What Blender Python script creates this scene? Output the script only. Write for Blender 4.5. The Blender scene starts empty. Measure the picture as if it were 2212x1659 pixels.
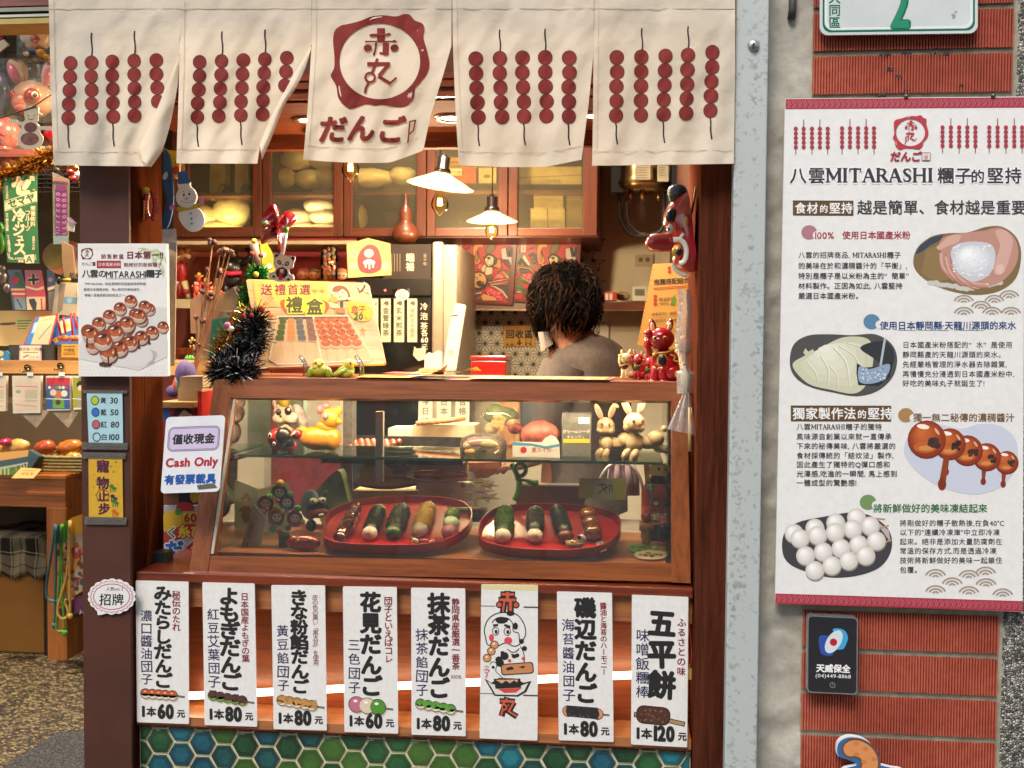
import bpy,math,random
from mathutils import Vector,Matrix,noise
V=Vector
rnd=random.Random(7)
sc=bpy.context.scene
COL=sc.collection
FPX=2300.0
CAM=V((0.0,-2.29,1.38))
YAW,PITCH,ROLL=[math.radians(a)for a in(6.064,-2.179,0.424)]
FWD=V((-math.sin(YAW)*math.cos(PITCH),math.cos(YAW)*math.cos(PITCH),math.sin(PITCH)))
_r=V((math.cos(YAW),math.sin(YAW),0));_u=_r.cross(FWD)
RT=_r*math.cos(ROLL)+_u*math.sin(ROLL)
UP=-_r*math.sin(ROLL)+_u*math.cos(ROLL)
cd=bpy.data.cameras.new('camera');cam=bpy.data.objects.new('camera',cd);COL.objects.link(cam)
cd.sensor_width=36;cd.lens=36*FPX/2212;cd.clip_end=300;cd.clip_start=.05
cam.matrix_world=Matrix(((RT.x,UP.x,-FWD.x,CAM.x),(RT.y,UP.y,-FWD.y,CAM.y),(RT.z,UP.z,-FWD.z,CAM.z),(0,0,0,1)))
cd.dof.use_dof=True;cd.dof.focus_distance=2.38;cd.dof.aperture_fstop=6.5
sc.camera=cam
SUN_EL,SUN_AZ=math.radians(52),math.radians(200)
w=bpy.data.worlds.new('World');sc.world=w;w.use_nodes=True
nt=w.node_tree;sky=nt.nodes.new('ShaderNodeTexSky');sky.sky_type='NISHITA';sky.sun_disc=False
sky.sun_elevation=SUN_EL;sky.sun_rotation=SUN_AZ;sky.dust_density=3.0;sky.air_density=1.2;sky.ozone_density=.7
nt.links.new(sky.outputs[0],nt.nodes['Background'].inputs[0]);nt.nodes['Background'].inputs[1].default_value=.138
sl=bpy.data.lights.new('sun','SUN');sl.energy=1.65;sl.angle=math.radians(25);sl.color=(1,.97,.93)
so=bpy.data.objects.new('sun',sl);COL.objects.link(so)
sd=V((math.sin(SUN_AZ)*math.cos(SUN_EL),math.cos(SUN_AZ)*math.cos(SUN_EL),math.sin(SUN_EL)))
so.rotation_euler=sd.to_track_quat('Z','Y').to_euler();so.location=sd*20
vs=sc.view_settings;vs.view_transform='Standard';vs.look='None';vs.gamma=1;vs.exposure=0.85
sc.cycles.use_denoising=True;sc.cycles.max_bounces=8;sc.cycles.transparent_max_bounces=16
sc.cycles.sample_clamp_indirect=4;sc.cycles.caustics_reflective=False;sc.cycles.caustics_refractive=False
def ray(px,py):return FWD+RT*((px-1106)/FPX)-UP*((py-829.5)/FPX)
def pl(px,py,p,n):
 d=ray(px,py);return CAM+d*((p-CAM).dot(n)/d.dot(n))
def at(px,py,Y):return pl(px,py,V((0,Y,0)),V((0,1,0)))
def atz(px,py,z):return pl(px,py,V((0,0,z)),V((0,0,1)))
def atx(px,py,x):return pl(px,py,V((x,0,0)),V((1,0,0)))
def mpp(Y):return(Y+2.29)/FPX*1.005
def lin(h):
 h=h.lstrip('#');c=[int(h[i:i+2],16)/255 for i in(0,2,4)]
 return tuple(x/12.92 if x<=.04045 else((x+.055)/1.055)**2.4 for x in c)+(1,)
MATS={}
class NM:
 def __init__(s,name):
  s.m=bpy.data.materials.new(name);s.m.use_nodes=True;s.t=s.m.node_tree;s.b=s.t.nodes['Principled BSDF']
 def n(s,typ,**kw):
  x=s.t.nodes.new(typ)
  for k,v in kw.items():
   if k[0]=='i':x.inputs[int(k[1:])].default_value=v
   else:setattr(x,k,v)
  return x
 def l(s,a,b):s.t.links.new(a,b)
 def noise(s,scale,detail=3,stretch=None,rough=.55):
  tc=s.n('ShaderNodeTexCoord');mp=s.n('ShaderNodeMapping');mp.inputs['Scale'].default_value=stretch or(1,1,1)
  s.l(tc.outputs['Object'],mp.inputs[0]);x=s.n('ShaderNodeTexNoise');x.inputs['Scale'].default_value=scale
  x.inputs['Detail'].default_value=detail;x.inputs['Roughness'].default_value=rough;s.l(mp.outputs[0],x.inputs['Vector']);return x
 def ramp(s,src,stops):
  r=s.n('ShaderNodeValToRGB');e=r.color_ramp.elements
  while len(e)<len(stops):e.new(.5)
  for i,(p,c)in enumerate(stops):e[i].position=p;e[i].color=lin(c)if isinstance(c,str)else c
  s.l(src,r.inputs[0]);return r
 def bump(s,src,st,dist=.002):
  b=s.n('ShaderNodeBump');b.inputs['Strength'].default_value=st;b.inputs['Distance'].default_value=dist
  s.l(src,b.inputs['Height']);s.l(b.outputs[0],s.b.inputs['Normal']);return b
def mat(h,r=.6,n=.08,ns=25,bump=0,metal=0,coat=0,sss=0):
 k=(h,r,n,ns,bump,metal,coat,sss)
 if k in MATS:return MATS[k]
 q=NM('paint_'+h.strip('#'));b=q.b;b.inputs['Roughness'].default_value=r;b.inputs['Metallic'].default_value=metal
 b.inputs['Coat Weight'].default_value=coat;b.inputs['Coat Roughness'].default_value=.1
 c=lin(h);b.inputs['Base Color'].default_value=c
 if n or bump:
  x=q.noise(ns,4)
  lo=tuple(max(0,v*(1-2*n))for v in c[:3])+(1,);hi=tuple(min(1,v*(1+1.2*n))for v in c[:3])+(1,)
  rr=q.ramp(x.outputs[0],[(.3,lo),(.7,hi)]);q.l(rr.outputs[0],b.inputs['Base Color'])
  if bump:q.bump(x.outputs[0],bump)
 if sss:b.inputs['Subsurface Weight'].default_value=sss;b.inputs['Subsurface Radius'].default_value=(.01,.006,.004)
 MATS[k]=q.m;return q.m
def ink(h,r=.55):return mat(h,r,0)
def wood(h1,h2,ax='x',s=1.0,r=.38,coat=.25,bump=.15):
 k=('w',h1,h2,ax,s,r,coat)
 if k in MATS:return MATS[k]
 q=NM('wood_'+h1.strip('#'));st={'x':(1.2,22,22),'y':(22,1.2,22),'z':(22,22,1.2)}[ax]
 a=q.noise(3.2*s,7,st,.65);a.inputs['Distortion'].default_value=.6
 fine=q.noise(26*s,4,tuple(v if v>2 else .7 for v in st),.6);big=q.noise(2.2*s,2)
 m1=q.n('ShaderNodeMath',operation='MULTIPLY_ADD',i1=.45);q.l(fine.outputs[0],m1.inputs[0]);q.l(a.outputs[0],m1.inputs[2])
 m2=q.n('ShaderNodeMath',operation='MULTIPLY_ADD',i1=.35);q.l(big.outputs[0],m2.inputs[0]);q.l(m1.outputs[0],m2.inputs[2])
 rr=q.ramp(m2.outputs[0],[(.62,h1),(1.0,h2)]);q.l(rr.outputs[0],q.b.inputs['Base Color'])
 q.b.inputs['Roughness'].default_value=r;q.b.inputs['Coat Weight'].default_value=coat;q.b.inputs['Coat Roughness'].default_value=.18
 q.bump(m1.outputs[0],bump,.0012);MATS[k]=q.m;return q.m
def emi(h,s):
 k=('e',h,s)
 if k in MATS:return MATS[k]
 q=NM('glow_'+h.strip('#'));q.b.inputs['Emission Color'].default_value=lin(h);q.b.inputs['Emission Strength'].default_value=s
 q.b.inputs['Base Color'].default_value=lin(h);MATS[k]=q.m;return q.m
def clear(tint='#f4fbf6',ior=1.45,milk=0.0,crinkle=0.0,rough=.02,gl=1.0):
 """thin clear sheet: see-through, with a mirror share by angle; milk = share of a whitish diffuse film"""
 k=('g',tint,ior,milk,crinkle,rough,gl)
 if k in MATS:return MATS[k]
 q=NM('clear_'+tint.strip('#'));t=q.t;out=t.nodes['Material Output']
 tr=q.n('ShaderNodeBsdfTransparent');tr.inputs[0].default_value=lin(tint)
 g=q.n('ShaderNodeBsdfGlossy');g.inputs['Roughness'].default_value=rough
 fr=q.n('ShaderNodeFresnel');fr.inputs[0].default_value=ior;mx=q.n('ShaderNodeMixShader')
 q.l(fr.outputs[0],mx.inputs[0]);q.l(tr.outputs[0],mx.inputs[1]);q.l(g.outputs[0],mx.inputs[2]);last=mx
 if crinkle:
  x=q.noise(crinkle,3);b=q.n('ShaderNodeBump',i0=.5,i1=.01);q.l(x.outputs[0],b.inputs['Height'])
  q.l(b.outputs[0],g.inputs['Normal']);q.l(b.outputs[0],fr.inputs['Normal'])
 if milk:
  d=q.n('ShaderNodeBsdfDiffuse');d.inputs[0].default_value=lin(tint);m2=q.n('ShaderNodeMixShader');m2.inputs[0].default_value=milk
  q.l(mx.outputs[0],m2.inputs[1]);q.l(d.outputs[0],m2.inputs[2]);last=m2
 q.l(last.outputs[0],out.inputs['Surface']);MATS[k]=q.m;return q.m
def speckle(name,c1,c2,c3,scale,bump,r=.8,stretch=(1,1,1)):
 q=NM(name);tc=q.n('ShaderNodeTexCoord');mp=q.n('ShaderNodeMapping');mp.inputs['Scale'].default_value=stretch
 q.l(tc.outputs['Object'],mp.inputs[0]);v=q.n('ShaderNodeTexVoronoi');v.inputs['Scale'].default_value=scale;q.l(mp.outputs[0],v.inputs['Vector'])
 v2=q.n('ShaderNodeTexVoronoi',feature='DISTANCE_TO_EDGE');v2.inputs['Scale'].default_value=scale;q.l(mp.outputs[0],v2.inputs['Vector'])
 sx=q.n('ShaderNodeSeparateColor');q.l(v.outputs['Color'],sx.inputs[0])
 rr=q.ramp(sx.outputs[0],[(.1,c1),(.55,c2),(.95,c3)]);ed=q.ramp(v2.outputs['Distance'],[(.03,(.16,.13,.1,1)),(.14,(1,1,1,1))])
 mm=q.n('ShaderNodeMix',data_type='RGBA',blend_type='MULTIPLY');mm.inputs[0].default_value=1
 q.l(rr.outputs[0],mm.inputs[6]);q.l(ed.outputs[0],mm.inputs[7]);q.l(mm.outputs[2],q.b.inputs['Base Color'])
 q.b.inputs['Roughness'].default_value=r;q.bump(v2.outputs['Distance'],bump,.006);return q.m
WO={}
class MB:
 def __init__(s):s.v=[];s.f=[];s.m=[];s.sm=[];s.mats=[]
 def mi(s,m):
  if m not in s.mats:s.mats.append(m)
  return s.mats.index(m)
 def add(s,vs,fs,m,smooth=False):
  o=len(s.v);s.v+=[V(p)for p in vs];i=s.mi(m)
  for f in fs:s.f.append([a+o for a in f]);s.m.append(i);s.sm.append(smooth)
  return s
 def poly(s,pts,m):return s.add(pts,[list(range(len(pts)))],m)
 def prism(s,pts,vec,m,mside=None):
  n=len(pts);vec=V(vec);s.add(list(pts)+[V(p)+vec for p in pts],[list(range(n)),list(range(2*n-1,n-1,-1))],m)
  s.add(list(pts)+[V(p)+vec for p in pts],[[i,i+n,(i+1)%n+n,(i+1)%n]for i in range(n)],mside or m);return s
 def box(s,x0,x1,y0,y1,z0,z1,m):
  p=[(x,y,z)for z in(z0,z1)for(x,y)in((x0,y0),(x1,y0),(x1,y1),(x0,y1))]
  return s.add(p,[[3,2,1,0],[4,5,6,7],[0,1,5,4],[1,2,6,5],[2,3,7,6],[3,0,4,7]],m)
 def ell(s,c,r,m,M=None,n=18,k=11,fn=None):
  c=V(c);r=V(r)if not isinstance(r,(int,float))else V((r,r,r));vs=[]
  for i in range(k+1):
   t=math.pi*i/k
   for j in range(n):
    a=2*math.pi*j/n;d=V((math.sin(t)*math.cos(a),math.sin(t)*math.sin(a),math.cos(t)))
    q=fn(d)if fn else 1;p=V((d.x*r.x,d.y*r.y,d.z*r.z))*q
    vs.append(c+(M@p if M else p))
  fs=[[i*n+j,(i+1)*n+j,(i+1)*n+(j+1)%n,i*n+(j+1)%n]for i in range(k)for j in range(n)]
  return s.add(vs,fs,m,True)
 def tube(s,pts,r,m,n=8,flat=1.0,caps=True):
  pts=[V(p)for p in pts];N=len(pts);rs=r if isinstance(r,(list,tuple))else[r]*N;vs=[];u=None
  if len(rs)!=N:rs=[rs[min(len(rs)-1,round(i*(len(rs)-1)/(N-1)))]for i in range(N)]
  for i,p in enumerate(pts):
   t=(pts[min(i+1,N-1)]-pts[max(i-1,0)]);
   t=t.normalized()if t.length>1e-9 else V((0,0,1))
   if u is None:u=t.cross(V((0,1,0))if abs(t.y)<.9 else V((1,0,0))).normalized()
   u=(u-t*u.dot(t)).normalized();b=t.cross(u)
   for j in range(n):
    a=2*math.pi*j/n;vs.append(p+(u*math.cos(a)+b*math.sin(a)*flat)*rs[i])
  fs=[[i*n+j,i*n+(j+1)%n,(i+1)*n+(j+1)%n,(i+1)*n+j]for i in range(N-1)for j in range(n)]
  if caps:fs+=[list(range(n-1,-1,-1)),[(N-1)*n+j for j in range(n)]]
  return s.add(vs,fs,m,n>5)
 def lathe(s,c,prof,m,n=28,M=None):
  c=V(c);vs=[]
  for(r,z)in prof:
   for j in range(n):
    a=2*math.pi*j/n;p=V((r*math.cos(a),r*math.sin(a),z));vs.append(c+(M@p if M else p))
  fs=[[i*n+j,i*n+(j+1)%n,(i+1)*n+(j+1)%n,(i+1)*n+j]for i in range(len(prof)-1)for j in range(n)]
  return s.add(vs,fs,m,True)
 def grid(s,fn,nu,nv,m,smooth=True):
  vs=[fn(i/nu,j/nv)for j in range(nv+1)for i in range(nu+1)];w=nu+1
  return s.add(vs,[[j*w+i,j*w+i+1,(j+1)*w+i+1,(j+1)*w+i]for j in range(nv)for i in range(nu)],m,smooth)
 def build(s,name,parent=None,label=None,cat=None,group=None,kind=None,bevel=0,sub=0,org=None):
  me=bpy.data.meshes.new(name);xs=[p.x for p in s.v];ys=[p.y for p in s.v];zs=[p.z for p in s.v]
  if parent is not None:org=WO[parent]
  elif org is None:org=V(((min(xs)+max(xs))/2,(min(ys)+max(ys))/2,min(zs)))
  me.from_pydata([p-org for p in s.v],[],s.f)
  for m in s.mats:me.materials.append(m)
  me.polygons.foreach_set('material_index',s.m);me.polygons.foreach_set('use_smooth',s.sm);me.update()
  o=bpy.data.objects.new(name,me);COL.objects.link(o);WO[o]=V(org)
  if parent is not None:o.parent=parent
  else:o.location=org
  if bevel:b=o.modifiers.new('bevel','BEVEL');b.width=bevel;b.segments=2;b.limit_method='ANGLE';b.angle_limit=.9
  if sub:b=o.modifiers.new('sub','SUBSURF');b.levels=b.render_levels=sub
  return tag(o,label,cat,group,kind)
def tag(o,label=None,cat=None,group=None,kind=None):
 for k,v in(('label',label),('category',cat),('group',group),('kind',kind)):
  if v:o[k]=v
 return o
def empty(name,loc,label,cat,group=None):
 o=bpy.data.objects.new(name,None);o.empty_display_size=.05;COL.objects.link(o);o.location=loc;WO[o]=V(loc);return tag(o,label,cat,group)
def dup(o,off,label=None,parent=None):
 c=o.copy();COL.objects.link(c)
 if parent is None:c.location=o.location+V(off)
 else:c.parent=parent
 WO[c]=WO[o]+V(off)
 if label:c['label']=label
 for ch in list(o.children):dup(ch,off,None,c)
 return c
def smooth(pts,n=6,closed=False):
 P=[V((p[0],p[1],0))if len(p)==2 else V(p)for p in pts];N=len(P);out=[]
 for i in range(N if closed else N-1):
  g=(lambda k:P[k%N])if closed else(lambda k:P[max(0,min(N-1,k))])
  a,b,c,d=g(i-1),g(i),g(i+1),g(i+2)
  for j in range(n):
   t=j/n;out.append(.5*((2*b)+(c-a)*t+(2*a-5*b+4*c-d)*t*t+(3*b-a-3*c+d)*t**3))
 if not closed:out.append(P[-1])
 return[tuple(p)[:len(pts[0])]for p in out]
def rot2(pts,a,c):
 s,k=math.sin(a),math.cos(a);return[(c[0]+(x-c[0])*k-(y-c[1])*s,c[1]+(x-c[0])*s+(y-c[1])*k)for x,y in pts]
def rrect(x0,y0,x1,y1,r,n=5):
 o=[]
 for cx,cy,a0 in((x1-r,y0+r,-90),(x1-r,y1-r,0),(x0+r,y1-r,90),(x0+r,y0+r,180)):
  for i in range(n+1):
   a=math.radians(a0+90*i/n);o.append((cx+r*math.cos(a),cy+r*math.sin(a)))
 return o
def oval(x,y,rx,ry,n=28,rot=0):return[(x+rx*math.cos(a)*math.cos(rot)-ry*math.sin(a)*math.sin(rot),y+rx*math.cos(a)*math.sin(rot)+ry*math.sin(a)*math.cos(rot))for a in[2*math.pi*i/n for i in range(n)]]
GL={}
def glyph(k):
 ch=k
 if k not in GL:
  c=bpy.data.curves.new('t','FONT');c.body=ch;c.size=1;c.resolution_u=3
  o=bpy.data.objects.new('t',c);COL.objects.link(o)
  ev=o.evaluated_get(bpy.context.evaluated_depsgraph_get());me=ev.to_mesh()
  vs=[(v.co.x,v.co.y)for v in me.vertices];fs=[list(p.vertices)for p in me.polygons];ev.to_mesh_clear()
  bpy.data.objects.remove(o);bpy.data.curves.remove(c);xs=[v[0]for v in vs]or[0,.3]
  GL[k]=(vs,fs,min(xs),max(xs))
 return GL[k]
class Sheet:
 """things printed or painted on one real surface: a plane (p, n), or fn(px,py,lift) for a curved one. Drawn in photo pixels."""
 def __init__(s,Y=0,p=None,n=None,fn=None):
  s.n=(n or V((0,-1,0))).normalized();s.p=p or V((0,Y,0));s.fn=fn;s.parts={};s.l=.0003;s.T=None;s.step=.000004 if not fn else .0001
 def P(s,x,y,lift=0):
  if s.T:x,y=s.T(x,y)
  if s.fn:return s.fn(x,y,lift)
  return pl(x,y,s.p+s.n*lift,s.n)
 def mb(s,part):return s.parts.setdefault(part,MB())
 def up(s):s.l+=s.step;return s.l
 def quadT(s,w,h,tl,tr,br,bl):
  def f(x,y):
   u,v=x/w,y/h;return tuple((tl[i]*(1-u)+tr[i]*u)*(1-v)+(bl[i]*(1-u)+br[i]*u)*v for i in(0,1))
  s.T=f;return s
 def poly(s,part,pts,m,l=None):l=l or s.up();s.mb(part).poly([s.P(x,y,l)for x,y in pts][::-1],m)
 def disc(s,part,x,y,r,m,ry=None,rot=0,n=20):
  if not s.fn:return s.poly(part,oval(x,y,r,ry or r,n,rot),m)
  l=s.up();ry=ry or r;R=[oval(x,y,r*k,ry*k,n,rot)for k in(.5,1)]
  s.mb(part).add([s.P(x,y,l)]+[s.P(a,b,l)for q in R for a,b in q],[[0,1+(i+1)%n,1+i]for i in range(n)]+[[1+i,1+(i+1)%n,1+n+(i+1)%n,1+n+i]for i in range(n)],m)
 def ball(s,part,x,y,r,c0,c1,hi=None,k=6,ry=None):
  a,b=lin(c0),lin(c1)
  for i in range(k):
   f=i/(k-1);hx=''.join('%02x'%int(255*max(0,min(1,(1.055*v**(1/2.4)-.055)if v>.0031 else 12.92*v)))for v in[a[j]+(b[j]-a[j])*f for j in range(3)])
   s.disc(part,x-r*.28*f,y-r*.34*f,r*(1-.78*f),ink('#'+hx),(ry or r)*(1-.78*f))
  if hi:s.disc(part,x-r*.3,y-r*.42,r*.2,ink(hi),r*.12,-.4)
 def rect(s,part,x0,y0,x1,y1,m,r=0):s.poly(part,rrect(x0,y0,x1,y1,r)if r else[(x0,y0),(x1,y0),(x1,y1),(x0,y1)],m)
 def ring(s,part,pin,pout,m):
  l=s.up();n=len(pin);s.mb(part).add([s.P(x,y,l)for x,y in pin]+[s.P(x,y,l)for x,y in pout],[[i,(i+1)%n,n+(i+1)%n,n+i]for i in range(n)],m)
 def line(s,part,pts,w,m,closed=False,w2=None):
  l=s.up();P=[V((p[0],p[1]))for p in pts];N=len(P);L=[];R_=[]
  for i in range(N):
   a=P[i-1]if(i>0 or closed)else P[i];b=P[(i+1)%N]if(i<N-1 or closed)else P[i]
   t=(b-a);t=t.normalized()if t.length>1e-9 else V((1,0));nn=V((-t.y,t.x));ww=(w if w2 is None else w+(w2-w)*i/(N-1))/2
   if 0<i<N-1 or closed:
    d1=(P[i]-a).normalized()if(P[i]-a).length>1e-9 else t;c=max(.45,abs(V((-d1.y,d1.x)).dot(nn)));ww/=c
   L.append(P[i]+nn*ww);R_.append(P[i]-nn*ww)
  q=[s.P(p.x,p.y,l)for p in L+R_];K=N if closed else N-1
  s.mb(part).add(q,[[i,(i+1)%N,N+(i+1)%N,N+i]for i in range(K)],m)
 def text(s,part,string,x,y,size,m,vert=False,bold=0,step=None,rot=0,shear=0,jit=0,sx=1,align='l',l=None):
  bold=bold+.007 if size>13 else min(bold,.006);l=l or s.up();mb=s.mb(part);c_,s_=math.cos(rot),math.sin(rot);adv=0;items=[]
  for ch in string:
   cjk=ord(ch)>0x2000
   if ch==' ':adv+=(.35 if not vert else .5)*size*sx;continue
   vs_,fs_,x0,x1=glyph(ch)
   if vert:items.append((ch,0,adv,.5 if cjk else(x0+x1)/2));adv+=step or size
   else:
    wch=size*sx*(1 if cjk else(x1-x0)+.09+bold*.7)
    if step and cjk:wch=step
    items.append((ch,adv+wch/2,0,.5 if cjk else(x0+x1)/2));adv+=wch
  off={'l':0,'c':-adv/2,'r':-adv}[align]if not vert else 0
  for ch,dx,dy,cx in items:
   vs_,fs_,x0,x1=glyph(ch);a=rnd.uniform(-jit,jit);k=1+rnd.uniform(-jit,jit);ca,sa=math.cos(a),math.sin(a);Q=[]
   swap=vert and ch in 'ー「」'
   for gx,gy in vs_:
    gx=(gx-cx)*sx;gy=gy-.38
    if swap:gx,gy=(gy,-gx)if ch!='ー' else(-gy,-gx)
    gx,gy=(gx*ca-gy*sa)*k*size,(gx*sa+gy*ca)*k*size;gx+=gy*shear
    Q.append((dx+off+gx,dy-gy))
   K=1 if bold<.003 else 4 if bold<.03 else 8 if bold<.06 else 14
   for k in range(K):
    t_=2*math.pi*k/K+.6;bx,by=(bold*size*math.cos(t_),bold*size*math.sin(t_))if K>1 else(0,0)
    mb.add([s.P(x+(X+bx)*c_-(Yy+by)*s_,y+(X+bx)*s_+(Yy+by)*c_,l+k*.000001)for X,Yy in Q],fs_,m)
  s.l+=.000018;return adv
 def board(s,pts,th,m,mside=None):
  s.body=MB();f=[s.P(x,y,0)for x,y in pts];s.body.prism(f[::-1],-s.n*th,m,mside);return s
 def done(s,name,label=None,cat=None,group=None,parent=None,bevel=0,kind=None):
  o=s.body.build(name,parent,label,cat,group,kind,bevel)
  for k,b in s.parts.items():b.build(k,o)
  return o
def toy(name,label,cat,Y,items,group=None,main=None):
 """small rounded thing: ellipsoids and tubes at photo pixels, depth Y; items grouped in parts"""
 P={};first=None;k=mpp(Y)
 for it in items:
  part=it[1];first=first or part;mb=P.setdefault(part,MB())
  if it[0]=='o':
   _,_,px,py,rx,ry,m=it[:7];rot=it[7]if len(it)>7 else 0;dz=it[8]if len(it)>8 else 0;dp=it[9]if len(it)>9 else min(rx,ry)*.9
   M=Matrix.Rotation(math.radians(rot),3,'Y');mb.ell(at(px,py,Y-dz*k),(rx*k,dp*k,ry*k),m,M,16,10)
  elif it[0]=='~':
   _,_,pts,r,m=it[:5];dz=it[5]if len(it)>5 else 0
   R=[q*k for q in r]if isinstance(r,(list,tuple))else r*k
   mb.tube([at(p[0],p[1],Y-(p[2]if len(p)>2 else dz)*k)for p in pts],R,m,8)
  elif it[0]=='#':
   _,_,pts,th,m=it[:5];dz=it[5]if len(it)>5 else 0
   mb.prism([at(x,y,Y-dz*k)for x,y in pts][::-1],(0,th*k,0),m)
  elif it[0]=='L':
   _,_,px,py,prof,m=it[:6];mb.lathe(at(px,py,Y),[(a*k,b*k)for a,b in prof],m,20)
 o=P[first].build(name,None,label,cat,group)
 for part,b in P.items():
  if part!=first:b.build(part,o)
 return o
def tinsel(mb,path,rad,n,mats,ln=.02,wd=.0012):
 for i in range(n):
  t=rnd.random()*(len(path)-1);k=min(int(t),len(path)-2);c=V(path[k]).lerp(V(path[k+1]),t-k)
  d=V((rnd.gauss(0,1),rnd.gauss(0,1),rnd.gauss(0,1))).normalized();q=rnd.uniform(.3,1)*rad
  a=c+d*q*.35;b=c+d*q+V((rnd.gauss(0,1),rnd.gauss(0,1),rnd.gauss(0,1)))*ln*.35;s_=d.cross(V((rnd.gauss(0,1),rnd.gauss(0,1),rnd.gauss(0,1)))).normalized()*wd
  mb.add([a-s_,a+s_,b+s_,b-s_],[[0,1,2,3]],rnd.choice(mats))
def lamp(name,typ,loc,e,col,size=.03,parent=None,spot=None,aim=None):
 d=bpy.data.lights.new(name,typ);d.energy=e;d.color=col
 if typ=='SPOT':d.spot_size=spot;d.spot_blend=.6
 d.shadow_soft_size=size
 o=bpy.data.objects.new(name,d);COL.objects.link(o)
 if parent is not None:o.parent=parent;o.location=V(loc)-WO[parent]
 else:o.location=loc
 return o
WARM=(1,.72,.40)
# ================================================================ structure
W_DARK=wood('#3a1f17','#5e352a','z',1,.5,.1)
W_PIL=wood('#1e0d08','#48210f','z',1.3,.4,.2)
W_PILR=wood('#2e150e','#552c1e','z',1.2,.38,.25)
W_CASE=wood('#4e230e','#86481f','x',1,.34,.35)
W_CASEV=wood('#4e230e','#86481f','z',1,.34,.35)
W_CAB=wood('#36160a','#5e2b14','x',1,.4,.25)
W_CABV=wood('#301409','#562711','z',1,.4,.25)
W_RED=wood('#47190c','#7a341a','x',.9,.3,.45)
W_PANEL=wood('#4a1a09','#8a4422','x',.8,.45,.15)
W_RAIL=wood('#7a4526','#a56a40','x',1,.42,.2)
W_LIGHT=wood('#b58a58','#d8b483','x',1.2,.45,.15)
W_TABLE=wood('#7d4117','#b06a2c','x',.9,.35,.3)
for w_ in(W_PIL,W_PILR):w_.node_tree.nodes['Principled BSDF'].inputs['Specular IOR Level'].default_value=0;w_.node_tree.nodes['Principled BSDF'].inputs['Coat Weight'].default_value=.0
W_SOF=wood('#3a180c','#6a3218','x',1.1,.7,0);W_SOF.node_tree.nodes['Principled BSDF'].inputs['Specular IOR Level'].default_value=.1
CREAM=mat('#cfc4ae',.75,.05,6);DARKMETAL=mat('#17161a',.4,.05,30);BLACK=ink('#0c0b0c',.5)
PAPER=mat('#d9d6cf',.7,.02,60)
g=MB().box(-30,30,-30,30,-.3,-.004,mat('#77746d',.9,.15,3,.4));g.build('ground',kind='structure')
g=MB().box(-30,30,-4.2,-.25,-.004,.0,speckle('pavement_stone','#6a675f','#8a877d','#a19c90',60,.1));g.build('pavement',kind='structure')
PEB=speckle('washed_pebble','#1c140d','#3d301e','#94825a',105,.8,.5,(.7,1.3,1))
g=MB().box(-6,2,-.25,6,-.1,.002,PEB);g.build('shop_floor',kind='structure')
XL=at(176,1000,0).x;XP=at(281,1000,0).x
_d=ray(354,1000);YP=CAM.y+_d.y*(XP/_d.x)
XR0=at(1505,1000,0).x;XR1=at(1580,1000,0).x
BY=2.15
shop=empty('shop_building',(0,1,0),'timber lined shop interior with cream back wall behind the counter','shop')
MB().box(-1.5,XR1+.02,BY,BY+.1,0,3.0,CREAM).box(-4.2,-1.5,3.7,3.8,0,3.0,mat('#5a4a30',.8)).box(-1.5,-1.45,BY+.1,3.7,0,3.0,mat('#5a4a30',.8)).build('back_wall',shop)
MB().box(XR1-.05,XR1+.05,.3,BY,0,3.0,W_DARK).build('right_wall',shop)
MB().box(-4.3,-4.2,.3,3.8,0,3.0,mat('#8b6a45',.7)).build('left_wall',shop)
MB().box(-4.3,XR1+.05,-.02,3.8,3.0,3.1,mat('#b8a585',.8)).build('ceiling',shop)
zs=at(850,213,.22).z
m=MB().box(-1.25,XR0,.22,.25,zs+.012,3.0,W_CAB)
for dz,dy in((.0,.012),(.022,.02),(.044,.01)):m.box(-1.25,XR0,.22-dy,.22,zs+dz,zs+dz+.014,W_RED)
m.build('header_beam',shop)
Y2=atz(850,287,zs).y
MB().box(-1.25,XR0,.25,Y2,zs,zs+.02,W_SOF).build('soffit',shop)
MB().box(-1.25,XR0,Y2,Y2+.03,at(850,320,Y2).z,zs+.3,W_SOF).build('inner_header',shop)
tl=Sheet(Y=BY-.012);q=[(965,512),(1315,512),(1315,830),(965,830)];tl.board(q,.01,mat('#cfc9bb',.35,.04))
pt=mat('#26231f',.5,0);a_=26.0;hgt=a_*math.sqrt(3)/2;seen=[]
lo=tl.up()
def seg(p,q_,wd):
 d=V((q_[0]-p[0],q_[1]-p[1]));nn=V((-d.y,d.x)).normalized()*wd/2
 tl.mb('pattern').add([tl.P(p[0]+nn.x,p[1]+nn.y,lo),tl.P(q_[0]+nn.x,q_[1]+nn.y,lo),tl.P(q_[0]-nn.x,q_[1]-nn.y,lo),tl.P(p[0]-nn.x,p[1]-nn.y,lo)],[[0,1,2,3]],pt)
for r in range(15):
 for c in range(14):
  x=970+c*a_+(a_/2 if r%2 else 0);y=517+r*hgt
  if x>1312 or y>826 or(1290<x):continue
  tl.disc('pattern',x,y,3.2,pt,n=8)
  for k in range(3):
   t=math.pi/3*k;e=(x+a_*math.cos(t),y+a_*math.sin(t));seg((x,y),e,1.5)
  for k in range(2):
   t=math.pi/6+math.pi/3*k;cx,cy=x+a_/math.sqrt(3)*math.cos(t),y+a_/math.sqrt(3)*math.sin(t)
   for j in range(3):
    t2=t+math.pi+2*math.pi/3*j;seg((cx,cy),(cx+a_/math.sqrt(3)*math.cos(t2),cy+a_/math.sqrt(3)*math.sin(t2)),1.3)
tl.done('wall_tile_panel','white wall tiles with black hemp leaf star pattern behind the worker','tiles')
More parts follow.
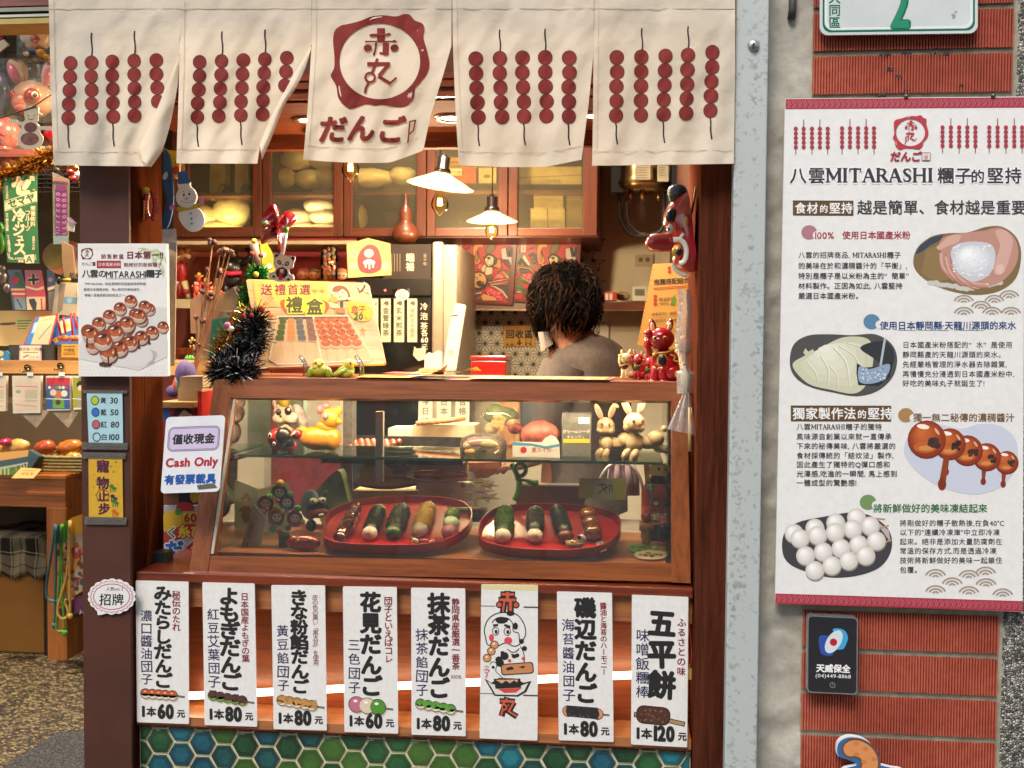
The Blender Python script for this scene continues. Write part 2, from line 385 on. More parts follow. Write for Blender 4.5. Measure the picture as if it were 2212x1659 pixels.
p=MB().box(XL,XP,0,.012,0,2.6,mat('#46200f',.7,.16,7,.15));p.box(XL+.002,XP-.001,.012,YP,0,2.6,W_PIL)
PILL=p.build('wooden_pillar',None,'dark brown wooden pillar left of the counter carrying posters','pillar',bevel=.002)
p=MB().box(XR0,XR1,0,.42,0,2.6,W_PILR);p.build('wooden_pillar',None,'reddish brown wooden pillar beside the galvanised steel post','pillar',bevel=.003)
q=NM('galvanised_steel');v=q.n('ShaderNodeTexVoronoi');v.inputs['Scale'].default_value=150;tc=q.n('ShaderNodeTexCoord');q.l(tc.outputs['Object'],v.inputs['Vector'])
x=q.noise(70,4);ad=q.n('ShaderNodeMath',operation='MULTIPLY_ADD',i1=.5);sx=q.n('ShaderNodeSeparateColor');q.l(v.outputs['Color'],sx.inputs[0]);q.l(sx.outputs[0],ad.inputs[0]);q.l(x.outputs[0],ad.inputs[2])
stn=q.noise(5,5,(6,6,.5));ad2=q.n('ShaderNodeMath',operation='MULTIPLY_ADD',i1=.9);q.l(stn.outputs[0],ad2.inputs[0]);q.l(ad.outputs[0],ad2.inputs[2])
rr=q.ramp(ad2.outputs[0],[(.75,'#8f9693'),(1.0,'#a6adaa'),(1.4,'#b4bab7')]);q.l(rr.outputs[0],q.b.inputs['Base Color']);q.b.inputs['Metallic'].default_value=.1;q.b.inputs['Roughness'].default_value=.5
GALV=q.m
gx0=at(1589,100,-.04).x;gx1=at(1660,100,-.04).x
p=MB().box(gx0,gx1,-.04,.1,0,2.9,GALV)
post=p.build('steel_post',None,'grey galvanised steel post between wooden pillar and brick wall','post',bevel=.003)
p=MB();c=at(1628,98,-.041);p.lathe(c,[(0,-.006),(.010,-.005),(.012,0)],mat('#a9aca8',.35,.05,30,metal=.8),M=Matrix.Rotation(math.radians(-90),3,'X'))
p.box(c.x-.0035,c.x+.001,c.y-.009,c.y-.004,c.z-.008,c.z+.003,mat('#5d5e5c',.4,metal=.8));p.build('bolt_head',post)
XW0=gx1+.003;XB0=at(1736,900,0).x;XB1=at(2180,900,0).x
PLAS=mat('#aba699',.95,.06,60,.8);MORT=mat('#a09a86',.95,.12,40,.8)
wall=empty('brick_wall',(XB0+.2,.1,0),'red ribbed brick tile wall with grey plaster edge behind the poster','wall')
def rough(x0,x1,y,z0,z1,amp,sc_,m,nx,nz):
 def f(u,v):
  X,Z=x0+(x1-x0)*u,z0+(z1-z0)*v;return V((X,y-abs(noise.fractal(V((X*sc_,3,Z*sc_)),1,2,5))*amp,Z))
 return MB().grid(f,nx,nz,m)
rough(XW0,XB0+.006,.012,0,2.6,.014,9,PLAS,12,240).build('plaster_edge',wall)
MB().box(XW0+.002,XB1+.002,.02,.2,0,2.6,MORT).build('core',wall)
MB().grid(lambda u,v:V((XB0+.004+(XB1-XB0)*u,.0068-.0015*noise.noise(V((u*40,v*200,0))),2.6*v)),60,300,MORT).build('mortar',wall)
PW=speckle('pebble_dash','#55544f','#97958c','#d6d3c9',190,1.0,.85)
rough(XB1,XB1+.065,.008,0,2.6,.006,60,PW,10,200).build('pebble_edge',wall)
zt=at(1950,1325,0).z;zb=at(1950,1405,0).z;pit=zt-at(1950,1416,0).z;hgt=zt-zb
q=NM('ribbed_brick');x1=q.noise(5,4);x2=q.noise(60,3);ad=q.n('ShaderNodeMath',operation='MULTIPLY_ADD',i1=.4);q.l(x2.outputs[0],ad.inputs[0]);q.l(x1.outputs[0],ad.inputs[2])
rr=q.ramp(ad.outputs[0],[(.4,'#823626'),(.68,'#a84c36'),(.92,'#bd634a')]);q.l(rr.outputs[0],q.b.inputs['Base Color']);q.b.inputs['Roughness'].default_value=.8;q.bump(x2.outputs[0],.4)
BRICK=q.m
rib=.0058;br=MB()
for k in range(-3,18):
 z1=zt+k*pit;z0=z1-hgt
 if z0>2.45 or z1<.3:continue
 X0=XB0+.006;n=int((XB1-.004-X0)/rib);prof=[]
 for i in range(n):
  xx=X0+i*rib;e=rnd.uniform(-.0004,.0004)
  prof+=[(xx,.0045),(xx+rib*.14,-.001+e),(xx+rib*.6,-.001+e),(xx+rib*.74,.0045)]
 vs_=[V((a,b,z0+.0012*noise.noise(V((a*60,0,k)))))for a,b in prof]+[V((a,b,z1+.0012*noise.noise(V((a*60,5,k)))))for a,b in prof]
 N=len(prof);br.add(vs_,[[i,i+1,N+i+1,N+i]for i in range(N-1)],BRICK)
br.build('ribbed_bricks',wall)
st=MB()
for px,py,rx,ry in((2268*.864,118,8,6),(2350*.864,118,22,9),(2212*.864,118,9,5),(1940,165,5,5),(1958,190,6,8),(1905,205,7,5),(1923,150,4,5),(2075,185,3,5)):
 for i in range(6):st.ell(at(px+rnd.uniform(-rx,rx),py+rnd.uniform(-ry*.6,ry*.6),-.0),(.003+.002*rnd.random(),.0015,.0025+.0015*rnd.random()),mat('#3a322a',.9),n=8,k=5)
st.build('dirt_spots',wall)
cd_=MB().tube([at(1712,-30,-.0),at(1712,20,-.0),at(1709,42,.005)],.008,mat('#3c3a38',.6),10);cd_.build('conduit',wall)
ZC=at(890,1253,.02).z;CX0,CX1=XP+.002,XR0-.002
cnt=empty('shop_counter',((CX0+CX1)/2,.3,0),'wooden shop counter with glowing tube light and green hexagon tiles','counter')
def zat(py,Y,px=890):return at(px,py,Y).z
MB().box(CX0,CX1,.02,.62,ZC-.022,ZC,W_RED).build('counter_top',cnt,bevel=.003)
MB().box(CX0,CX1,.035,.06,zat(1328,.035),ZC-.0225,W_RAIL).build('upper_rail',cnt,bevel=.002)
MB().box(CX0,CX1,.13,.15,zat(1590,.03),ZC-.023,W_PANEL).build('back_panel',cnt)
zl=zat(1569,.03)
MB().box(CX0,CX1,.022,.129,zl-.02,zl,W_RAIL).build('lower_ledge',cnt)
ztile=zat(1592,.03)
MB().box(CX0,CX1,.02,.13,ztile,zl-.0205,W_PILR).build('lower_rail',cnt,bevel=.002)
lp=[at(405,1503,.085),at(1494,1452,.085)]
tb=MB().tube(lp,.0085,emi('#ffe0b0',6.0),12);tb.build('tube_light',cnt)
MB().box(lp[1].x-.012,lp[1].x+.006,.07,.1,lp[1].z-.012,lp[1].z+.012,mat('#d9c98a',.5)).build('tube_socket',cnt)
MB().tube(smooth([at(1489,1452,.08),at(1494,1420,.07),at(1492,1375,.05),at(1488,1340,.04)],6),.0012,ink('#a02018')).build('wire',cnt)
MB().box(CX0,CX1,.036,.13,0,ztile,mat('#cfc7b0',.8,.1,60,.3)).build('grout',cnt)
def glaze(a,b,c):
 q=NM('glaze_'+a.strip('#'));x=q.noise(9,4);x2=q.noise(160,2);ad=q.n('ShaderNodeMath',operation='MULTIPLY_ADD',i1=.3);q.l(x2.outputs[0],ad.inputs[0]);q.l(x.outputs[0],ad.inputs[2])
 rr=q.ramp(ad.outputs[0],[(.42,a),(.65,b),(.9,c)]);q.l(rr.outputs[0],q.b.inputs['Base Color']);q.b.inputs['Roughness'].default_value=.22;q.b.inputs['Coat Weight'].default_value=.4;q.bump(x.outputs[0],.2,.004);return q.m
GLZ=[glaze('#08281a','#143c22','#204f2a'),glaze('#1e3d16','#30521e','#41672a'),glaze('#082b2c','#0f3d3b','#165048'),glaze('#062c38','#0b4450','#145e68')]
GLC=[glaze('#0e3421','#1b4a2a','#285e33'),glaze('#25461a','#365c20','#466d2c'),glaze('#0c393a','#155350','#1d665b'),glaze('#093f4e','#105a69','#1f7a83')]
EDGE=mat('#a9a374',.4,.1,40)
R_=.0315;ph=R_*math.sqrt(3)+.004;pw=1.5*R_+.0035;z0=at(380,1612,.034).z-.004;x0=at(392,1640,.034).x
pats=[3,1,0,2,0,3,1,0,1,2,0,3,2,1,0,0,3,1,2,0,1,3,0];hexes=[]
def clip(poly,zmax,xa,xb):
 for ax,lim,sg in((1,zmax,1),(0,xb,1),(0,xa,-1)):
  out=[]
  for i in range(len(poly)):
   a,b=poly[i],poly[(i+1)%len(poly)];ia,ib=(lim-a[ax])*sg>=0,(lim-b[ax])*sg>=0
   if ia:out.append(a)
   if ia!=ib:t=(lim-a[ax])/(b[ax]-a[ax]);out.append((a[0]+(b[0]-a[0])*t,a[1]+(b[1]-a[1])*t))
  poly=out
  if len(poly)<3:return[]
 return poly
first_tile={}
for c in range(-3,26):
 for r in range(-1,12):
  cx=x0+c*pw;cz=z0-.014-r*ph+(ph/2 if c%2 else 0);k=pats[((c+3)*7+r*5+(c*r)%3)%len(pats)]
  H=[(cx+R_*math.cos(math.pi/3*i),cz+R_*math.sin(math.pi/3*i))for i in range(6)];Hc=clip(H,ztile-.004,CX0+.003,CX1-.003)
  if len(Hc)<3:continue
  mx,mz=sum(p[0]for p in Hc)/len(Hc),sum(p[1]for p in Hc)/len(Hc);rings=[(1,.036,EDGE),(.965,.0325,EDGE),(.9,.0312,GLZ[k]),(.6,.0318,GLZ[k]),(.0,.0322,GLZ[k])]
  b=MB();n=len(Hc)
  for(k0,ya,ma),(k1,yb,mb_)in zip(rings,rings[1:]):
   b.add([V((mx+(p[0]-mx)*k0,ya,mz+(p[1]-mz)*k0))for p in Hc]+[V((mx+(p[0]-mx)*k1,yb,mz+(p[1]-mz)*k1))for p in Hc],[[i,(i+1)%n,n+(i+1)%n,n+i]for i in range(n)],(GLC[k]if k0<.7 else mb_)if mb_ is not EDGE or k1>.95 else GLZ[k],True)
  if r<3:b.build('hexagon_tile',cnt)
  else:first_tile.setdefault('b',MB());o=len(first_tile['b'].v);first_tile['b'].add(b.v,b.f,GLZ[k])
if first_tile:first_tile['b'].build('lower_hexagon_tiles',cnt,kind='stuff')
YB,YT,YK=.045,.15,.50
pA=at(900,1243,YB);pB=at(900,818,YT);LN=V((1,0,0)).cross(pB-pA).normalized();LN=LN if LN.y<0 else-LN
ZTOP=pB.z
case=empty('display_case',(0,.2,ZC),'sloping wooden display case with glass front full of dango trays','display case')
def cs():return Sheet(p=pA,n=LN)
def member(name,pts,th,m,lift=0,bev=.003):
 s=cs();b=MB();b.prism([s.P(x,y,lift)for x,y in pts][::-1],-LN*th,m);return b.build(name,case,bevel=bev)
member('top_rail',[(464,819),(1484,829),(1484,866),(494,859)],.03,W_CASE)
member('bottom_rail',[(446,1200),(1452,1217),(1452,1256),(447,1237)],.03,W_CASE,.001)
member('post',[(408,1243),(447.5,1243),(498,859.5),(463.5,819.5),(460,836)],.045,W_CASEV,.003)
member('post',[(1451,1258),(1492,1260),(1484,829.5),(1451,866.5)],.045,W_CASEV,.003)
member('glass_edge',[(455,1196),(461,1196),(509,862),(504,862)],.004,mat('#a8a79a',.4,.05),.001,0)
s=cs();gl_=MB();gl_.poly([s.P(x,y,-.012)for x,y in((449,1205),(1452,1222),(1452,860),(496,855))],clear('#f2f7f2',1.72,.02));gl_.build('front_glass',case)
bx0,bx1=s.P(408,1243).x+.006,s.P(1490,1258).x-.006;tx0,tx1=s.P(463,820).x+.004,s.P(1484,829).x-.003
MB().box(tx0,tx1,YT+.03,YK,ZTOP-.02,ZTOP-.001,W_CASE).build('top_board',case,bevel=.002)
ZF=at(950,1207,.09).z
MB().box(bx0+.02,bx1-.02,YB+.05,YK,ZF-.02,ZF,W_RAIL).build('floor_board',case)
for px in(bx0,bx1-.03):MB().box(px,px+.03,YK-.03,YK,ZC+.001,ZTOP-.021,W_CASEV).build('rear_post',case,bevel=.002)
for px in(bx0+.04,bx1-.044):
 MB().prism([(px,YB+.06,ZF+.001),(px,YK-.035,ZF+.001),(px,YK-.035,ZTOP-.022),(px,YT+.05,ZTOP-.022)],(.004,0,0),clear('#eef5ef',1.45)).build('side_glass',case)
ZS=at(950,989,.19).z
sh=MB().box(bx0+.06,bx1-.05,.185,YK-.05,ZS-.006,ZS,clear('#dff0e2',1.45));sh.build('glass_shelf',case)
MB().box(bx0+.06,bx1-.05,.1825,.1845,ZS-.0062,ZS,mat('#3f7a58',.2,.05)).build('shelf_edge',case)
pp=at(820,960,.19);MB().box(pp.x-.009,pp.x+.009,.186,.2,at(820,1040,.19).z,at(820,889,.19).z,mat('#a5a198',.3,.05)).build('grey_upright',case)  # plain pale grey upright bar at the front of the glass shelf
CL=MB().box(tx0+.05,tx1-.05,YT+.045,YT+.057,ZTOP-.0265,ZTOP-.0205,emi('#ffdcae',85));CL.build('light_strip',case)
# ================================================================ noren curtain
q=NM('noren_cloth');t=q.t;out=t.nodes['Material Output']
df=q.n('ShaderNodeBsdfDiffuse');tr=q.n('ShaderNodeBsdfTranslucent');mx=q.n('ShaderNodeMixShader');mx.inputs[0].default_value=.22
wv=q.noise(420,2);bg=q.noise(5,3);ad=q.n('ShaderNodeMath',operation='MULTIPLY_ADD',i1=.35);q.l(wv.outputs[0],ad.inputs[0]);q.l(bg.outputs[0],ad.inputs[2])
rr=q.ramp(ad.outputs[0],[(.4,'#cfc4b0'),(.9,'#ded4c2')]);q.l(rr.outputs[0],df.inputs[0]);q.l(rr.outputs[0],tr.inputs[0])
wr2=q.noise(9,6,(1,1,1.6));bq=q.n('ShaderNodeBump',i0=.35,i1=.012);q.l(wr2.outputs[0],bq.inputs['Height']);bp=q.n('ShaderNodeBump',i0=.25,i1=.001);q.l(wv.outputs[0],bp.inputs['Height']);q.l(bq.outputs[0],bp.inputs['Normal']);q.l(bp.outputs[0],df.inputs['Normal'])
q.l(df.outputs[0],mx.inputs[1]);q.l(tr.outputs[0],mx.inputs[2]);q.l(mx.outputs[0],out.inputs['Surface'])
CLOTH=q.m;HEM=mat('#d9d0bd',.9,.05,90);SEAM=mat('#c2b59b',.9,.05)
RED=mat('#7e221a',.85,.1,60);STICK=mat('#241416',.8,0);REDLINE=ink('#3d0f12',.85)
nor=empty('noren_curtain',at(850,40,-.05),'off white split curtain printed with red dango skewers and round seal','curtain')
def cloth_fn(ph,amp,flare=0):
 def f(px,py,l):
  v=max(0,(py+70)/430);d=amp*v*(math.sin(px*.021+ph)+.5*math.sin(px*.047+ph*2+v*2))+.004*math.sin(px*.09+py*.02+ph)*v
  d+=.004*noise.noise(V((px*.012,py*.012,ph)))+.0025*noise.noise(V((px*.05+py*.03,py*.02,ph+4)))
  d+=flare*max(0,v-.35)**2*max(0,(px-flare_x[0])/100)
  return at(px,py,-.05+d-l)
 return f
flare_x=[0]
def panel(ph,amp,left,right,bottom,skew=(),r=14.3,sp=29.7,upl=(),dnl=(),stick=50,limit=None):
 """left/right: [(y, x)...] edges; bottom: fn(x)->y"""
 F=cloth_fn(ph,amp);s=Sheet(fn=F);s.l=.0007
 def ed(E,y):
  for(y0,x0),(y1,x1)in zip(E,E[1:]):
   if y<=y1:return x0+(x1-x0)*(y-y0)/(y1-y0)
  return E[-1][1]
 def gf(u,v):
  y=-70+(bottom((ed(left,350)*(1-u)+ed(right,350)*u))+70)*v;x=ed(left,y)*(1-u)+ed(right,y)*u;return F(x,y,0)
 b=MB().grid(gf,40,44,CLOTH);o=b.build('panel',nor)
 for i,c in enumerate(skew):
  x0,y0,x1=c[:3];n=c[3]if len(c)>3 else 5
  for k in range(n):
   yy=y0+k*sp;xx=x0+(x1-x0)*k/4+rnd.uniform(-.8,.8)
   rr_=r*rnd.uniform(.95,1.0);s.ring('print',oval(xx,yy,rr_-.4,r-.4,22),oval(xx,yy,rr_+1,r+1,22),REDLINE);s.l-=s.step;s.disc('print',xx,yy,rr_,RED,r,n=22);s.l-=s.step
  if i in upl:s.line('print',[(x0+1+1.2*math.sin(j),y0-r-stick*j/6)for j in range(7)],3.2,STICK)
  if i in dnl:s.line('print',[(x1-1+.8*math.sin(j*1.3)+j*.5,y0+4*sp+r+stick*j/6)for j in range(7)],3.2,STICK)
 def strip(x0,x1,y0,y1,m,k=10):
  l=s.up();s.mb('hem').add([s.P(x0+(x1-x0)*i/k,(y0(x0+(x1-x0)*i/k)if callable(y0)else y0),l)for i in range(k+1)]+[s.P(x0+(x1-x0)*i/k,(y1(x0+(x1-x0)*i/k)if callable(y1)else y1),l)for i in range(k+1)],[[i,i+1,k+2+i,k+1+i]for i in range(k)],m)
 xl,xr=ed(left,330)+2,min(ed(right,330),ed(right,345))-2
 strip(xl,xr,lambda x:bottom(x)-31,lambda x:bottom(x)-29.5,SEAM)
 strip(ed(left,15),ed(right,15),17,19,SEAM)
 l=s.up();s.mb('hem').add([s.P(ed(left,y)+9.5,y,l)for y in range(0,340,20)]+[s.P(ed(left,y)+10.8,y,l)for y in range(0,340,20)],[[i,i+1,18+i,17+i]for i in range(16)],SEAM)
 for k,m_ in s.parts.items():m_.build(k,o)
 return o,s,F
sk=lambda xs,ys,xe:list(zip(xs,ys,xe))
flap_m=mat('#d3c6ae',.9,.05,90)
def flap(F,inner,outer,parent,lift=.016):
 I,O=smooth(inner,5),smooth(outer,5);n=min(len(I),len(O));b=MB()
 def gf(u,v):
  k=v*(n-1);i=int(min(k,n-2));f=k-i;a=V(I[i]).lerp(V(I[i+1]),f);c=V(O[i]).lerp(V(O[i+1]),f);p=a.lerp(c,u)
  return F(p.x,p.y,.003+lift*math.sin(math.pi*(.12+.8*u))*v)
 b.grid(gf,8,24,CLOTH);b.build('folded_edge',parent)
o,s,F=panel(.3,.005,[(-70,104),(0,105),(200,110),(356,116)],[(-70,389),(120,388),(240,343),(315,306),(360,322)],lambda x:357+.012*(x-116),sk((152,197,242,290,337),(136,135,133,131,130),(147,197,244,290,340))[:4]+[(337,130,341,4)],upl=(1,3),dnl=(0,2))
flap(F,[(388,120),(363,176),(337,240),(309,300),(297,325),(303,344)],[(388.5,120),(384,180),(374,240),(362,290),(348,330),(326,361)],o)
o,s,F=panel(1.7,.006,[(-70,389),(120,388),(200,386),(350,381)],[(-70,673),(101,673),(175,627),(273,577),(312,562),(352,556)],lambda x:353+.004*(x-400),sk((432,479,525,572,620),(134,132,130,128,125),(426,473,520,567,616))[:4]+[(620,125,612,3)],upl=(1,3),dnl=(0,2))
flap(F,[(673,101),(648,140),(627,175),(600,225),(577,273),(561,312)],[(673.5,101),(660,145),(642,185),(614,228),(592,285),(566,345)],o)
o,s,F=panel(3.9,.007,[(-70,976),(90,978),(240,984),(355,991)],[(-70,1283),(115,1282),(220,1272),(300,1262),(345,1256)],lambda x:357+4*math.sin((x-991)/85)-max(0,x-1180)*.16,sk((1027,1079,1128,1177,1230),(127,126,125,124,125),(1033,1084,1132,1181,1228)),r=15.3,sp=31.6,upl=(1,3),dnl=(0,2,4),stick=47)
o,s,F=panel(5.2,.006,[(-70,1283),(115,1282),(240,1281),(358,1279)],[(-70,1588),(150,1588),(352,1585)],lambda x:358-.014*(x-1280),sk((1333,1386,1437,1486,1539),(124,123,121,119,113),(1331,1385,1433,1483,1535)),r=15.2,sp=31.4,upl=(1,3),dnl=(0,2,4),stick=47)
o,s,F=panel(2.6,.007,[(-70,674),(100,673),(240,664),(345,655)],[(-70,976),(100,975),(170,955),(250,930),(322,915),(345,905)],lambda x:345+7*math.sin((x-655)/90)-max(0,x-840)**1.25*.12,())
OUTER=[(1040,130),(1130,120),(1230,130),(1290,112),(1340,115),(1380,160),(1440,185),(1458,230),(1450,300),(1478,400),(1498,500),(1480,580),(1430,650),(1385,700),(1375,770),(1340,820),(1270,850),(1130,830),(1070,835),(990,825),(880,862),(820,830),(775,770),(760,680),(720,610),(722,580),(745,530),(745,440),(735,330),(745,250),(790,205),(850,190),(950,165)]
def logo(s,part,cx,cy,k,m,white,hi=True,core=True):
 f=lambda P:[(cx+(x-1105)*k,cy+(y-485)*k)for x,y in P];O=f(smooth(OUTER,3,True));n=len(O);I=[]
 for x,y in O:
  a=math.atan2(y-cy,x-cx);I.append((cx+318*k*math.cos(a),cy+298*k*math.sin(a)))
 s.ring(part,I,O,m)
 if hi:
  s.poly(part,f([(1020,158),(1050,138),(1122,128),(1122,136),(1060,148),(1028,164)]),white);s.poly(part,f([(778,668),(786,672),(792,720),(802,760),(796,764),(782,720)]),white)
 for P in([(1083,222),(1145,222),(1145,330),(1083,330)],[(1020,272),(1050,266),(1160,266),(1178,258),(1196,272),(1180,280),(1030,290)],[(985,322),(1200,322),(1222,314),(1244,328),(1235,334),(990,334)],[(1066,336),(1086,336),(1078,380),(1066,438),(1048,436),(1064,385)],[(1128,336),(1178,336),(1174,430),(1150,440),(1100,425),(1104,408),(1126,414)]):s.poly(part,f(P),m)
 s.disc(part,cx+(1010-1105)*k,cy+(378-485)*k,33*k,m,28*k);s.disc(part,cx+(1221-1105)*k,cy+(379-485)*k,33*k,m,29*k)
 for P,w_ in(([(1005,506),(1186,506)],32),([(1086,462),(1072,500),(1040,582)],22),([(1176,505),(1098,600)],30),([(1092,602),(1192,662)],26),([(1185,660),(1236,613)],16),([(1016,655),(992,700),(988,736)],20)):
  s.line(part,f(P),w_*k,m)
 s.ring(part,f(oval(1028,612,28,28,20)),f(oval(1028,612,46,46,20)),m)
F0=F
kk=.864/3.16;logo(s,'seal',(600+1105/3.16)*.864,485*kk,kk,RED,flap_m)
for ch,x,y,sz in(('だ',735,1020,225),('ん',960,1012,225),('ご',1195,1025,225)):
 s.text('lettering',ch,(600+x/3.16)*.864,y*kk,sz*kk,RED,bold=.035,shear=.12,align='c')
for P in([(1335,962),(1392,950)],[(1342,960),(1326,1130)],[(1386,955),(1370,1030),(1340,1060)]):
 s.line('lettering',[((600+x/3.16)*.864,y*kk)for x,y in P],3.2,RED)
for k in('seal','lettering'):s.parts[k].build(k,o)
MB().tube([at(60,-48,-.045),at(1630,-58,-.045)],.011,W_PIL,12).build('rod',nor)
# ================================================================ price strips on the counter
INKB,INKR,INKN=ink('#1c1c1b',.6),ink('#7a1f2c',.6),ink('#20264e',.6)
CARDW=mat('#dcd9d4',.75,.035,90)
def balls(s,xs,y,r,fill,top=None,base=None,stick=True,tilt=1.6,rough=False):
 P='picture';n=len(xs)
 sh=mat('#b9ad98',.7,0)
 for i,x in enumerate(xs):s.disc(P,x+2,y+3+i*tilt,r+1.2,sh)
 xe=xs[-1]+r
 if stick:s.line(P,[(xe-2,y+tilt*n),(xe+16,y+tilt*n+2)],4.2,INKB);s.line(P,[(xe-2,y+tilt*n),(xe+15,y+tilt*n+2)],1.8,ink('#8b7a5a'))
 for i,x in enumerate(xs):s.disc(P,x,y+i*tilt,r+1.5,INKB)
 for i,x in enumerate(xs):s.disc(P,x,y+i*tilt,r,ink((fill[i]if isinstance(fill,list)else fill)))
 if base:
  for i,x in enumerate(xs):s.poly(P,[(x-r,y+i*tilt+r*.15)]+[(x+r*math.cos(a),y+i*tilt+r*math.sin(a))for a in[math.pi*(1-j/10)for j in range(11)]]+[(x+r,y+i*tilt+r*.15),(x+r*.5,y+i*tilt+r*.5),(x,y+i*tilt+r*.2),(x-r*.5,y+i*tilt+r*.55)],ink(base))
 if rough:
  for i,x in enumerate(xs):
   for j in range(7):s.disc(P,x+rnd.uniform(-r,r)*.8,y+i*tilt-r*.2+rnd.uniform(-r,r)*.7,r*.32,ink(rough,.8),n=7)
 if top:
  for i,x in enumerate(xs):s.disc(P,x-r*.15,y+i*tilt-r*.45,r*.28,ink(top),r*.18)
STR=[(((293,1254),(407,1257),(408,1564),(296,1560)),'みたらしだんご','秘伝のたれ','濃口醬油団子','60','tall white price card with glazed orange dango, leftmost on the counter front',(37,15,120,'r')),(((437,1258),(550,1261),(555.5,1570),(442,1566)),'よもぎだんご','日本国産よもぎの葉','紅豆艾葉団子','80','white price card with purple bean paste on green dango',(15,0,0,'n')),(((586,1264),(702,1265),(706,1578),(591,1575)),'きな粉餡だんご','皮の色の黒い「黒大豆」を使用','黃豆餡団子','80','white price card with brown soybean powder dango picture',(0,)),(((740.5,1267),(857,1268.5),(860,1585),(744,1581)),'花見だんご','団子といえばコレ','三色団子','60','white price card with pink, white and green dango picture',(0,)),(((888,1270),(1005,1271.5),(1006,1590.5),(889,1587)),'抹茶だんご','静岡県産厳選一番茶','抹茶餡団子','80','white price card with bright green matcha dango picture',(0,)),(((1203,1278),(1322,1281),(1325.5,1603),(1207,1599)),'磯辺だんご','醬油と海苔のハーモニー','海苔醬油団子','80','white price card with black seaweed wrapped dango picture',(0,)),(((1365,1285),(1487,1290),(1484.5,1614.5),(1363,1608)),'五平餅','ふるさとの味','味噌飯糰棒','120','white price card with brown rice cake on a flat stick, rightmost on the counter',(0,)),]
def strip_sheet(Q):s=Sheet(Y=.016);s.quadT(112,308,*Q);s.board([(0,1.5),(1.5,0),(110.5,0),(112,1.5),(112,306.5),(110.5,308),(1.5,308),(0,306.5)],.0025,CARDW);s.l=.0003;return s
for i,(Q,main,red,blue,price,lab,_)in enumerate(STR):
 s=strip_sheet(Q);n=len(main);big=i==6
 top,bot=(10,231)if not big else(24,214);step=(bot-top)/n;size=min(step*1.08,45 if not big else 58)
 if i==3:size=44
 x0=57 if not big else 60
 s.text('lettering',main,x0,top+step*.5,size,INKB,vert=True,bold=.045,step=step,jit=.05,sx=(1.14 if i<3 else 1.02)if not big else .95)
 nr=len(red);rs=min(17.5,150/nr);r0=20 if not big else 44
 s.text('lettering',red,(86,90,91,94,92,94,99)[i],r0+rs*.5,rs*(1.05 if nr<12 else 1.2),INKR,vert=True,bold=.02,step=rs if not big else 20,jit=.05)
 if i==4:s.text('lettering','100%',93,21+rs*9.8,11,INKR,bold=.02,align='c')
 nb=len(blue);bs=29 if nb>4 else 30;b1=228;b0=b1-bs*nb if i!=6 else 68
 if i==0:b0=62;bs=27.5
 s.text('lettering',blue,22,b0+bs*.5,27,INKN,vert=True,bold=.004,step=bs,jit=.06)
 y=247
 if i==0:balls(s,[19,34,48,62,77],y-2,10,'#b5532c','#e8b48c','#d9cdbb',tilt=.6)
 if i==1:balls(s,[19,34,50,66,81],y-3,10,'#4a2a2b',None,'#6f9a3e',tilt=2.2,rough='#54322f')
 if i==2:balls(s,[19,34,50,66,81],y-1,10.5,'#b07a40',None,'#dccdb8',tilt=2.4,rough='#bd874a')
 if i==3:balls(s,[26,48,70],y+2,16,['#b86a7c','#d5c4ae','#4f8a2e'],'#f0e4da',tilt=2.2)
 if i==4:balls(s,[19,34,50,66,81],y-4,10,'#4f8530',None,'#dccdb8',tilt=2.4,rough='#5b933a')
 if i==5:
  s.line('picture',[(84,y+4),(104,y+6)],4,INKB);s.line('picture',[(84,y+4),(103,y+6)],1.8,ink('#8b7a5a'))
  for cx in(20,80):s.disc('picture',cx,y+(cx-20)*.07,12,INKB);s.disc('picture',cx,y+(cx-20)*.07,10.5,ink('#c98a62'))
  s.poly('picture',[(17,y-12),(80,y-9),(84,y+5),(80,y+15),(18,y+11),(15,y)],ink('#262424'))
  for j in range(30):s.disc('picture',rnd.uniform(20,78),y+rnd.uniform(-8,11),1.6,ink(rnd.choice(['#4d4a48','#151414','#6a6663'])),.9,rnd.random()*3,6)
 if i==6:
  s.poly('picture',[(70,y+2),(112-4,y+9),(106,y+19),(70,y+12)],INKB);s.poly('picture',[(70,y+4),(106,y+10.5),(104.5,y+17),(70,y+10.5)],ink('#a8845a'));s.poly('picture',[(6,y-6),(16,y-6),(16,y+4),(5,y+4)],INKB);s.poly('picture',[(7.5,y-4),(16,y-4),(16,y+2),(7,y+2)],ink('#a8845a'))
  s.poly('picture',rot2(rrect(10,y-20,78,y+18,15),.05,(44,y)),INKB);s.poly('picture',rot2(rrect(12,y-18,76,y+16,14),.05,(44,y)),ink('#4c2c20'))
  for j in range(34):s.disc('picture',rnd.uniform(18,70),y+rnd.uniform(-13,12),3,ink(rnd.choice(['#6b4534','#3c2018','#7d5a46'])),1.6,rnd.random()*3,7)
 yb=282
 s.text('lettering','1',14,yb+1,31,INKB,bold=.045,align='c');s.text('lettering','本',31,yb+2,22,INKB,bold=.03,align='c',jit=.04)
 s.text('lettering',price,62 if len(price)==2 else 66,yb-1,42,INKB,bold=.045,align='c',sx=.76 if len(price)==2 else .74);s.text('lettering','元',95 if len(price)==2 else 102,yb+4,18,INKB,bold=.03,align='c')
 s.done('price_card',lab,'price card','price cards along the counter front')
s=strip_sheet(((1039.7,1262.5),(1162,1264),(1161,1600),(1036,1595)));O=ink('#c4543a')
s.poly('paper',[(1,0),(111,0),(110,11),(1,9)],ink('#d6c88e'));
for y in(43,218):s.line('paper',[(0,y),(28,y)],1.6,ink('#5b544c'));s.line('paper',[(84,y+1),(112,y+1)],3,ink('#4a4038'))
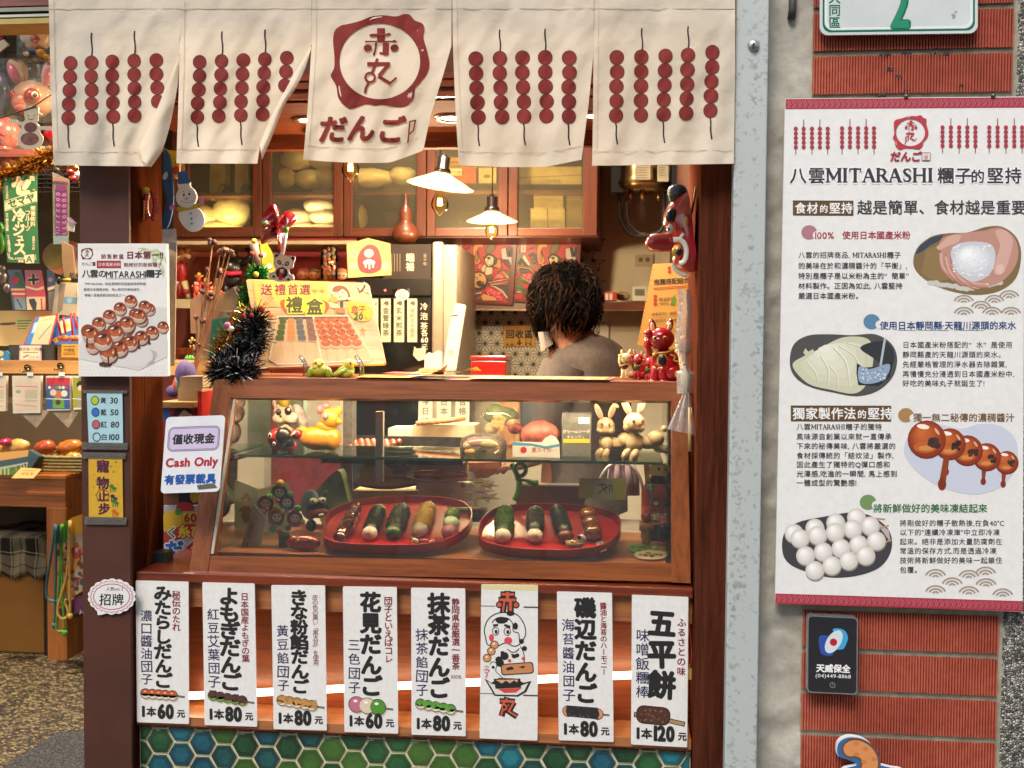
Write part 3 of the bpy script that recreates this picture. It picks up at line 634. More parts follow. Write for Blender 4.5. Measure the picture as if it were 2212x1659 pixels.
def both(P,w_,closed=False):s.line('drawing',P,w_+5,INKB,closed);
for P,w_ in(([(52,12),(52,34)],7),([(38,19),(67,19)],6),([(34,30),(70,30)],6),([(46,32),(43,56)],6),([(58,32),(58,54)],7)):s.line('drawing',P,w_+6,INKB)
for c in((36,40),(69,40)):s.disc('drawing',c[0],c[1],7,INKB)
for P,w_ in(([(52,14),(52,34)],6),([(40,19),(65,19)],5),([(36,30),(68,30)],5),([(46,32),(43,54)],4),([(58,32),(58,52)],6)):s.line('drawing',P,w_,O)
for c in((36,40),(69,40)):s.disc('drawing',c[0],c[1],4.5,O)
for P,w_ in(([(38,232),(68,232)],6),([(53,224),(42,262)],6),([(66,233),(56,252),(72,262)],6)):s.line('drawing',P,w_+6,INKB)
for P,w_ in(([(40,232),(67,232)],5),([(53,226),(44,240)],4),([(44,250),(41,262)],4),([(66,233),(56,252),(72,261)],4)):s.line('drawing',P,w_,O)
s.ring('drawing',oval(47,244,3,3),oval(47,244,6.5,6.5),O)
head=smooth([(10,108),(7,90),(14,70),(30,58),(52,55),(72,60),(85,78),(88,98),(78,116),(66,122),(48,116),(30,124),(14,120)],5,True)
s.line('drawing',head,2,INKB,True);s.line('drawing',smooth([(22,76),(30,68),(50,66),(62,76),(64,92),(74,96),(76,110)],5),1.8,INKB)
s.poly('drawing',smooth([(28,68),(40,64),(54,68),(48,76),(34,77)],4,True),INKB);s.disc('drawing',58,57,8,INKB,5);s.disc('drawing',68,82,5,INKB,7)
for c in((29,93),(52,93)):s.ring('drawing',oval(c[0],c[1],5.5,7),oval(c[0],c[1],7,8.5),INKB);s.disc('drawing',c[0]+1,c[1]+1,3,INKB,4)
for P in([(24,82),(34,80)],[(46,80),(58,84)]):s.line('drawing',P,4.5,INKB)
for c in((21,106,5,7),(54,111,8,7)):s.disc('drawing',c[0],c[1],c[2],ink('#d2434d'),c[3])
for i,c in enumerate(((27,120),(21,133),(13,147))):s.disc('drawing',c[0],c[1],8.5,INKB);s.disc('drawing',c[0],c[1],7,ink('#c68a5a'));s.disc('drawing',c[0]-1,c[1]-2,2.4,ink('#ecd0b0'))
for c in((43,136,4),(47,142,8),(36,150,7),(38,156,8),(80,112,5),(86,126,5),(72,140,4)):s.disc('drawing',c[0],c[1],c[2],INKB)
s.line('drawing',smooth([(78,122),(84,134),(86,148),(84,158)],5),1.8,INKB);s.line('drawing',smooth([(52,128),(62,134),(70,132),(76,126)],5),1.8,INKB);s.disc('drawing',66,142,5,INKB,4);s.line('drawing',[(60,138),(74,141)],2.5,INKB);s.disc('drawing',57,151,3.5,ink('#d2434d'));s.disc('drawing',84,146,3.5,ink('#d2434d'))
s.poly('drawing',rot2(rrect(40,155,104,178,6),-.1,(72,166)),INKB);s.poly('drawing',rot2(rrect(42,157,102,176,5),-.1,(72,166)),ink('#bf7f52'));s.poly('drawing',[(50,166),(62,162),(66,168),(52,171)],INKB);s.poly('drawing',[(74,163),(88,160),(84,166)],INKB)
s.poly('drawing',[(8,188),(22,196),(36,186),(70,186),(84,194),(100,190),(90,212),(74,222),(28,222)],INKB);s.poly('drawing',[(14,193),(24,199),(80,200),(94,194),(86,210),(72,219),(30,219)],ink('#d3cfc8'));s.poly('drawing',[(34,208),(82,204),(70,214),(48,216)],ink('#c4433f'))
s.poly('drawing',[(26,188),(78,186),(80,204),(30,208)],INKB);s.poly('drawing',[(30,190),(74,188),(72,194),(66,190),(58,196),(50,191),(42,197),(34,192)],ink('#cf9b78'))
s.line('drawing',smooth([(18,160),(24,154),(32,158),(30,172),(38,180),(48,190)],5),1.3,INKB);s.disc('drawing',25,165,3,INKB)
s.text('drawing','ウマイ',12,166,13,ink('#b83a44'),vert=True,bold=.02,step=9,jit=.3)
s.done('price_card','corrugated card strip drawn with two folk faces between the price cards','card sign','price cards along the counter front')
# ================================================================ papers on the left pillar
TAPE=clear('#d8d2c8',1.5,.12,60,.12)
def tapes(s,L):
 for x0,y0,x1,y1 in L:s.poly('tape',[(x0,y0),(x1,y0+1.5),(x1-1,y1),(x0+1,y1-1)],TAPE)
s=Sheet(Y=-.004);s.board([(187,846),(264,845),(266,963),(192,964)],.0015,mat('#9fc4cb',.6,.04,60));s.l=.0004
for i,(c,ch,pr,y)in enumerate((('#a7b82a','黃','30',865),('#2a66b0','藍','50',890.5),('#b9505c','紅','80',917),(None,'白','100',944))):
 x=205+i*1.2;s.ring('drawing',oval(x,y,7.2,8.2,20),oval(x,y,9,10,20),INKB)
 if c:s.disc('drawing',x,y,7.4,ink(c),8.3)
 s.text('lettering',ch,223+i*.6,y,14,INKB,bold=.004,align='c',jit=.05);s.text('lettering',pr,246+i*1.2-(3 if pr=='100' else 0),y-.5,18,INKB,bold=.01,align='c',shear=.08)
tapes(s,[(178,842,275,850),(176,955,276,972)]);s.done('price_note','pale blue taped note listing colours yellow, blue, red and white with prices','note')
s=Sheet(Y=-.004);s.board([(191,988),(264,987),(266,1123),(192,1122)],.0015,mat('#c79a24',.6,.05,60));s.l=.0004;PUR=ink('#4a1330')
for ch,y,x in(('寵',1007,222),('物',1043,222),('止',1071,223),('步',1099,225)):s.text('lettering',ch,x,y,27,PUR,bold=.03,align='c',jit=.06)
s.ring('drawing',oval(222,1070,12.6,12,24),oval(222,1070,14,13.4,24),ink('#8a2320'))
for x,y,c in((241,1050,'#3a6a1e'),(243,1072,'#2a2a20'),(246,1082,'#2f6b2c'),(246,1104,'#b5561c')):
 s.disc('drawing',x,y,5,ink(c),4);s.disc('drawing',x+6,y+5,5,ink(c),3)
 for d in(-2,3,8):s.line('drawing',[(x+d,y+4),(x+d,y+13)],2,ink(c))
for x,y in((250,998),(240,1007),(245,1019),(203,1025),(208,1038),(202,1052),(206,1068)):s.disc('drawing',x,y,2.6,ink('#6a7a1e' if x>230 else '#a87e1e'),1.6,n=8)
tapes(s,[(178,977,272,992),(182,1116,274,1134)]);s.done('pet_note','yellow paper sign with purple characters and small coloured animals','sign')
s=Sheet(Y=-.006);c=(241,1289)
def scal(rx,ry,n,d):return[(c[0]+(rx+d*abs(math.sin(a*n/2)))*math.cos(a),c[1]+(ry+d*abs(math.sin(a*n/2)))*math.sin(a))for a in[2*math.pi*i/110 for i in range(110)]]
P=scal(49,36,18,3);P=[p if not(210<p[0]<224 and p[1]>1300)else(p[0]-1,1329-(p[0]-210)*.1)for p in P]
s.board(P,.003,mat('#dcd9d6',.6,.03));MG=ink('#b0305e');s.l=.0003;s.line('border',oval(c[0],c[1],39,27.5,60),1.6,MG,True)
for i in range(24):
 a=2*math.pi*i/24;x,y=c[0]+42*math.cos(a),c[1]+30.5*math.sin(a);s.line('border',[(x+3.8*math.cos(b)*1.1,y+3.8*math.sin(b))for b in[a-1.4+2.8*j/6 for j in range(7)]],1.2,MG)
s.text('lettering','人気',229,1272,9,INKB,bold=.0);s.text('lettering','NO.',247,1273,7.5,INKB);s.text('lettering','1',263,1272,11,INKB,bold=.04);s.text('lettering','招牌',241,1295,27,INKB,bold=.006,align='c',jit=.03)
s.done('speech_bubble_badge','white scalloped speech bubble badge with pink loops on pillar','badge')
s=Sheet(Y=-.02);s.board([(168,526),(360,526),(363,813),(170,813)],.012,mat('#e0dcd6',.5,.02,40));s.l=.0003
GRN=ink('#9fae72')
for(x,y,r,a0)in((330,540,26,.3),(352,548,24,1.2),(312,535,16,.5),(355,585,17,1.8),(338,565,13,2.2)):
 for k in range(5):
  a=a0+k*.62;s.poly('picture',[(x,y),(min(359,x+r*.55*math.cos(a-.18)),max(527,y+r*.55*math.sin(a-.18))),(min(359.5,x+r*math.cos(a)),max(527,y+r*math.sin(a))),(min(359,x+r*.55*math.cos(a+.18)),max(527,y+r*.55*math.sin(a+.18)))],GRN if k%2 else ink('#b6c08c'))
logo(s,'logo',188,548,.034,ink('#6f2a2c'),PAPER,False);s.text('lettering','だんご',176,570,8,ink('#5b2c2c'),bold=.02);s.rect('lettering',200,566,206,574,ink('#5b2c2c'))
s.text('lettering','銷售數量',217,554,11.6,ink('#7c2a33'),bold=.02,step=12.8);s.text('lettering','日本第一!!',272,551,17.5,ink('#68222c'),bold=.025,step=18.2)
s.rect('lettering',209,563,261,579,ink('#9a2b38'));s.text('lettering','日本国産米粉',211.5,571,8.2,PAPER,bold=.02);s.text('lettering','剛烤好的新鮮糰子',267,572,10.4,ink('#7c2a33'),bold=.015)
BK=ink('#232323');s.text('lettering','八雲の',177,591,18.5,BK,bold=.012,step=17.5);s.text('lettering','MITARASHI',228,592,20,BK,bold=.008,sx=.86);s.text('lettering','糰子',316,591,18,BK,bold=.025,step=17)
s.line('lettering',[(228,602),(316,602)],.7,BK)
for i,tx in enumerate(('『MITARASHI』來說,剛烤好就是最美味的時候!','嚴選日本國產米粉、用心製作的美味佳作。','堪稱八雲最受歡迎的商品之一。')):s.text('lettering',tx,179+i*1.5,613+i*12.3,6.9,BK,sx=.97)
s.poly('picture',[(170.5,745),(205,690),(280,660),(361,665),(362,770),(300,800),(171,775)],ink('#cfcac4'))
for x,y,r in((228,795,12),(310,690,8)):s.disc('picture',x,y-8,r*1.2,ink('#4a2a1e'),r*.5)
def mita(s,x,y,r):
 s.disc('picture',x+r*.12,y+r*.25,r*1.02,ink('#6b4632'));s.ball('picture',x,y+r*.1,r,'#b89a86','#e2d6cc',None,4)
 s.poly('picture',[(x+r*math.cos(a),y-.1*r+r*.92*math.sin(a))for a in[math.pi-.35+3.84*j/14 for j in range(15)]]+[(x+r*.6,y+r*.55),(x+r*.3,y+r*.3),(x-r*.1,y+r*.5),(x-r*.5,y+r*.25)],ink('#8a3a18'))
 for k_,c in((.78,'#a04c20'),(.6,'#b5622c'),(.42,'#a34a20')):s.disc('picture',x+r*(.78-k_)*.3,y-r*.12,r*k_,ink(c),r*k_*.75)
 s.disc('picture',x-r*.05,y-r*.5,r*.55,ink('#5a2214'),r*.26,-.2);s.disc('picture',x+r*.15,y-r*.55,r*.25,ink('#32120c'),r*.12,-.2);s.disc('picture',x-r*.3,y-r*.48,r*.22,ink('#f3e2d4'),r*.09,-.35);s.disc('picture',x+r*.55,y-r*.1,r*.08,ink('#e6c4a6'),r*.18,.3)
for row,(x0,y0,x1,y1,r0,r1,n)in enumerate(((263,676,283,690,14,14,0),(228,727,322,668,15,13,4),(252,715,312,662,15,13,4),(190,716,282,650,15,13,5),(212,738,305,690,17,14,4),(192,732,344,693,16,12,0),(200,748,218,745,15,15,1),(234,763,352,706,19,12,6),(195,722,200,722,18,18,1),(222,736,300,682,20,15,4))):
 for i in range(n):
  f=(n-1-i)/max(1,n-1);mita(s,x0+(x1-x0)*f,y0+(y1-y0)*f,r0+(r1-r0)*f)
for x,y in((188,742),(250,762),(234,783),(300,745),(322,736)):s.line('picture',[(x,y-12),(x,y+4)],4,ink('#4a2014'),w2=2.5);s.disc('picture',x,y+5,3,ink('#3a1a12'))
for k in range(5):s.line('picture',smooth([(312+k*3,790-k*2),(330,775+k*2),(338-k*2,762+k*2),(322+k*2,754+k)],5),.6,ink('#aaa49e'))
for i in range(23):
 for j in range(3):s.disc('border',174+i*8.3+(j%2)*4,791+j*7.5,1.0,ink('#b5a98c'),n=5);s.disc('border',174+i*6.3+(j%2)*3,531+j*5,.8,ink('#b5a98c'),n=5)if i<18 and j<2 else 0
s.done('dango_poster','white poster of glazed grilled dango on the left wooden pillar','poster',bevel=.0015)
s=Sheet(Y=.012);s.board([(352,520),(381,522),(377,790),(355,792)],.004,mat('#a3886a',.7,.05));s.l=.0004;s.poly('sleeve',[(350,496),(380,494),(383,520),(381,545),(352,530)],TAPE);s.done('brown_folder','brown board in clear plastic sleeve behind the pillar poster','folder')
s=Sheet(p=at(412,980,-.004),n=V((.05,-1,.12)));Q=rot2(rrect(353,899,480,1064,9),.0,(415,980));Q=[(x-(y-980)*.075,y-(x-415)*.035)for x,y in Q]
s.board(Q,.003,mat('#d4d4d6',.3,.03,30,coat=.4));s.l=.0003;s.T=lambda x,y:(x-(y-980)*.075,y-(x-415)*.035);LV,LV2=ink('#b3a3bf',.35),ink('#5b4a6a',.35)
for i,(d,m_)in enumerate(((0,LV2),(1.3,LV),(3.2,LV2),(4.2,ink('#bfb2ca',.35)))):s.rect('border',360+d,921+d,472-d,974-d,m_,12-d)
s.text('lettering','僅收現金',416,948,22.5,INKB,bold=.04,align='c',step=23);s.text('lettering','Cash Only',416,997,26,ink('#a3222f',.35),bold=.035,align='c',sx=.95);s.text('lettering','有發票載具',415,1035,22,ink('#1f4f93',.35),bold=.04,align='c',step=22.4)
s.T=None;s.poly('tape',[(425,1048),(462,1043),(470,1054),(428,1058)],TAPE);s.done('cash_sign','white rounded sign with lilac box reading Cash Only','sign')
# ================================================================ right wall: poster, house number, badge
PB=Sheet(Y=-.022);s=PB
s.board([(1696,213),(2214,208.5),(2209,1322),(1674,1302)],.012,mat('#e0deda',.6,.025,70));s.l=.0003
BR,RD,BK2=ink('#a02c3c'),ink('#9c2636'),ink('#2c2a28');PAT=ink('#c8808a')
def band(y0l,y0r,h,xl,xr):
 s.poly('border',[(xl,y0l),(xr,y0r),(xr,y0r+h+.5),(xl-.4,y0l+h)],BR);n=44;w_=(xr-xl)/n
 for i in range(n):
  x=xl+i*w_;y=y0l+(y0r-y0l)*i/n
  s.line('border',[(x+1,y+h*.15),(x+w_*.6,y+h*.55),(x+w_*.2,y+h*.9)],.9,PAT);s.line('border',[(x+w_*.5,y+h*.1),(x+w_*.95,y+h*.5),(x+w_*.6,y+h*.85)],.9,PAT)
band(214,210,22,1697,2213.5);band(1282,1298.5,22,1675,2209.5)
def skew(cols,y0,r=4.3,sp=9.9):
 for i,x in enumerate(cols):
  if i%2:s.line('border',[(x,y0-20),(x,y0)],1.6,ink('#6a2a2a'))
  else:s.line('border',[(x,y0+4*sp),(x,y0+4*sp+16)],1.6,ink('#6a2a2a'))
  for k in range(5):s.disc('border',x,y0+k*sp,r+.3,ink('#a5303c'),n=12)
for c,y in(((1719,1736,1754,1771,1788),278),((1819,1836,1853.5,1871,1888),277),((2036,2054,2072,2089.5,2107),275),((2137,2155,2173,2191,2208),275)):skew(c,y)
logo(s,'logo',1967,286,.0985,ink('#b3333f'),PAPER)
s.text('logo','だんご',1923,338,23,RD,bold=.035,step=22.5,shear=.08);s.rect('logo',1991,329,2010,347,RD,3);s.rect('logo',1992.3,330.3,2008.7,345.7,PAPER,2);s.text('logo','八',2000.5,334,9,RD,bold=.02,align='c');s.text('logo','雲',2000.5,341,9,RD,bold=.02,align='c')
SER={'M':[((1,10),(1,0),1.5),((1,0),(5,8),2),((5,8),(9,0),1.2),((9,0),(9,10),2.2)],'I':[((2,0),(2,10),2.2)],'T':[((0,.4),(8,.4),1.1),((4,0),(4,10),2.2),((.3,.2),(.3,2.4),.9),((7.7,.2),(7.7,2.4),.9)],'A':[((4.2,0),(1,10),1.1),((4.2,0),(7.8,10),2.3),((2.3,6.6),(6.4,6.6),1)],'R':[((1.5,0),(1.5,10),2.1),((1.5,.5),(5,.6),1.1),((5,.6),(6.3,2.8),1.8),((6.3,2.8),(5,5),1.6),((5,5),(1.5,5.1),1),((4,5),(7.6,10),2.1)],'S':[((5.6,2.2),(4.8,.6),1),((4.8,.6),(2.2,.5),1.1),((2.2,.5),(1.1,2.4),1.8),((1.1,2.4),(2.6,4.4),1.9),((2.6,4.4),(4.8,5.8),2),((4.8,5.8),(5.5,7.8),1.9),((5.5,7.8),(4.2,9.5),1.6),((4.2,9.5),(1.6,9.4),1.1),((1.6,9.4),(.8,7.4),1)],'H':[((1.3,0),(1.3,10),2.1),((7.7,0),(7.7,10),2.1),((1.3,5),(7.7,5),1.1)]}
SW={'M':10,'I':4,'T':8,'A':8.6,'R':7.6,'S':6.4,'H':9}
def serif(s,part,word,x,y,h,m,grow=0,k=1.0):
 u=h/10
 for ch in word:
  for a,b,w_ in SER[ch]:s.line(part,[(x+a[0]*u*k,y+a[1]*u),(x+b[0]*u*k,y+b[1]*u)],w_*u*k+grow,m)
  for a,b,w_ in SER[ch]:
   for p in(a,b):
    if p[1]in(0,10)and ch!='S' and not(ch=='A' and p[1]==0)and not(ch=='M' and p==(5,8)):s.line(part,[(x+(p[0]-1.5)*u*k,y+p[1]*u),(x+(p[0]+1.5)*u*k,y+p[1]*u)],.9*u+grow,m)
  x+=(SW[ch]+.9)*u*k
 return x
WH=ink('#e9e8e6');DG=ink('#333234')
s.l=.0004;HX=(('八',1724),('雲',1764),('糰',2043),('子',2081),('的',2112),('堅',2150),('持',2189))
def head_(m,b,gr):
 for ch,x in HX:s.text('heading',ch,x,379 if ch!='的' else 381,37 if ch!='的' else 31,m,bold=b,align='c')
 serif(s,'heading','MITARASHI',1785,364,29,m,gr,1.085)
head_(WH,.09,7);head_(DG,.014,0)
def boxed(x0,y0,x1,y1,t_,size,step):
 s.rect('heading',x0,y0,x1,y1,ink('#5e4423'));s.line('heading',[(x0,y0),(x1,y0),(x1,y1),(x0,y1)],1,ink('#3e2c18'),True);x=x0+step*.62
 for ch in t_:
  sm=ch=='的';x+=-step*.06 if sm else 0;s.text('heading',ch,x,(y0+y1)/2+(1.5 if sm else 0),size*(.74 if sm else 1),WH,bold=.015,align='c');x+=step*(.92 if sm else 1)
s.l=.0004;boxed(1713,434,1843.5,465,'食材的堅持',25,26);boxed(1708.5,877,1925,909.5,'獨家製作法的堅持',27,27.6)
s.text('heading','越是簡單、食材越是重要',1851,448,33,DG,step=33.3,bold=.006)
def bullet(x,y,r,c):s.disc('picture',x,y,r,ink(c),r*.92);s.disc('picture',x+r*.95,y+r*.35,r*.5,mat('#e0deda',.6,.025,70))
s.l=.0004;bullet(1748,502,17,'#a9737a');bullet(1883,695,18,'#587f9f');bullet(1957,897,17,'#a47c4f');bullet(1875,1085,18,'#6f8d57')
s.text('heading','100%',1760,508,20,RD,bold=.01,sx=1.05);s.text('heading','使用日本國產米粉',1819,508,18.4,RD,step=18.5,bold=.014)
s.text('heading','使用日本靜岡縣·天龍川源頭的來水',1900,703,19.2,ink('#1d3f73'),step=19.4,bold=.014)
for x0,x1 in((1939,1979),(1983,2050),(2063,2125)):s.line('heading',[(x0,713),(x1,714)],.8,ink('#1d3f73'))
s.text('heading','獨一無二秘傳的濃稠醬汁',1972,902,19.6,ink('#735432'),step=20,bold=.012);s.text('heading','將新鮮做好的美味凍結起來',1886,1098,20.4,ink('#2f6a37'),step=20.6,bold=.014)
def para(x,L,sz=15.4,st=16.1):
 s.l=.0004
 for y,tx in L:
  i=tx.find('MITARASHI')
  if i>=0:
   a=s.text('lettering',tx[:i],x,y,sz,DG,step=st,bold=.004);x2=serif(s,'lettering','MITARASHI',x+a+1,y-5.2,10.6,DG,0,.93);s.text('lettering',tx[i+9:],x2,y,sz,DG,step=st,bold=.004)
  else:s.text('lettering',tx,x,y,sz,DG,step=st,bold=.004)
para(1724,((551,'八雲的招牌商品, MITARASHI糰子'),(574,'的美味在於和濃稠醬汁的「平衡」,'),(596,'特別是糰子是以米粉為主的“簡單”'),(617.5,'材料製作。正因為如此, 八雲堅持'),(639,'嚴選日本國產米粉。')),15,15.5)
para(1949,((745,'日本國產米粉搭配的“水”是使用'),(766,'靜岡縣產的天龍川源頭的來水。'),(787,'先經嚴格管理的淨水器去除雜質,'),(808,'再慢慢充分浸透到日本國產米粉中,'),(828,'好吃的美味丸子就誕生了!')),15,15.9)
para(1720,((922,'八雲MITARASHI糰子的獨特'),(943,'風味源自創業以來就一直傳承'),(963.5,'下來的秘傳美味, 八雲將嚴選的'),(984,'食材採傳統的「結炊法」製作,'),(1003.5,'因此產生了獨特的Q彈口感和'),(1023.5,'光澤感,吃進的一瞬間, 馬上感到'),(1043,'一體成型的驚艷感!')),15,15.9)
para(1943,((1130,'將剛做好的糰子散熱後,在負40°C'),(1150,'以下的"連續冷凍庫"中立即冷凍'),(1170,'起來。絕非是添加大量防腐劑在'),(1190,'常溫的保存方式,而是透過冷凍'),(1210.5,'技術將新鮮做好的美味一起鎖住'),(1231,'包覆。')),15,15.9)
def wave(x,y,r,m):
 for k in(1,.66,.33):
  R0,R1=r*k,r*(k-.17);s.ring_arc(x,y,R0,R1,m)
def ring_arc(x,y,R0,R1,m):
 A=[math.pi*1.1+math.pi*.8*i/12 for i in range(13)];l=s.up()
 s.mb('picture').add([s.P(x+R0*math.cos(a),y+R0*.8*math.sin(a),l)for a in A]+[s.P(x+R1*math.cos(a),y+R1*.8*math.sin(a),l)for a in A],[[i,i+1,14+i,13+i]for i in range(12)],m)
s.ring_arc=ring_arc
s.l=.0004;TAU=ink('#a0907f')
for x,y in((2082,655),(2119,668),(2148,655),(2180,645),(2082,681),(2143,681),(2184,681)):wave(x,y,23,TAU)
for x,y in((2021,1248),(2093,1250),(2129,1243),(2057,1266),(2130,1268),(2021,1283),(2093,1285),(2166,1290)):wave(x,y,24,TAU)
def blob(P):return smooth(P,6,True)
s.l=.0004;A_=blob([(1974,575),(1980,538),(2010,512),(2045,504),(2090,502),(2130,490),(2165,490),(2195,512),(2206,550),(2195,600),(2160,628),(2110,637),(2050,628),(2000,605)])
s.poly('picture',A_,ink('#7b6540'));s.poly('picture',[(1977,550),(1986,532),(2010,514),(2038,506),(2030,520),(2010,530),(1990,545)],ink('#35404f'));s.poly('picture',[(2000,540),(2040,524),(2080,520),(2060,600),(2020,610),(1990,590)],ink('#8a7148'))
for i in range(26):x=2010+i*6;s.disc('picture',x,622-abs(i-13)*.9+rnd.uniform(-2,3),7,ink('#c3bfb3'),5)
SK,SK2,SK3=ink('#b98878'),ink('#a6705f'),ink('#cda394')
s.poly('picture',blob([(2027,532),(2040,512),(2075,504),(2125,498),(2160,492),(2190,512),(2200,545),(2190,580),(2160,610),(2110,622),(2065,604),(2044,575),(2034,545)]),SK)
s.poly('picture',blob([(2023,534),(2032,526),(2052,510),(2075,508),(2070,522),(2046,532),(2030,540)]),SK3)
for k_,(a,m_,b)in enumerate((((2036,548),(2040,578),(2064,604)),((2046,556),(2056,590),(2084,614)),((2060,572),(2076,602),(2108,621)),((2082,590),(2104,612),(2136,616)))):
 P=smooth([a,m_,b],6);s.line('picture',P,17,SK2,w2=13);s.line('picture',[(x-1,y-1)for x,y in P],13,SK,w2=10);s.line('picture',[(x-3,y-2)for x,y in P],5,SK3,w2=3);s.disc('picture',P[-1][0]-3,P[-1][1]-2,4,ink('#d8b5a6'),3,.6)
s.poly('picture',blob([(2056,538),(2075,525),(2110,522),(2140,528),(2150,548),(2146,578),(2128,600),(2098,608),(2070,590),(2056,562)]),ink('#c3c5c9'))
s.ball('picture',2102,562,44,'#c9cbce','#f2f2f2',None,6,34)
for i in range(70):s.disc('picture',rnd.uniform(2060,2145),rnd.uniform(530,598),2.6,ink(rnd.choice(['#eeeeee','#d5d6d9','#e6e6e6'])),1.8,n=7)
s.poly('picture',blob([(2150,500),(2172,498),(2188,520),(2180,560),(2166,592),(2148,590),(2152,560),(2160,530)]),SK3);s.poly('picture',blob([(2154,574),(2166,572),(2168,586),(2160,592),(2152,588)]),ink('#d8b5a6'))
s.l=.0004;B_=blob([(1706,785),(1714,745),(1745,725),(1790,722),(1840,724),(1890,722),(1925,742),(1938,775),(1928,815),(1895,845),(1850,856),(1800,848),(1750,836),(1718,815)])
s.poly('picture',B_,ink('#4a4a48'));DO=ink('#c6c5a8');s.poly('picture',blob([(1712,790),(1735,770),(1765,758),(1790,742),(1825,728),(1870,730),(1885,750),(1885,790),(1872,830),(1845,850),(1795,842),(1745,828)]),DO)
for k_,c in enumerate(('#cccbb0','#d2d1b8','#d8d7c0','#deddc9','#e3e2d0')):s.poly('picture',[(1795+(x-1795)*(1-.17*(k_+1))-4*k_,780+(y-780)*(1-.17*(k_+1))-7*k_)for x,y in blob([(1716,790),(1738,772),(1765,760),(1790,745),(1825,731),(1868,733),(1882,752),(1880,790),(1868,828),(1845,845),(1795,838),(1748,825)])],ink(c))
for P,w_ in(([(1772,770),(1788,800),(1786,836)],1.6),([(1800,752),(1826,784),(1834,838)],2),([(1812,748),(1846,772),(1858,812)],1.5),([(1742,782),(1760,806),(1766,828)],1.4),([(1830,742),(1862,752),(1874,778)],1.5),([(1790,790),(1806,812),(1808,840)],1.2)):s.line('picture',smooth(P,6),w_,ink('#a9a888'),w2=.5);s.line('picture',smooth([(x+3,y-1)for x,y in P],6),w_*1.3,ink('#ecebdc'),w2=.5)
s.poly('picture',[(1735,762),(1740,752),(1746,760),(1756,754),(1760,762),(1744,772)],DO);s.poly('picture',blob([(1858,752),(1888,738),(1918,740),(1932,770),(1918,800),(1890,776)]),ink('#2c2e33'))
s.poly('picture',[(1851,784),(1865,794),(1895,792),(1930,780),(1922,815),(1898,834),(1854,832),(1850,806)],ink('#20252c'));s.poly('picture',blob([(1856,792),(1880,797),(1920,786),(1918,808),(1896,826),(1858,826)]),ink('#8b9fb5'))
for i in range(50):s.disc('picture',rnd.uniform(1860,1916),rnd.uniform(796,822),2.4,ink(rnd.choice(['#b8c6d6','#71869e','#d5dde6'])),1.6,n=6)
s.line('picture',[(1912,730),(1902,790)],5,ink('#aab4bc'))
s.l=.0004;C_=blob([(1955,985),(1960,945),(1985,922),(2030,917),(2075,926),(2120,915),(2165,922),(2196,955),(2194,1010),(2165,1050),(2110,1068),(2050,1058),(1995,1030)])
s.poly('picture',C_,ink('#c3c8d4'))
for x,y,r,dr in((2175,998,24,34),(2132,986,29,36),(2090,972,32,0),(2052,958,33,40),(2002,948,40,0)):
 if dr:s.line('picture',[(x-6,y+r*.7),(x-8,y+r+dr*.7)],12,ink('#8a3a16'),w2=6);s.disc('picture',x-8,y+r+dr*.7,6,ink('#7a2f14'),8)
 s.disc('picture',x,y+2,r+1.5,ink('#6a230d'));s.ball('picture',x,y,r,'#8a3010','#c4642a',None,7);s.disc('picture',x-r*.1,y+r*.45,r*.62,ink('#b5602a'),r*.3);s.disc('picture',x-r*.05,y+r*.5,r*.4,ink('#cf8443'),r*.14)
 for q_ in range(9):s.disc('picture',x+r*.4+rnd.uniform(-.25,.25)*r,y+r*.15+rnd.uniform(-.25,.25)*r,r*rnd.uniform(.08,.2),ink(rnd.choice(['#3a2522','#4a2a22','#2c1c1a'])),None,rnd.random()*3,9)
 s.disc('picture',x-r*.2,y-r*.66,r*.34,ink('#f6e4d6'),r*.13,.15);s.disc('picture',x+r*.55,y-r*.4,r*.07,ink('#e0a880'),r*.22,-.6)
s.line('picture',[(2044,990),(2036,1040)],12,ink('#8a3a16'),w2=14);s.disc('picture',2035,1046,9,ink('#7a2a16'),13)
s.l=.0004;D_=blob([(1690,1190),(1695,1150),(1725,1128),(1780,1116),(1840,1107),(1885,1116),(1920,1145),(1926,1185),(1905,1222),(1860,1242),(1800,1248),(1745,1236),(1705,1218)])
s.poly('picture',D_,ink('#3c3b3f'));s.poly('picture',[(1886,1120),(1920,1146),(1924,1172),(1908,1150)],ink('#b8aaa8'))
for a,b in(((1870,1118),(1912,1110+12)),((1890,1146),(1920,1135)),((1895,1180),(1925,1166))):s.line('picture',[a,b],3.5,ink('#b48a5c'))
for x0,y0,x1,y1,n in((1715,1152,1850,1118,4),(1728,1163,1880,1136,5),(1740,1200,1893,1168,5),(1760,1232,1870,1200,4)):
 for k in range(n):
  x,y=x0+(x1-x0)*k/(n-1),y0+(y1-y0)*k/(n-1);s.disc('picture',x+1,y+3,20.8,ink('#8f867b'));s.ball('picture',x,y,20.3,'#c9c2b8','#f4f1ec',None,7)
for px,py in((1957,208),(2145,207)):
 c=at(px,py,-.022);b=s.mb('screw');b.lathe(c,[(0,-.005),(.004,-.004),(.005,0)],mat('#6a6355',.4,metal=.7),12,Matrix.Rotation(math.radians(-90),3,'X'))
s.done('information_poster','tall white poster with red bands explaining the dango, on brick wall','poster',bevel=.001)
s=Sheet(Y=-.02);P=rrect(1773,-190,2114,0,18,8);P=[(x-(0 if y>0 else 2),y*1.0+76-(x-1773)*.013)for x,y in P];s.board(P,.006,mat('#c9cfcd',.28,.04,12,coat=.5));s.l=.0003
GR=ink('#12694a',.3);o2=[(x,y)for x,y in P];cx,cy=1943,38
def inset(d):return[(x+(d if x<cx else-d),y+(d if y<cy else-d))for x,y in P]
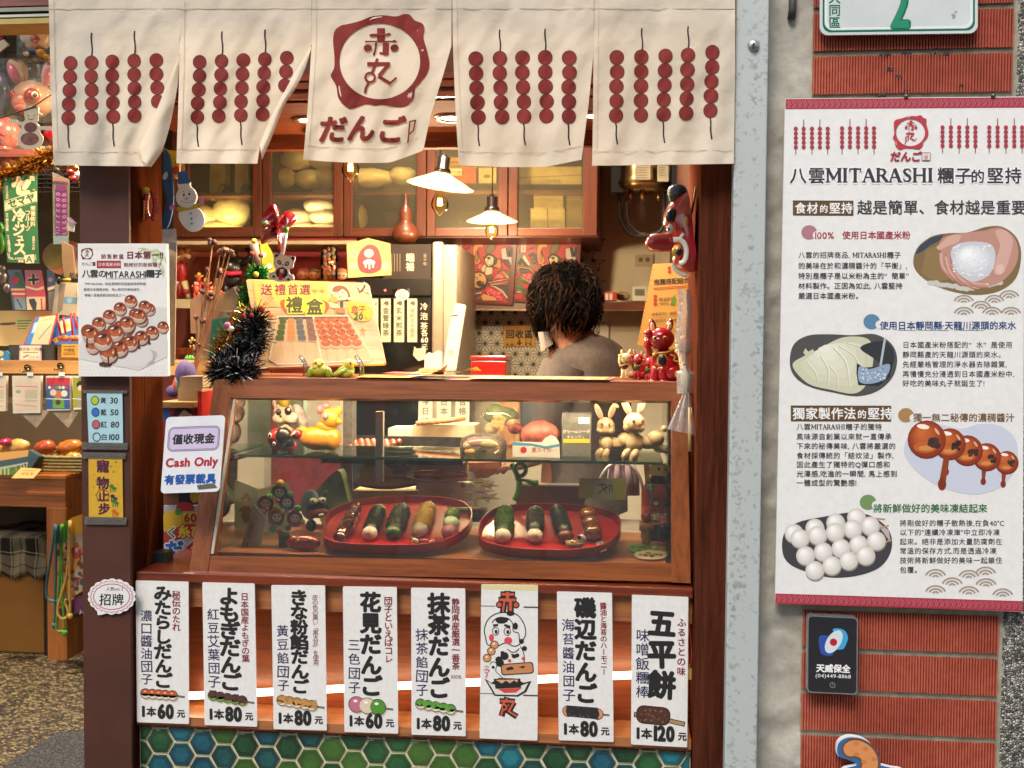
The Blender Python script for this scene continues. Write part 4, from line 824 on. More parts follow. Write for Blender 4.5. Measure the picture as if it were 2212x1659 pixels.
s.ring('border',inset(10),inset(6),GR);s.ring('border',inset(16),inset(11),mat('#e0e5e3',.2,0,coat=.6))
s.text('lettering','大同區',1803,-5,27,GR,vert=True,bold=.012,step=27);s.text('lettering','2',1945,8,134,GR,bold=.03,align='c',sx=.62);s.text('lettering','2',1943.5,7,134,mat('#2f8a68',.25,0,coat=.6),bold=.012,align='c',sx=.62)
for i in range(5):s.disc('stain',2085-25+rnd.uniform(-6,6),32+rnd.uniform(-8,8),3,ink('#8e9290'),2)
s.done('house_number_plate','white enamel house number plate with green border and green 2','sign',bevel=.003)
s=Sheet(Y=-.03);Q=[(1744.5,1329),(1853,1334),(1850,1500),(1743,1494)]
def inq(r,d):
 u=rrect(d,d,109-d,167-d,r);return[(Q[0][0]+x+(y/167)*(-1.5),Q[0][1]+y+x*.047)for x,y in u]
s.board(inq(9,0),.022,mat('#b9bcbf',.25,.02,metal=.8));s.l=.0003;s.poly('face',inq(8,2.5),mat('#232225',.25,.02,coat=.5))
def bl(P):return[(1744.5+x,1329+y+x*.04)for x,y in P]
c2=lambda cx,cy,rx,ry,r:bl(oval(cx,cy,rx,ry,30,r))
s.poly('logo',bl(smooth([(26,44),(46,44),(44,58),(50,74),(56,82),(44,86),(30,82),(25,66)],5,True)),ink('#2f4f9c',.3));s.poly('logo',bl(smooth([(54,30),(68,26),(82,32),(87,46),(82,62),(76,70),(62,70),(70,52)],5,True)),ink('#3a9fd0',.3))
s.poly('logo',c2(56.5,55,15,28,.55),ink('#cfd5da',.3));s.poly('logo',c2(56,56,8,8,0),ink('#b02030',.3))
s.text('lettering','天威保全',1745+55,1329+115,18.5,WH,bold=.03,align='c',rot=.03);s.text('lettering','(04)449-8868',1745+55,1329+131,11.3,WH,align='c',rot=.03,sx=1.18)
s.ring('lettering',c2(54,149,4.8,4.8,0),c2(54,149,6,6,0),ink('#8a8a8a'));s.line('lettering',bl([(54,146),(54,150)]),1.2,ink('#8a8a8a'))
s.done('security_badge','black security company plaque with silver rim, blue and white oval emblem','plaque',bevel=.002)
s=Sheet(Y=-.02);P=smooth([(1806,1620),(1812,1600),(1835,1590),(1865,1596),(1885,1612),(1897,1634),(1899,1650),(1925,1658),(1955,1668),(1960,1720),(1800,1720),(1816,1666),(1850,1652),(1830,1640),(1812,1634)],4,True)
s.board(P,.012,ink('#d9d9d9'));s.l=.0003;BL=ink('#2c6399');cx,cy=1868,1660
def shr(P,k):return[(cx+(x-cx)*k,cy+(y-cy)*k+(1-k)*6)for x,y in P]
s.poly('print',shr(P,.965),BL);s.line('print',smooth([(1836,1618),(1852,1616),(1872,1628),(1880,1650),(1870,1680)],6),44,ink('#5a4a44'));s.disc('print',1838,1618,21,ink('#5a4a44'));s.line('print',smooth([(1836,1618),(1852,1616),(1872,1628),(1880,1650),(1870,1680)],6),33,ink('#d28a52'));s.disc('print',1838,1618,16,ink('#d28a52'))
for x,y in((1850,1606),(1870,1618),(1888,1640),(1850,1630),(1866,1646)):s.disc('print',x,y,6,ink('#c2763e'),4.5)
s.done('cutout_sign','blue cutout sign with orange curl at the foot of the brick wall','sign')
# ================================================================ lamps
BULB=clear('#fff2d0',1.18);BRASS=mat('#b98a3c',.3,.05,metal=.9);CORD=mat('#3a2216',.7,.1)
def pendant(lab,px,py,Y,wpx,tilt,e,bulbpx=None,shade=True):
 k=mpp(Y);c=at(px,py,Y);R=wpx*k/2;M=Matrix.Rotation(math.radians(tilt),3,'Y');th=empty('pendant_lamp',c,lab,'pendant lamp','pendant lamps over the counter')
 b=MB()
 b.lathe(c,[(.014,R*.42),(.02,R*.40),(R*.45,R*.26),(R*.8,R*.10),(R,0),(R*.985,-R*.012),(R*.8,R*.07),(R*.45,R*.22),(.02,R*.35)],mat('#e0cfa6',.3,.04,10,coat=.4),36,M);b.build('shade',th)
 f=MB();zz=R*.42
 f.lathe(c,[(.0,zz+.055),(.006,zz+.055),(.008,zz+.048),(.019,zz+.045),(.019,zz+.012),(.024,zz+.01),(.026,zz-.002),(.0,zz-.003)],mat('#1d1310',.25,.05,coat=.4),20,M);f.build('lamp_holder',th)
 bc=at(*bulbpx,Y)if bulbpx else c-V((0,0,R*.2));rb=min(.029,R*.26);b=MB()
 b.lathe(bc,[(0,-rb*1.3),(rb*.12,-rb*1.28),(rb*.14,-rb*1.1),(rb*.6,-rb*.85),(rb*.95,-rb*.3),(rb,.1*rb),(rb*.85,rb*.6),(rb*.5,rb*1.2),(rb*.42,rb*1.6)],BULB,24);b.build('bulb',th)
 fl=MB()
 for dx in(-.3,-.1,.1,.3):fl.tube([bc+V((dx*rb*.8,.1*rb,-.1*rb)),bc+V((dx*rb*.6,0,rb*.7))],rb*.045,emi('#ffd070',26),6)
 fl.build('filament',th);MB().tube([c+V((0,0,zz+.05)),V((c.x,c.y,2.9))],.0022,CORD,6).build('cord',th)
 lamp('pendant_light','POINT',bc-V((0,0,rb*2.2)),e,(1,.74,.42),.02,th);return th
pendant('cream pendant lamp with tilted wide shade, left of the pair over the worker',951,402,.95,147,8,9,(950,442))
pendant('cream pendant lamp with level shade, right of the pair over the worker',1063,478,1.3,111,0,7,(1062,500))
pendant('pendant lamp with only its glass bulb showing under the curtain seal',757,322,.6,150,0,6,(757,367))
def downlight(px,py=None,e=14,lab=None,Y=None,z=None,aim=None):
 c=atz(px,243,zs)if Y is None else V((px,Y,z));c=V((c.x,(.25+Y2)/2 if Y is None else Y,c.z))
 th=empty('ceiling_downlight',c,lab,'downlight','round downlights in the timber ceiling')
 M=Matrix.Identity(3);b=MB();b.lathe(c,[(.030,-.0005),(.033,-.005),(.047,-.006),(.049,-.0005)],mat('#5a2b16',.35,.05,coat=.4),32);b.build('trim_ring',th)
 b=MB();b.lathe(c,[(0,-.002),(.03,-.002)],emi('#fff0d0',14),32);b.build('lens',th)
 lamp('downlight_beam','SPOT',c-V((0,0,.012)),e,(1,.85,.64),.03,th,math.radians(150))
downlight(650,lab='lit round downlight seen in the gap left of the seal panel',e=34)
downlight(970,lab='lit round downlight seen in the gap right of the seal panel',e=34)
downlight(1290,lab='round downlight behind the curtain above the masks',e=26)
# ================================================================ cabinets along the back
YC=1.55;k=mpp(YC);zb_=at(900,512,YC).z;x0c,x1c=at(372,450,YC).x,at(1291,450,YC).x;zt_=zb_+.62
cab=empty('wall_cabinet',((x0c+x1c)/2,YC+.2,zb_),'brown wall cabinet with five glazed doors full of takeaway boxes','cabinet')
CABIN=mat('#86713f',.7,.06,5)
b=MB().box(x0c,x1c,YC+.03,BY-.002,zb_,zb_+.02,W_CAB).box(x0c,x1c,YC+.03,BY-.002,zt_,zt_+.02,W_CAB).box(x0c,x1c,BY-.02,BY-.003,zb_+.021,zt_-.001,CABIN)
for px in(372,566,741,925,1097,1284):xx=at(px,450,YC).x;b.box(xx-.004,xx+.016,YC+.03,BY-.021,zb_+.021,zt_-.001,W_CABV)
b.build('carcass',cab);zsh=at(850,425,YC+.2).z
MB().box(x0c+.02,x1c-.02,YC+.06,BY-.025,zsh-.012,zsh,W_CAB).build('shelf',cab)
RIB=clear('#f0ead0',1.4,.035,0,.15)
PANES=[(407,545),(585,720),(761,899),(940,1076),(1118,1259)];ED=[372,566,741,921,1097,1291]
MB().box(x0c+.03,at(735,450,YC).x,YC+.04,YC+.055,zb_+.0205,zb_+.026,emi('#fff0d6',48)).build('light_strip',cab)
for i,(a,b_)in enumerate(PANES):
 xa,xb=at(a,450,YC).x,at(b_,450,YC).x;ea,eb=at(ED[i],450,YC).x+.002,at(ED[i+1],450,YC).x-.002;zp=at((a+b_)/2,490 if i<2 else 492,YC).z
 d=MB().box(ea,xa,YC,YC+.025,zb_+.003,zt_,W_CABV).box(xb,eb,YC,YC+.025,zb_+.003,zt_,W_CABV).box(xa+.0002,xb-.0002,YC+.001,YC+.024,zb_+.003,zp,W_CAB)
 d=d.build('door',cab,bevel=.002);p=MB();p.box(xa+.0005,xb-.0005,YC+.01,YC+.014,zp+.0005,zt_,RIB);p.build('pane',d)
def pillow(px,py,w_,h_,Y,lab,m=None,rot=0):
 kk=mpp(Y);mm=m or mat('#ece4cc',.35,.05,12,.4,coat=.3)
 b=MB();M=Matrix.Rotation(math.radians(rot),3,'Y')
 b.ell(at(px,py,Y),(w_*kk/2,.06,h_*kk/2),mm,M,22,12,fn=lambda d:(1+.12*noise.noise(d*3+V((px,py,0))))*(1 if abs(d.x)<.8 else 1.05));return b.build('food_container_bag',None,lab,'bag','bags of white containers in the wall cabinet')
pos=['left end','second','third','fourth','fifth','sixth']
for j,(px,py,w_,h_)in enumerate(((612,385,60,44),(668,388,66,42),(705,384,60,44),(640,345,70,44),(700,345,70,44))):
 pillow(px,py,w_,h_,YC+.2,'cream plastic container bag on upper shelf of second cabinet door, '+['lower row left','lower row middle','lower row right','upper row left','upper row right'][j])
for j,(px,py,w_,h_)in enumerate(((640,470,62,40),(690,445,66,38),(700,468,66,36),(650,495,74,34),(700,496,66,30),(612,488,40,34))):
 pillow(px,py,w_,h_,YC+.2,'cream container bag at bottom of second cabinet door, '+['middle left','topmost','middle right','base left','base right','leftmost corner'][j],mat('#f0e8cf',.35,.05,12,.4,coat=.3))
for j,(px,py,w_,h_,lab)in enumerate(((790,385,130,44,'wide cream bag on the upper shelf of the third cabinet door'),(870,380,60,40,'dim rounded bag at right of the third cabinet door shelf'),(775,470,34,60,'pale standing bag at lower left of the third cabinet door'))):pillow(px,py,w_,h_,YC+.22,lab)
for j,(px,py,w_,h_,lab)in enumerate(((440,470,70,60,'crumpled clear plastic bag at lower left of the first cabinet'),(500,458,80,74,'big crumpled clear plastic bag at lower right of the first cabinet'),(470,492,110,34,'flat crumpled plastic bag along the bottom of the first cabinet'))):pillow(px,py,w_,h_,YC+.2,lab,mat('#eadf9c',.2,.14,18,1.0,coat=.6))
for px,w_,lab in((470,40,'hanging clear plastic sleeve in the first cabinet, left one'),(522,34,'hanging clear plastic sleeve in the first cabinet, right one')):
 toy('plastic_sleeve',lab,'bag',YC+.15,[('#','sleeve',[(px-w_*.4,340),(px+w_*.4,340),(px+w_*.4,396),(px+w_*.1,398),(px-w_*.3,432),(px-w_*.45,410)],30,mat('#e2d79a',.25,.14,14,.9,coat=.5))],'hanging plastic sleeves')
def carton(name,lab,cat,x0,y0,x1,y1,Y,dep,m,draws=None,group=None):
 s=Sheet(Y=Y);s.board([(x0,y0),(x1,y0),(x1,y1),(x0,y1)],dep,m);s.l=.0004
 if draws:draws(s)
 return s.done(name,lab,cat,group,bevel=.002)
Yb=YC+.12
carton('paper_box','yellow striped box on the upper shelf of the fourth cabinet','box',952,340,1030,385,Yb+.1,.15,mat('#c9a23a',.6),lambda s:[s.line('print',[(952,y),(1030,y)],2.5,ink('#8e6d22'))for y in(350,360,370)])
carton('paper_box','orange box with white label on the upper shelf of the fourth cabinet','box',960,362,1028,396,Yb,.15,mat('#b5431c',.6),lambda s:[s.rect('print',962,364,998,379,PAPER),s.text('print','糰子禮盒',968,373,9,INKB)])
carton('paper_box','white box with grey mark on the upper shelf of the fourth cabinet','box',1034,362,1072,396,Yb,.15,mat('#b5ab92',.6),lambda s:s.disc('print',1052,381,8,ink('#5b5446'),4))
carton('long_carton','long pale carton on the upper shelf of the fifth cabinet','carton',1120,360,1256,398,Yb,.18,mat('#b0a68c',.7),lambda s:[s.line('print',[(1120,384),(1256,378)],1.5,ink('#6e6552')),s.text('print','免洗餐盒',1180,391,8,ink('#6e6552'))])
for j,(x0,y0,x1,y1,lab)in enumerate(((1153,421,1216,450,'white tissue pack on top of the stack in the fifth cabinet'),(1146,450,1182,492,'white tissue pack at lower left in the fifth cabinet'),(1184,450,1220,492,'white tissue pack at lower middle in the fifth cabinet'),(1224,420,1258,492,'tall dim paper pack at the right in the fifth cabinet'))):
 carton('tissue_pack',lab,'paper pack',x0,y0,x1,y1,Yb,.12,mat('#cfc6aa' if j<3 else '#8d8468',.7,.06,30,.3),lambda s,x0=x0,x1=x1,y0=y0:s.line('fold',[(x0,y0+10),(x1,y0+12)],1,ink('#a79e84')),'white paper packs in the fifth cabinet')
# ================================================================ things on the back wall and shelves
zs2=at(1180,652,1.9).z
shf=MB().box(at(965,655,1.9).x,XR1-.06,1.9,BY-.013,zs2-.03,zs2,W_CAB);shf.box(at(965,655,1.9).x,XR1-.06,1.9,1.905,zs2-.034,zs2-.0305,mat('#8f7a68',.3,metal=.6));shf.build('wall_shelf',None,'dark wooden wall shelf on the tiles behind the worker','shelf')
def warrior(dx,lab):
 s=Sheet(p=at(1050,585,1.87),n=V((0,-1,-.1)))
 def T(x,y):return(980.5+dx+x*.0852-(y-60)*.0028*.9,515.5+y*.0852+x*.002)
 s.T=T;s.board([(-10,40),(1600,70),(1540,1660),(-60,1600)],.02,mat('#5a130f',.4,.08));s.l=.0003;K=ink('#120d0e');P='print'
 c=lambda h:ink(h,.45)
 s.poly(P,[(20,70),(1490,100),(1400,1590),(-30,1510)],c('#a3111a'))
 s.poly(P,[(0,320),(170,370),(350,640),(560,700),(600,760),(420,760),(0,680)],c('#6a5a4c'))
 for P_,h in(([(10,640),(170,380),(330,640),(280,700),(110,480),(30,660)],'#d0bca4'),([(40,660),(110,500),(280,690),(200,690),(115,590),(80,660)],'#3b2430'),([(0,690),(330,730),(440,860),(400,880),(300,770),(50,740),(30,920),(0,930)],'#b07a2c'),([(70,760),(290,780),(380,840),(80,880)],'#3a3c55'),([(280,410),(400,340),(500,430),(500,520),(330,500)],'#1d2352'),([(310,460),(400,430),(420,490),(340,510)],'#c01f38'),([(340,530),(430,500),(500,570),(400,640)],'#2c5a2a'),([(30,340),(480,210),(490,170),(220,290),(20,310)],'#c9a57c'),([(490,200),(560,110),(680,90),(760,150),(740,210),(640,210),(600,260),(690,560),(620,640),(540,630),(500,480)],'#c9803f'),([(560,300),(600,300),(640,520),(600,600),(560,520)],'#a8602a'),([(800,320),(860,150),(1000,110),(1080,130),(1020,280),(900,380)],'#5d5030'),([(1200,230),(1380,170),(1480,190),(1480,560),(1470,720),(1300,560),(1220,460)],'#b5a4a0'),([(1320,200),(1400,180),(1420,430),(1380,430)],'#3a1c40'),([(1440,190),(1485,190),(1480,430),(1430,430)],'#2e1638'),([(1260,490),(1400,500),(1475,680),(1420,690)],'#33193c'),([(1240,540),(1420,740),(1300,760),(1230,640)],'#b51a30'),([(760,470),(860,360),(1000,380),(1100,480),(1210,480),(1220,720),(1020,720),(900,690),(800,560)],'#17100f'),([(790,500),(880,400),(990,430),(1060,520),(1000,640),(900,690),(820,600)],'#c9b08e'),([(1000,680),(1100,600),(1130,500),(1200,490),(1220,680),(1180,740),(1090,700)],'#c4713a'),([(1030,480),(1080,540),(1060,600),(1020,590)],'#120d0e'),([(850,470),(890,440),(950,470),(900,510)],'#120d0e'),([(860,560),(920,560),(960,600),(940,650),(900,620)],'#e3dccb'),([(600,680),(740,570),(780,640),(700,760),(600,760)],'#b03038'),([(700,760),(760,640),(850,640),(830,790),(760,850)],'#bda98a'),([(830,700),(1000,700),(1000,860),(880,910),(800,880)],'#c9b89a'),([(900,920),(1000,930),(980,1040),(900,1040)],'#1f5a2c'),([(1090,860),(1210,770),(1440,800),(1440,960),(1320,970)],'#2e5a30'),([(960,1050),(1200,800),(1330,880),(1320,970),(1100,1010)],'#b32335'),([(1200,790),(1280,790),(1430,930),(1420,990),(1350,970),(1300,880)],'#b88440'),([(910,1070),(1200,1010),(1430,990),(1420,1150),(1100,1160),(920,1130)],'#a61524'),([(910,1070),(1200,1010),(1430,985),(1430,1010),(1210,1040),(920,1100)],'#d9b9a6'),([(900,1130),(1120,1110),(1430,1070),(1430,1095),(1130,1140),(1000,1150)],'#d9b9a6'),([(900,1160),(1420,1170),(1400,1420),(1250,1270),(1100,1190)],'#35203a'),([(900,1140),(1100,1180),(1280,1280),(1400,1430),(1390,1520),(1250,1330),(1050,1210)],'#b9ab94'),([(800,1300),(870,1180),(1050,1240),(1190,1370),(1290,1560),(1000,1540),(860,1420)],'#bd2136'),([(80,950),(170,880),(340,840),(400,900),(370,1010),(280,1080)],'#bd2136'),([(10,1040),(80,950),(290,1070),(270,1140),(20,1060)],'#1e6a35'),([(70,960),(110,930),(310,1070),(270,1110)],'#b8823c'),([(0,1100),(140,1170),(170,1280),(0,1250)],'#27683a'),([(0,1250),(170,1290),(100,1400),(0,1400)],'#2d7a44'),([(0,1320),(140,1340),(100,1380),(0,1360)],'#cdbf9e'),([(170,1290),(270,1240),(460,1300),(480,1500),(160,1490)],'#4a3014'),([(480,1390),(740,1330),(720,1400),(520,1530),(490,1500)],'#cfc4b2'),([(500,1430),(720,1370),(700,1420),(510,1500)],'#22264a'),([(590,1530),(700,1470),(760,1540)],'#1e6a35'),([(720,1440),(800,1370),(1000,1440),(1130,1480),(1120,1560),(780,1550)],'#c08a4e')):
  xs=sum(p[0]for p in P_)/len(P_);ys=sum(p[1]for p in P_)/len(P_)
  s.poly(P,P_,c(h));s.line(P,P_,14,K,True)
 for(x0,x1,y0,y1,n)in((880,1250,1260,1520,40),(150,340,890,1020,16),(1080,1260,880,970,16),(620,700,640,740,6)):
  for i in range(n):s.disc(P,rnd.uniform(x0,x1),rnd.uniform(y0,y1),16,c('#d8707c'),n=7)
 s.disc(P,630,1060,270,K,250,.4,26);s.disc(P,660,1040,185,c('#c0905f'),190,.4,24);s.disc(P,700,1130,110,K,80,.3);s.disc(P,760,1090,50,c('#8f2f2c'),30,-.4);s.disc(P,560,960,40,K,20,.3);s.disc(P,690,910,40,K,18,.3);s.line(P,[(640,960),(600,1010),(650,1020)],14,K);s.poly(P,[(310,1050),(370,1040),(400,1250),(540,1320),(430,1310),(320,1190)],c('#7f93a0'))
 s.line(P,[(540,1240),(640,1330)],30,K)
 for x,y in((850,1360),(990,1410),(1130,1490)):s.disc(P,x,y,28,K,18)
 for x in(260,320,390):s.line(P,[(x,1320),(x+30,1490)],14,K)
 s.rect(P,80,120,200,340,c('#c9b8a8'));s.text(P,'奉納凧',140,165,66,K,vert=True,step=64)
 s.done('kite_print',lab,'framed print','red warrior prints on the tiled wall')
warrior(0,'red warrior print in dark red frame, fully visible left one');warrior(138.5,'red warrior print partly hidden by the head of the worker')
carton('snack_box','small red and white box on the wall shelf','box',1303,631,1332,649,1.93,.06,mat('#b5301c',.5),lambda s:[s.rect('print',x,634,x+6,648,PAPER)for x in(1308,1317)])
carton('desk_clock','white digital clock standing on the wall shelf','clock',1366,619,1397,650,1.93,.03,mat('#bdb7a2',.4,.02),lambda s:[s.rect('screen',1371,624,1393,639,ink('#6a7062',.2),2),s.text('screen','23',1376,632,12,ink('#2c302c'))])
toy('folded_cloth','crumpled cream cloth on the shelf beside the digital clock','cloth',2.0,[('o','cloth',1345,640,16,9,mat('#b5a683',.9,.1,40,.6)),('o','cloth',1335,635,12,6,mat('#c9bb98',.9,.1,40,.6),20)])
carton('wall_socket','cream double power socket on the wall behind the mask','socket',1372,550,1411,576,BY-.01,.012,mat('#b3a68c',.5,.02),lambda s:[s.disc('slots',x,561,5,ink('#6a5f4b'),5)for x in(1384,1399)])
s=Sheet(Y=BY-.02);s.board([(1088,704),(1156,703),(1155,748),(1087,749)],.002,mat('#c48f2e',.6,.05));s.l=.0004
s.text('lettering','回收區',1122,722,19,INKB,bold=.04,align='c',step=20);s.line('lettering',[(1122,733),(1122,744)],4,INKB);s.poly('lettering',[(1115,740),(1129,740),(1122,747)],INKB);s.ring('lettering',rrect(1135,728,1148,742,3),rrect(1136.5,729.5,1146.5,740.5,2),INKB)
for x in(1096,1106,1136,1146):s.disc('lettering',x,744,2.4,INKB)
s.done('recycling_sign','yellow hand-lettered sign with a down arrow on the tiles','sign')
CP=mat('#a98a5c',.22,.06,6,metal=.95);Yw=1.75;kw=mpp(Yw);cw=at(1388,402,Yw)
wh=empty('water_heater',cw,'shiny cylindrical water heater hanging on the wall behind the mask','water heater')
MB().lathe(cw,[(0,-.02),(50*kw,-.018),(56*kw,-.01),(57*kw,.0),(55*kw,.02),(54*kw,.03),(54*kw,.45),(0,.45)],CP,36).build('tank',wh)
MB().lathe(cw,[(57.5*kw,.0),(59*kw,.006),(57.5*kw,.014)],mat('#6b5433',.3,metal=.9),36).build('base_ring',wh)
for(x0,y0,x1,y1,n)in((1371,352,1405,388,6),(1420,352,1444,392,5)):
 b=MB();b.prism([at(x,y,Yw-60*kw)for x,y in((x0,y0),(x1,y0),(x1,y1),(x0,y1))],(0,.002,0),mat('#a39a82',.5))
 for i in range(n):b.prism([at(x,y,Yw-60.6*kw)for x,y in((x0+3,y0+4+i*5.5),(x1-4-rnd.random()*8,y0+4+i*5.5),(x1-4,y0+5.2+i*5.5),(x0+3,y0+5.2+i*5.5))],(0,.0003,0),ink('#5c5546'))
 b.build('label_plate',wh)
MB().tube([cw+V((-.045,0,-.02)),cw+V((-.045,0,-.05))],.009,CP,10).tube([cw+V((.0,0,-.02)),cw+V((.0,0,-.055))],.012,CP,10).tube([cw+V((.06,0,-.02)),cw+V((.06,0,-.06))],.008,CP,10).build('pipe_fitting',wh)
MB().tube(smooth([cw+V((-.085,0,-.02)),at(1340,470,Yw),at(1362,505,Yw),at(1400,508,Yw),at(1432,490,Yw),cw+V((.08,0,-.02))],8),.007,ink('#1a1714'),8).build('hose',wh)
MB().tube(smooth([cw+V((-.06,0,-.05)),at(1358,480,Yw),at(1378,502,Yw),at(1395,506,Yw)],8),.006,ink('#3a332a'),8).build('hose',wh)
carton('control_box','black control box beside the water heater','box',1320,345,1347,415,1.7,.1,DARKMETAL)
carton('dark_cabinet_box','dark tall box at the right of the water heater','box',1452,345,1486,430,1.6,.2,DARKMETAL)
# ================================================================ fridge and what stands on it
Yf=1.4
fr=empty('fridge',at(860,800,Yf),'black fridge with tea price strips on its door','fridge')
xa,xb,xc=at(735,680,Yf).x,at(933,680,Yf).x,at(957,680,Yf).x;zf0,zf1=.05,at(860,535,Yf).z;zd=at(860,641,Yf).z
MB().box(xa,xb,Yf+.02,Yf+.5,zf0,at(860,600,Yf).z,mat('#23211f',.3,.1)).build('body',fr,bevel=.004)
MB().box(xa,xb-.001,Yf,Yf+.019,zf0,zd-.002,mat('#121312',.12,.05,coat=.5)).build('door',fr,bevel=.003)
MB().box(xa,xb-.001,Yf,Yf+.019,zd+.004,at(860,602,Yf).z,mat('#1a1918',.25)).build('control_strip',fr,bevel=.002)
MB().box(xb+.001,xc,Yf-.01,Yf+.02,zf0,zf1+.02,mat('#b9aa93',.3,.04,metal=.6)).build('edge_trim',fr,bevel=.008)
MB().box(xc+.001,xc+.045,Yf+.01,Yf+.5,zf0,zf1+.01,mat('#8d8474',.4)).build('side_panel',fr)
s=Sheet(Y=Yf-.001);s.l=.0003
s.rect('display',845,622,872,636,ink('#2a201c',.2));s.rect('display',847,624,870,634,ink('#0d0808',.2));s.text('display','-1',858,629,9,emi('#ff5040',4),align='c');s.disc('display',832,627,2,emi('#ff5040',4));s.rect('display',880,623,885,634,ink('#3a332c'))
for x0,x1,tx in((823,844,'金萱綠茶'),(851,873,'玄米煎茶'),(880,901,'鐵觀音烏龍茶'),(805,817,'')):
 s.rect('tea_label',x0,645,x1,739,mat('#b9b394',.6,.03));s.poly('tea_label',[(x0+4,660),(x0+8,651),(x1-5,650),(x1-4,658),(x1-9,661),(x0+9,657)],ink('#4a4c3c'))
 if tx:s.text('lettering',tx,(x0+x1)/2,671,min(15,62/len(tx)*1.05),ink('#35382c'),vert=True,step=64/len(tx),bold=.02)
s.text('lettering','冷泡茶',916,662,17,ink('#c9c3ae'),vert=True,step=21);s.text('lettering','各',917,719,16,ink('#c9c3ae'),align='c');s.text('lettering','60',917,734,15,ink('#c9c3ae'),align='c',bold=.02);s.text('lettering','元',917,749,14,ink('#c9c3ae'),align='c')
s.disc('sticker',869,637,15,mat('#c6bfae',.5),12);s.line('sticker',[(859,634),(879,640)],2,ink('#2f5a8c'));s.line('sticker',[(861,640),(878,644)],1.5,ink('#a03030'))
s.poly('sticker',[(892,768),(895,748),(900,753),(910,752),(916,747),(920,756),(918,776),(904,780)],mat('#b5ae9a',.5))
for k_,b in s.parts.items():b.build(k_,fr)
carton('gift_carton','dark brown carton with gold lettering and a figure on top of fridge','carton',828,528,931,603,1.42,.2,mat('#2a1c14',.5,.1),lambda s:[s.text('print','端裕',886,556,19,ink('#c5b89c'),vert=True,step=20,bold=.02),s.text('print','五十年',918,552,9,ink('#a3947a'),vert=True),[s.line('print',[(x,548),(x,586)],1.2,ink('#8b7d66'))for x in(846,852,858,864)],s.disc('print',912,566,0.1,ink('#2a1c14'))])
GOURD=mat('#5c2a10',.45,.1,8,.2,coat=.3);cg=at(876,527,1.5);kg=mpp(1.5)
MB().lathe(cg,[(0,0),(20*kg,.004),(30*kg,18*kg),(26*kg,34*kg),(13*kg,46*kg),(12*kg,52*kg),(14.5*kg,62*kg),(10*kg,76*kg),(4*kg,86*kg),(3*kg,104*kg),(2*kg,112*kg),(0,112*kg)],GOURD,28).build('dried_gourd',None,'brown bottle gourd standing on top of the fridge','gourd')
s=Sheet(p=at(800,556,.9),n=V((.1,-1,0)));s.board([(749,528),(795,514),(842,526),(845,594),(752,600)],.006,mat('#b98a48',.6,.08,9));s.l=.0004
s.poly('picture',smooth([(772,560),(780,540),(797,528),(815,535),(824,560),(822,582),(800,591),(778,585)],5,True),ink('#96181c'));s.disc('picture',797,547,10,ink('#c9a084'),9);s.poly('picture',smooth([(785,566),(797,560),(810,566),(806,572),(797,568),(790,573)],3,True),ink('#d8c3a4'))
for x0,a in((790,578),(798,581),(806,578)):s.line('picture',[(x0,570),(x0,a)],3,ink('#d8c3a4'))
for x,y in((763,548),(763,574),(833,575)):s.disc('picture',x,y,9,ink('#c08468'))
s.text('picture','福',763,548,12,ink('#4a4a3c'),align='c');s.done('wooden_plaque','wooden votive plaque with a red round daruma hanging beside the fridge','plaque')
s=Sheet(Y=1.25);s.board([(975,683),(984,655),(1000,657),(1006,662),(985,800),(957,800),(965,740)],.02,mat('#b9b2a0',.6,.04));s.l=.0003;s.line('clip',[(975,683),(990,680)],3,INKB);s.text('clip','井',974,762,13,ink('#5a5346'),align='c');s.done('paper_bag_stack','tall upright stack of white paper bags by the fridge','paper bags')
s=Sheet(Y=1.1);s.board([(916,806),(918,768),(925,762),(934,765),(944,758),(953,762),(956,806)],.03,mat('#c9bea4',.8,.04));s.done('napkin_stack','white napkins standing in a small wooden holder','napkins')
MB().box(at(908,800,1.09).x,at(962,800,1.09).x,1.08,1.098,at(930,822,1.09).z,at(930,797,1.09).z,W_LIGHT).build('napkin_holder',None,'small wooden napkin holder behind the yellow leaflets','holder')
tin=empty('red_tin',at(1052,806,1.0),'shiny red square tin behind the flat menus','tin')
RT_=mat('#8f1611',.25,.05,coat=.4);a,b_=at(1017,770,.95),at(1092,806,.95)
MB().box(a.x,b_.x,.95,1.12,b_.z-.03,a.z-.012,RT_).build('body',tin,bevel=.004);MB().box(a.x-.002,b_.x+.002,.948,1.122,a.z-.011,a.z+.002,RT_).build('lid',tin,bevel=.003)
# ================================================================ the worker
Yp=.98;kp=mpp(Yp);SKIN=mat('#9a6a50',.5,.04,20,sss=.08);CAPC=mat('#4a3f37',.95,.12,60,.5)
hc=at(1222,655,Yp);root=V((hc.x+.05,Yp+.03,0))
J={'pelvis':(.04,.06,.88),'waist':(.04,.05,1.04),'chest':(.04,.02,1.24),'neck':(.015,-.02,hc.z-.135),'skull':(-.012,-.045,hc.z-.04),'top':(-.02,-.055,hc.z+.03)}
sk_v,sk_e,sk_r,ix=[],[],[],{};DZ=.035
def rp(x,y,z):
 x=.04+(x-.04)*.8;y=.03+(y-.03)*.88;c_,s_=math.cos(1.0),math.sin(1.0);x-=.04;y-=.03;return(.075+x*c_-y*s_,.03+x*s_+y*c_,z+(DZ if z>.9 else 0))
def jn(n,p,r,par=None):
 if n not in('skull','top','neck','jaw'):p=rp(*p)
 ix[n]=len(sk_v);sk_v.append(V((hc.x+p[0],Yp+p[1],p[2])));sk_r.append(r)
 if par:sk_e.append((ix[par],ix[n]))
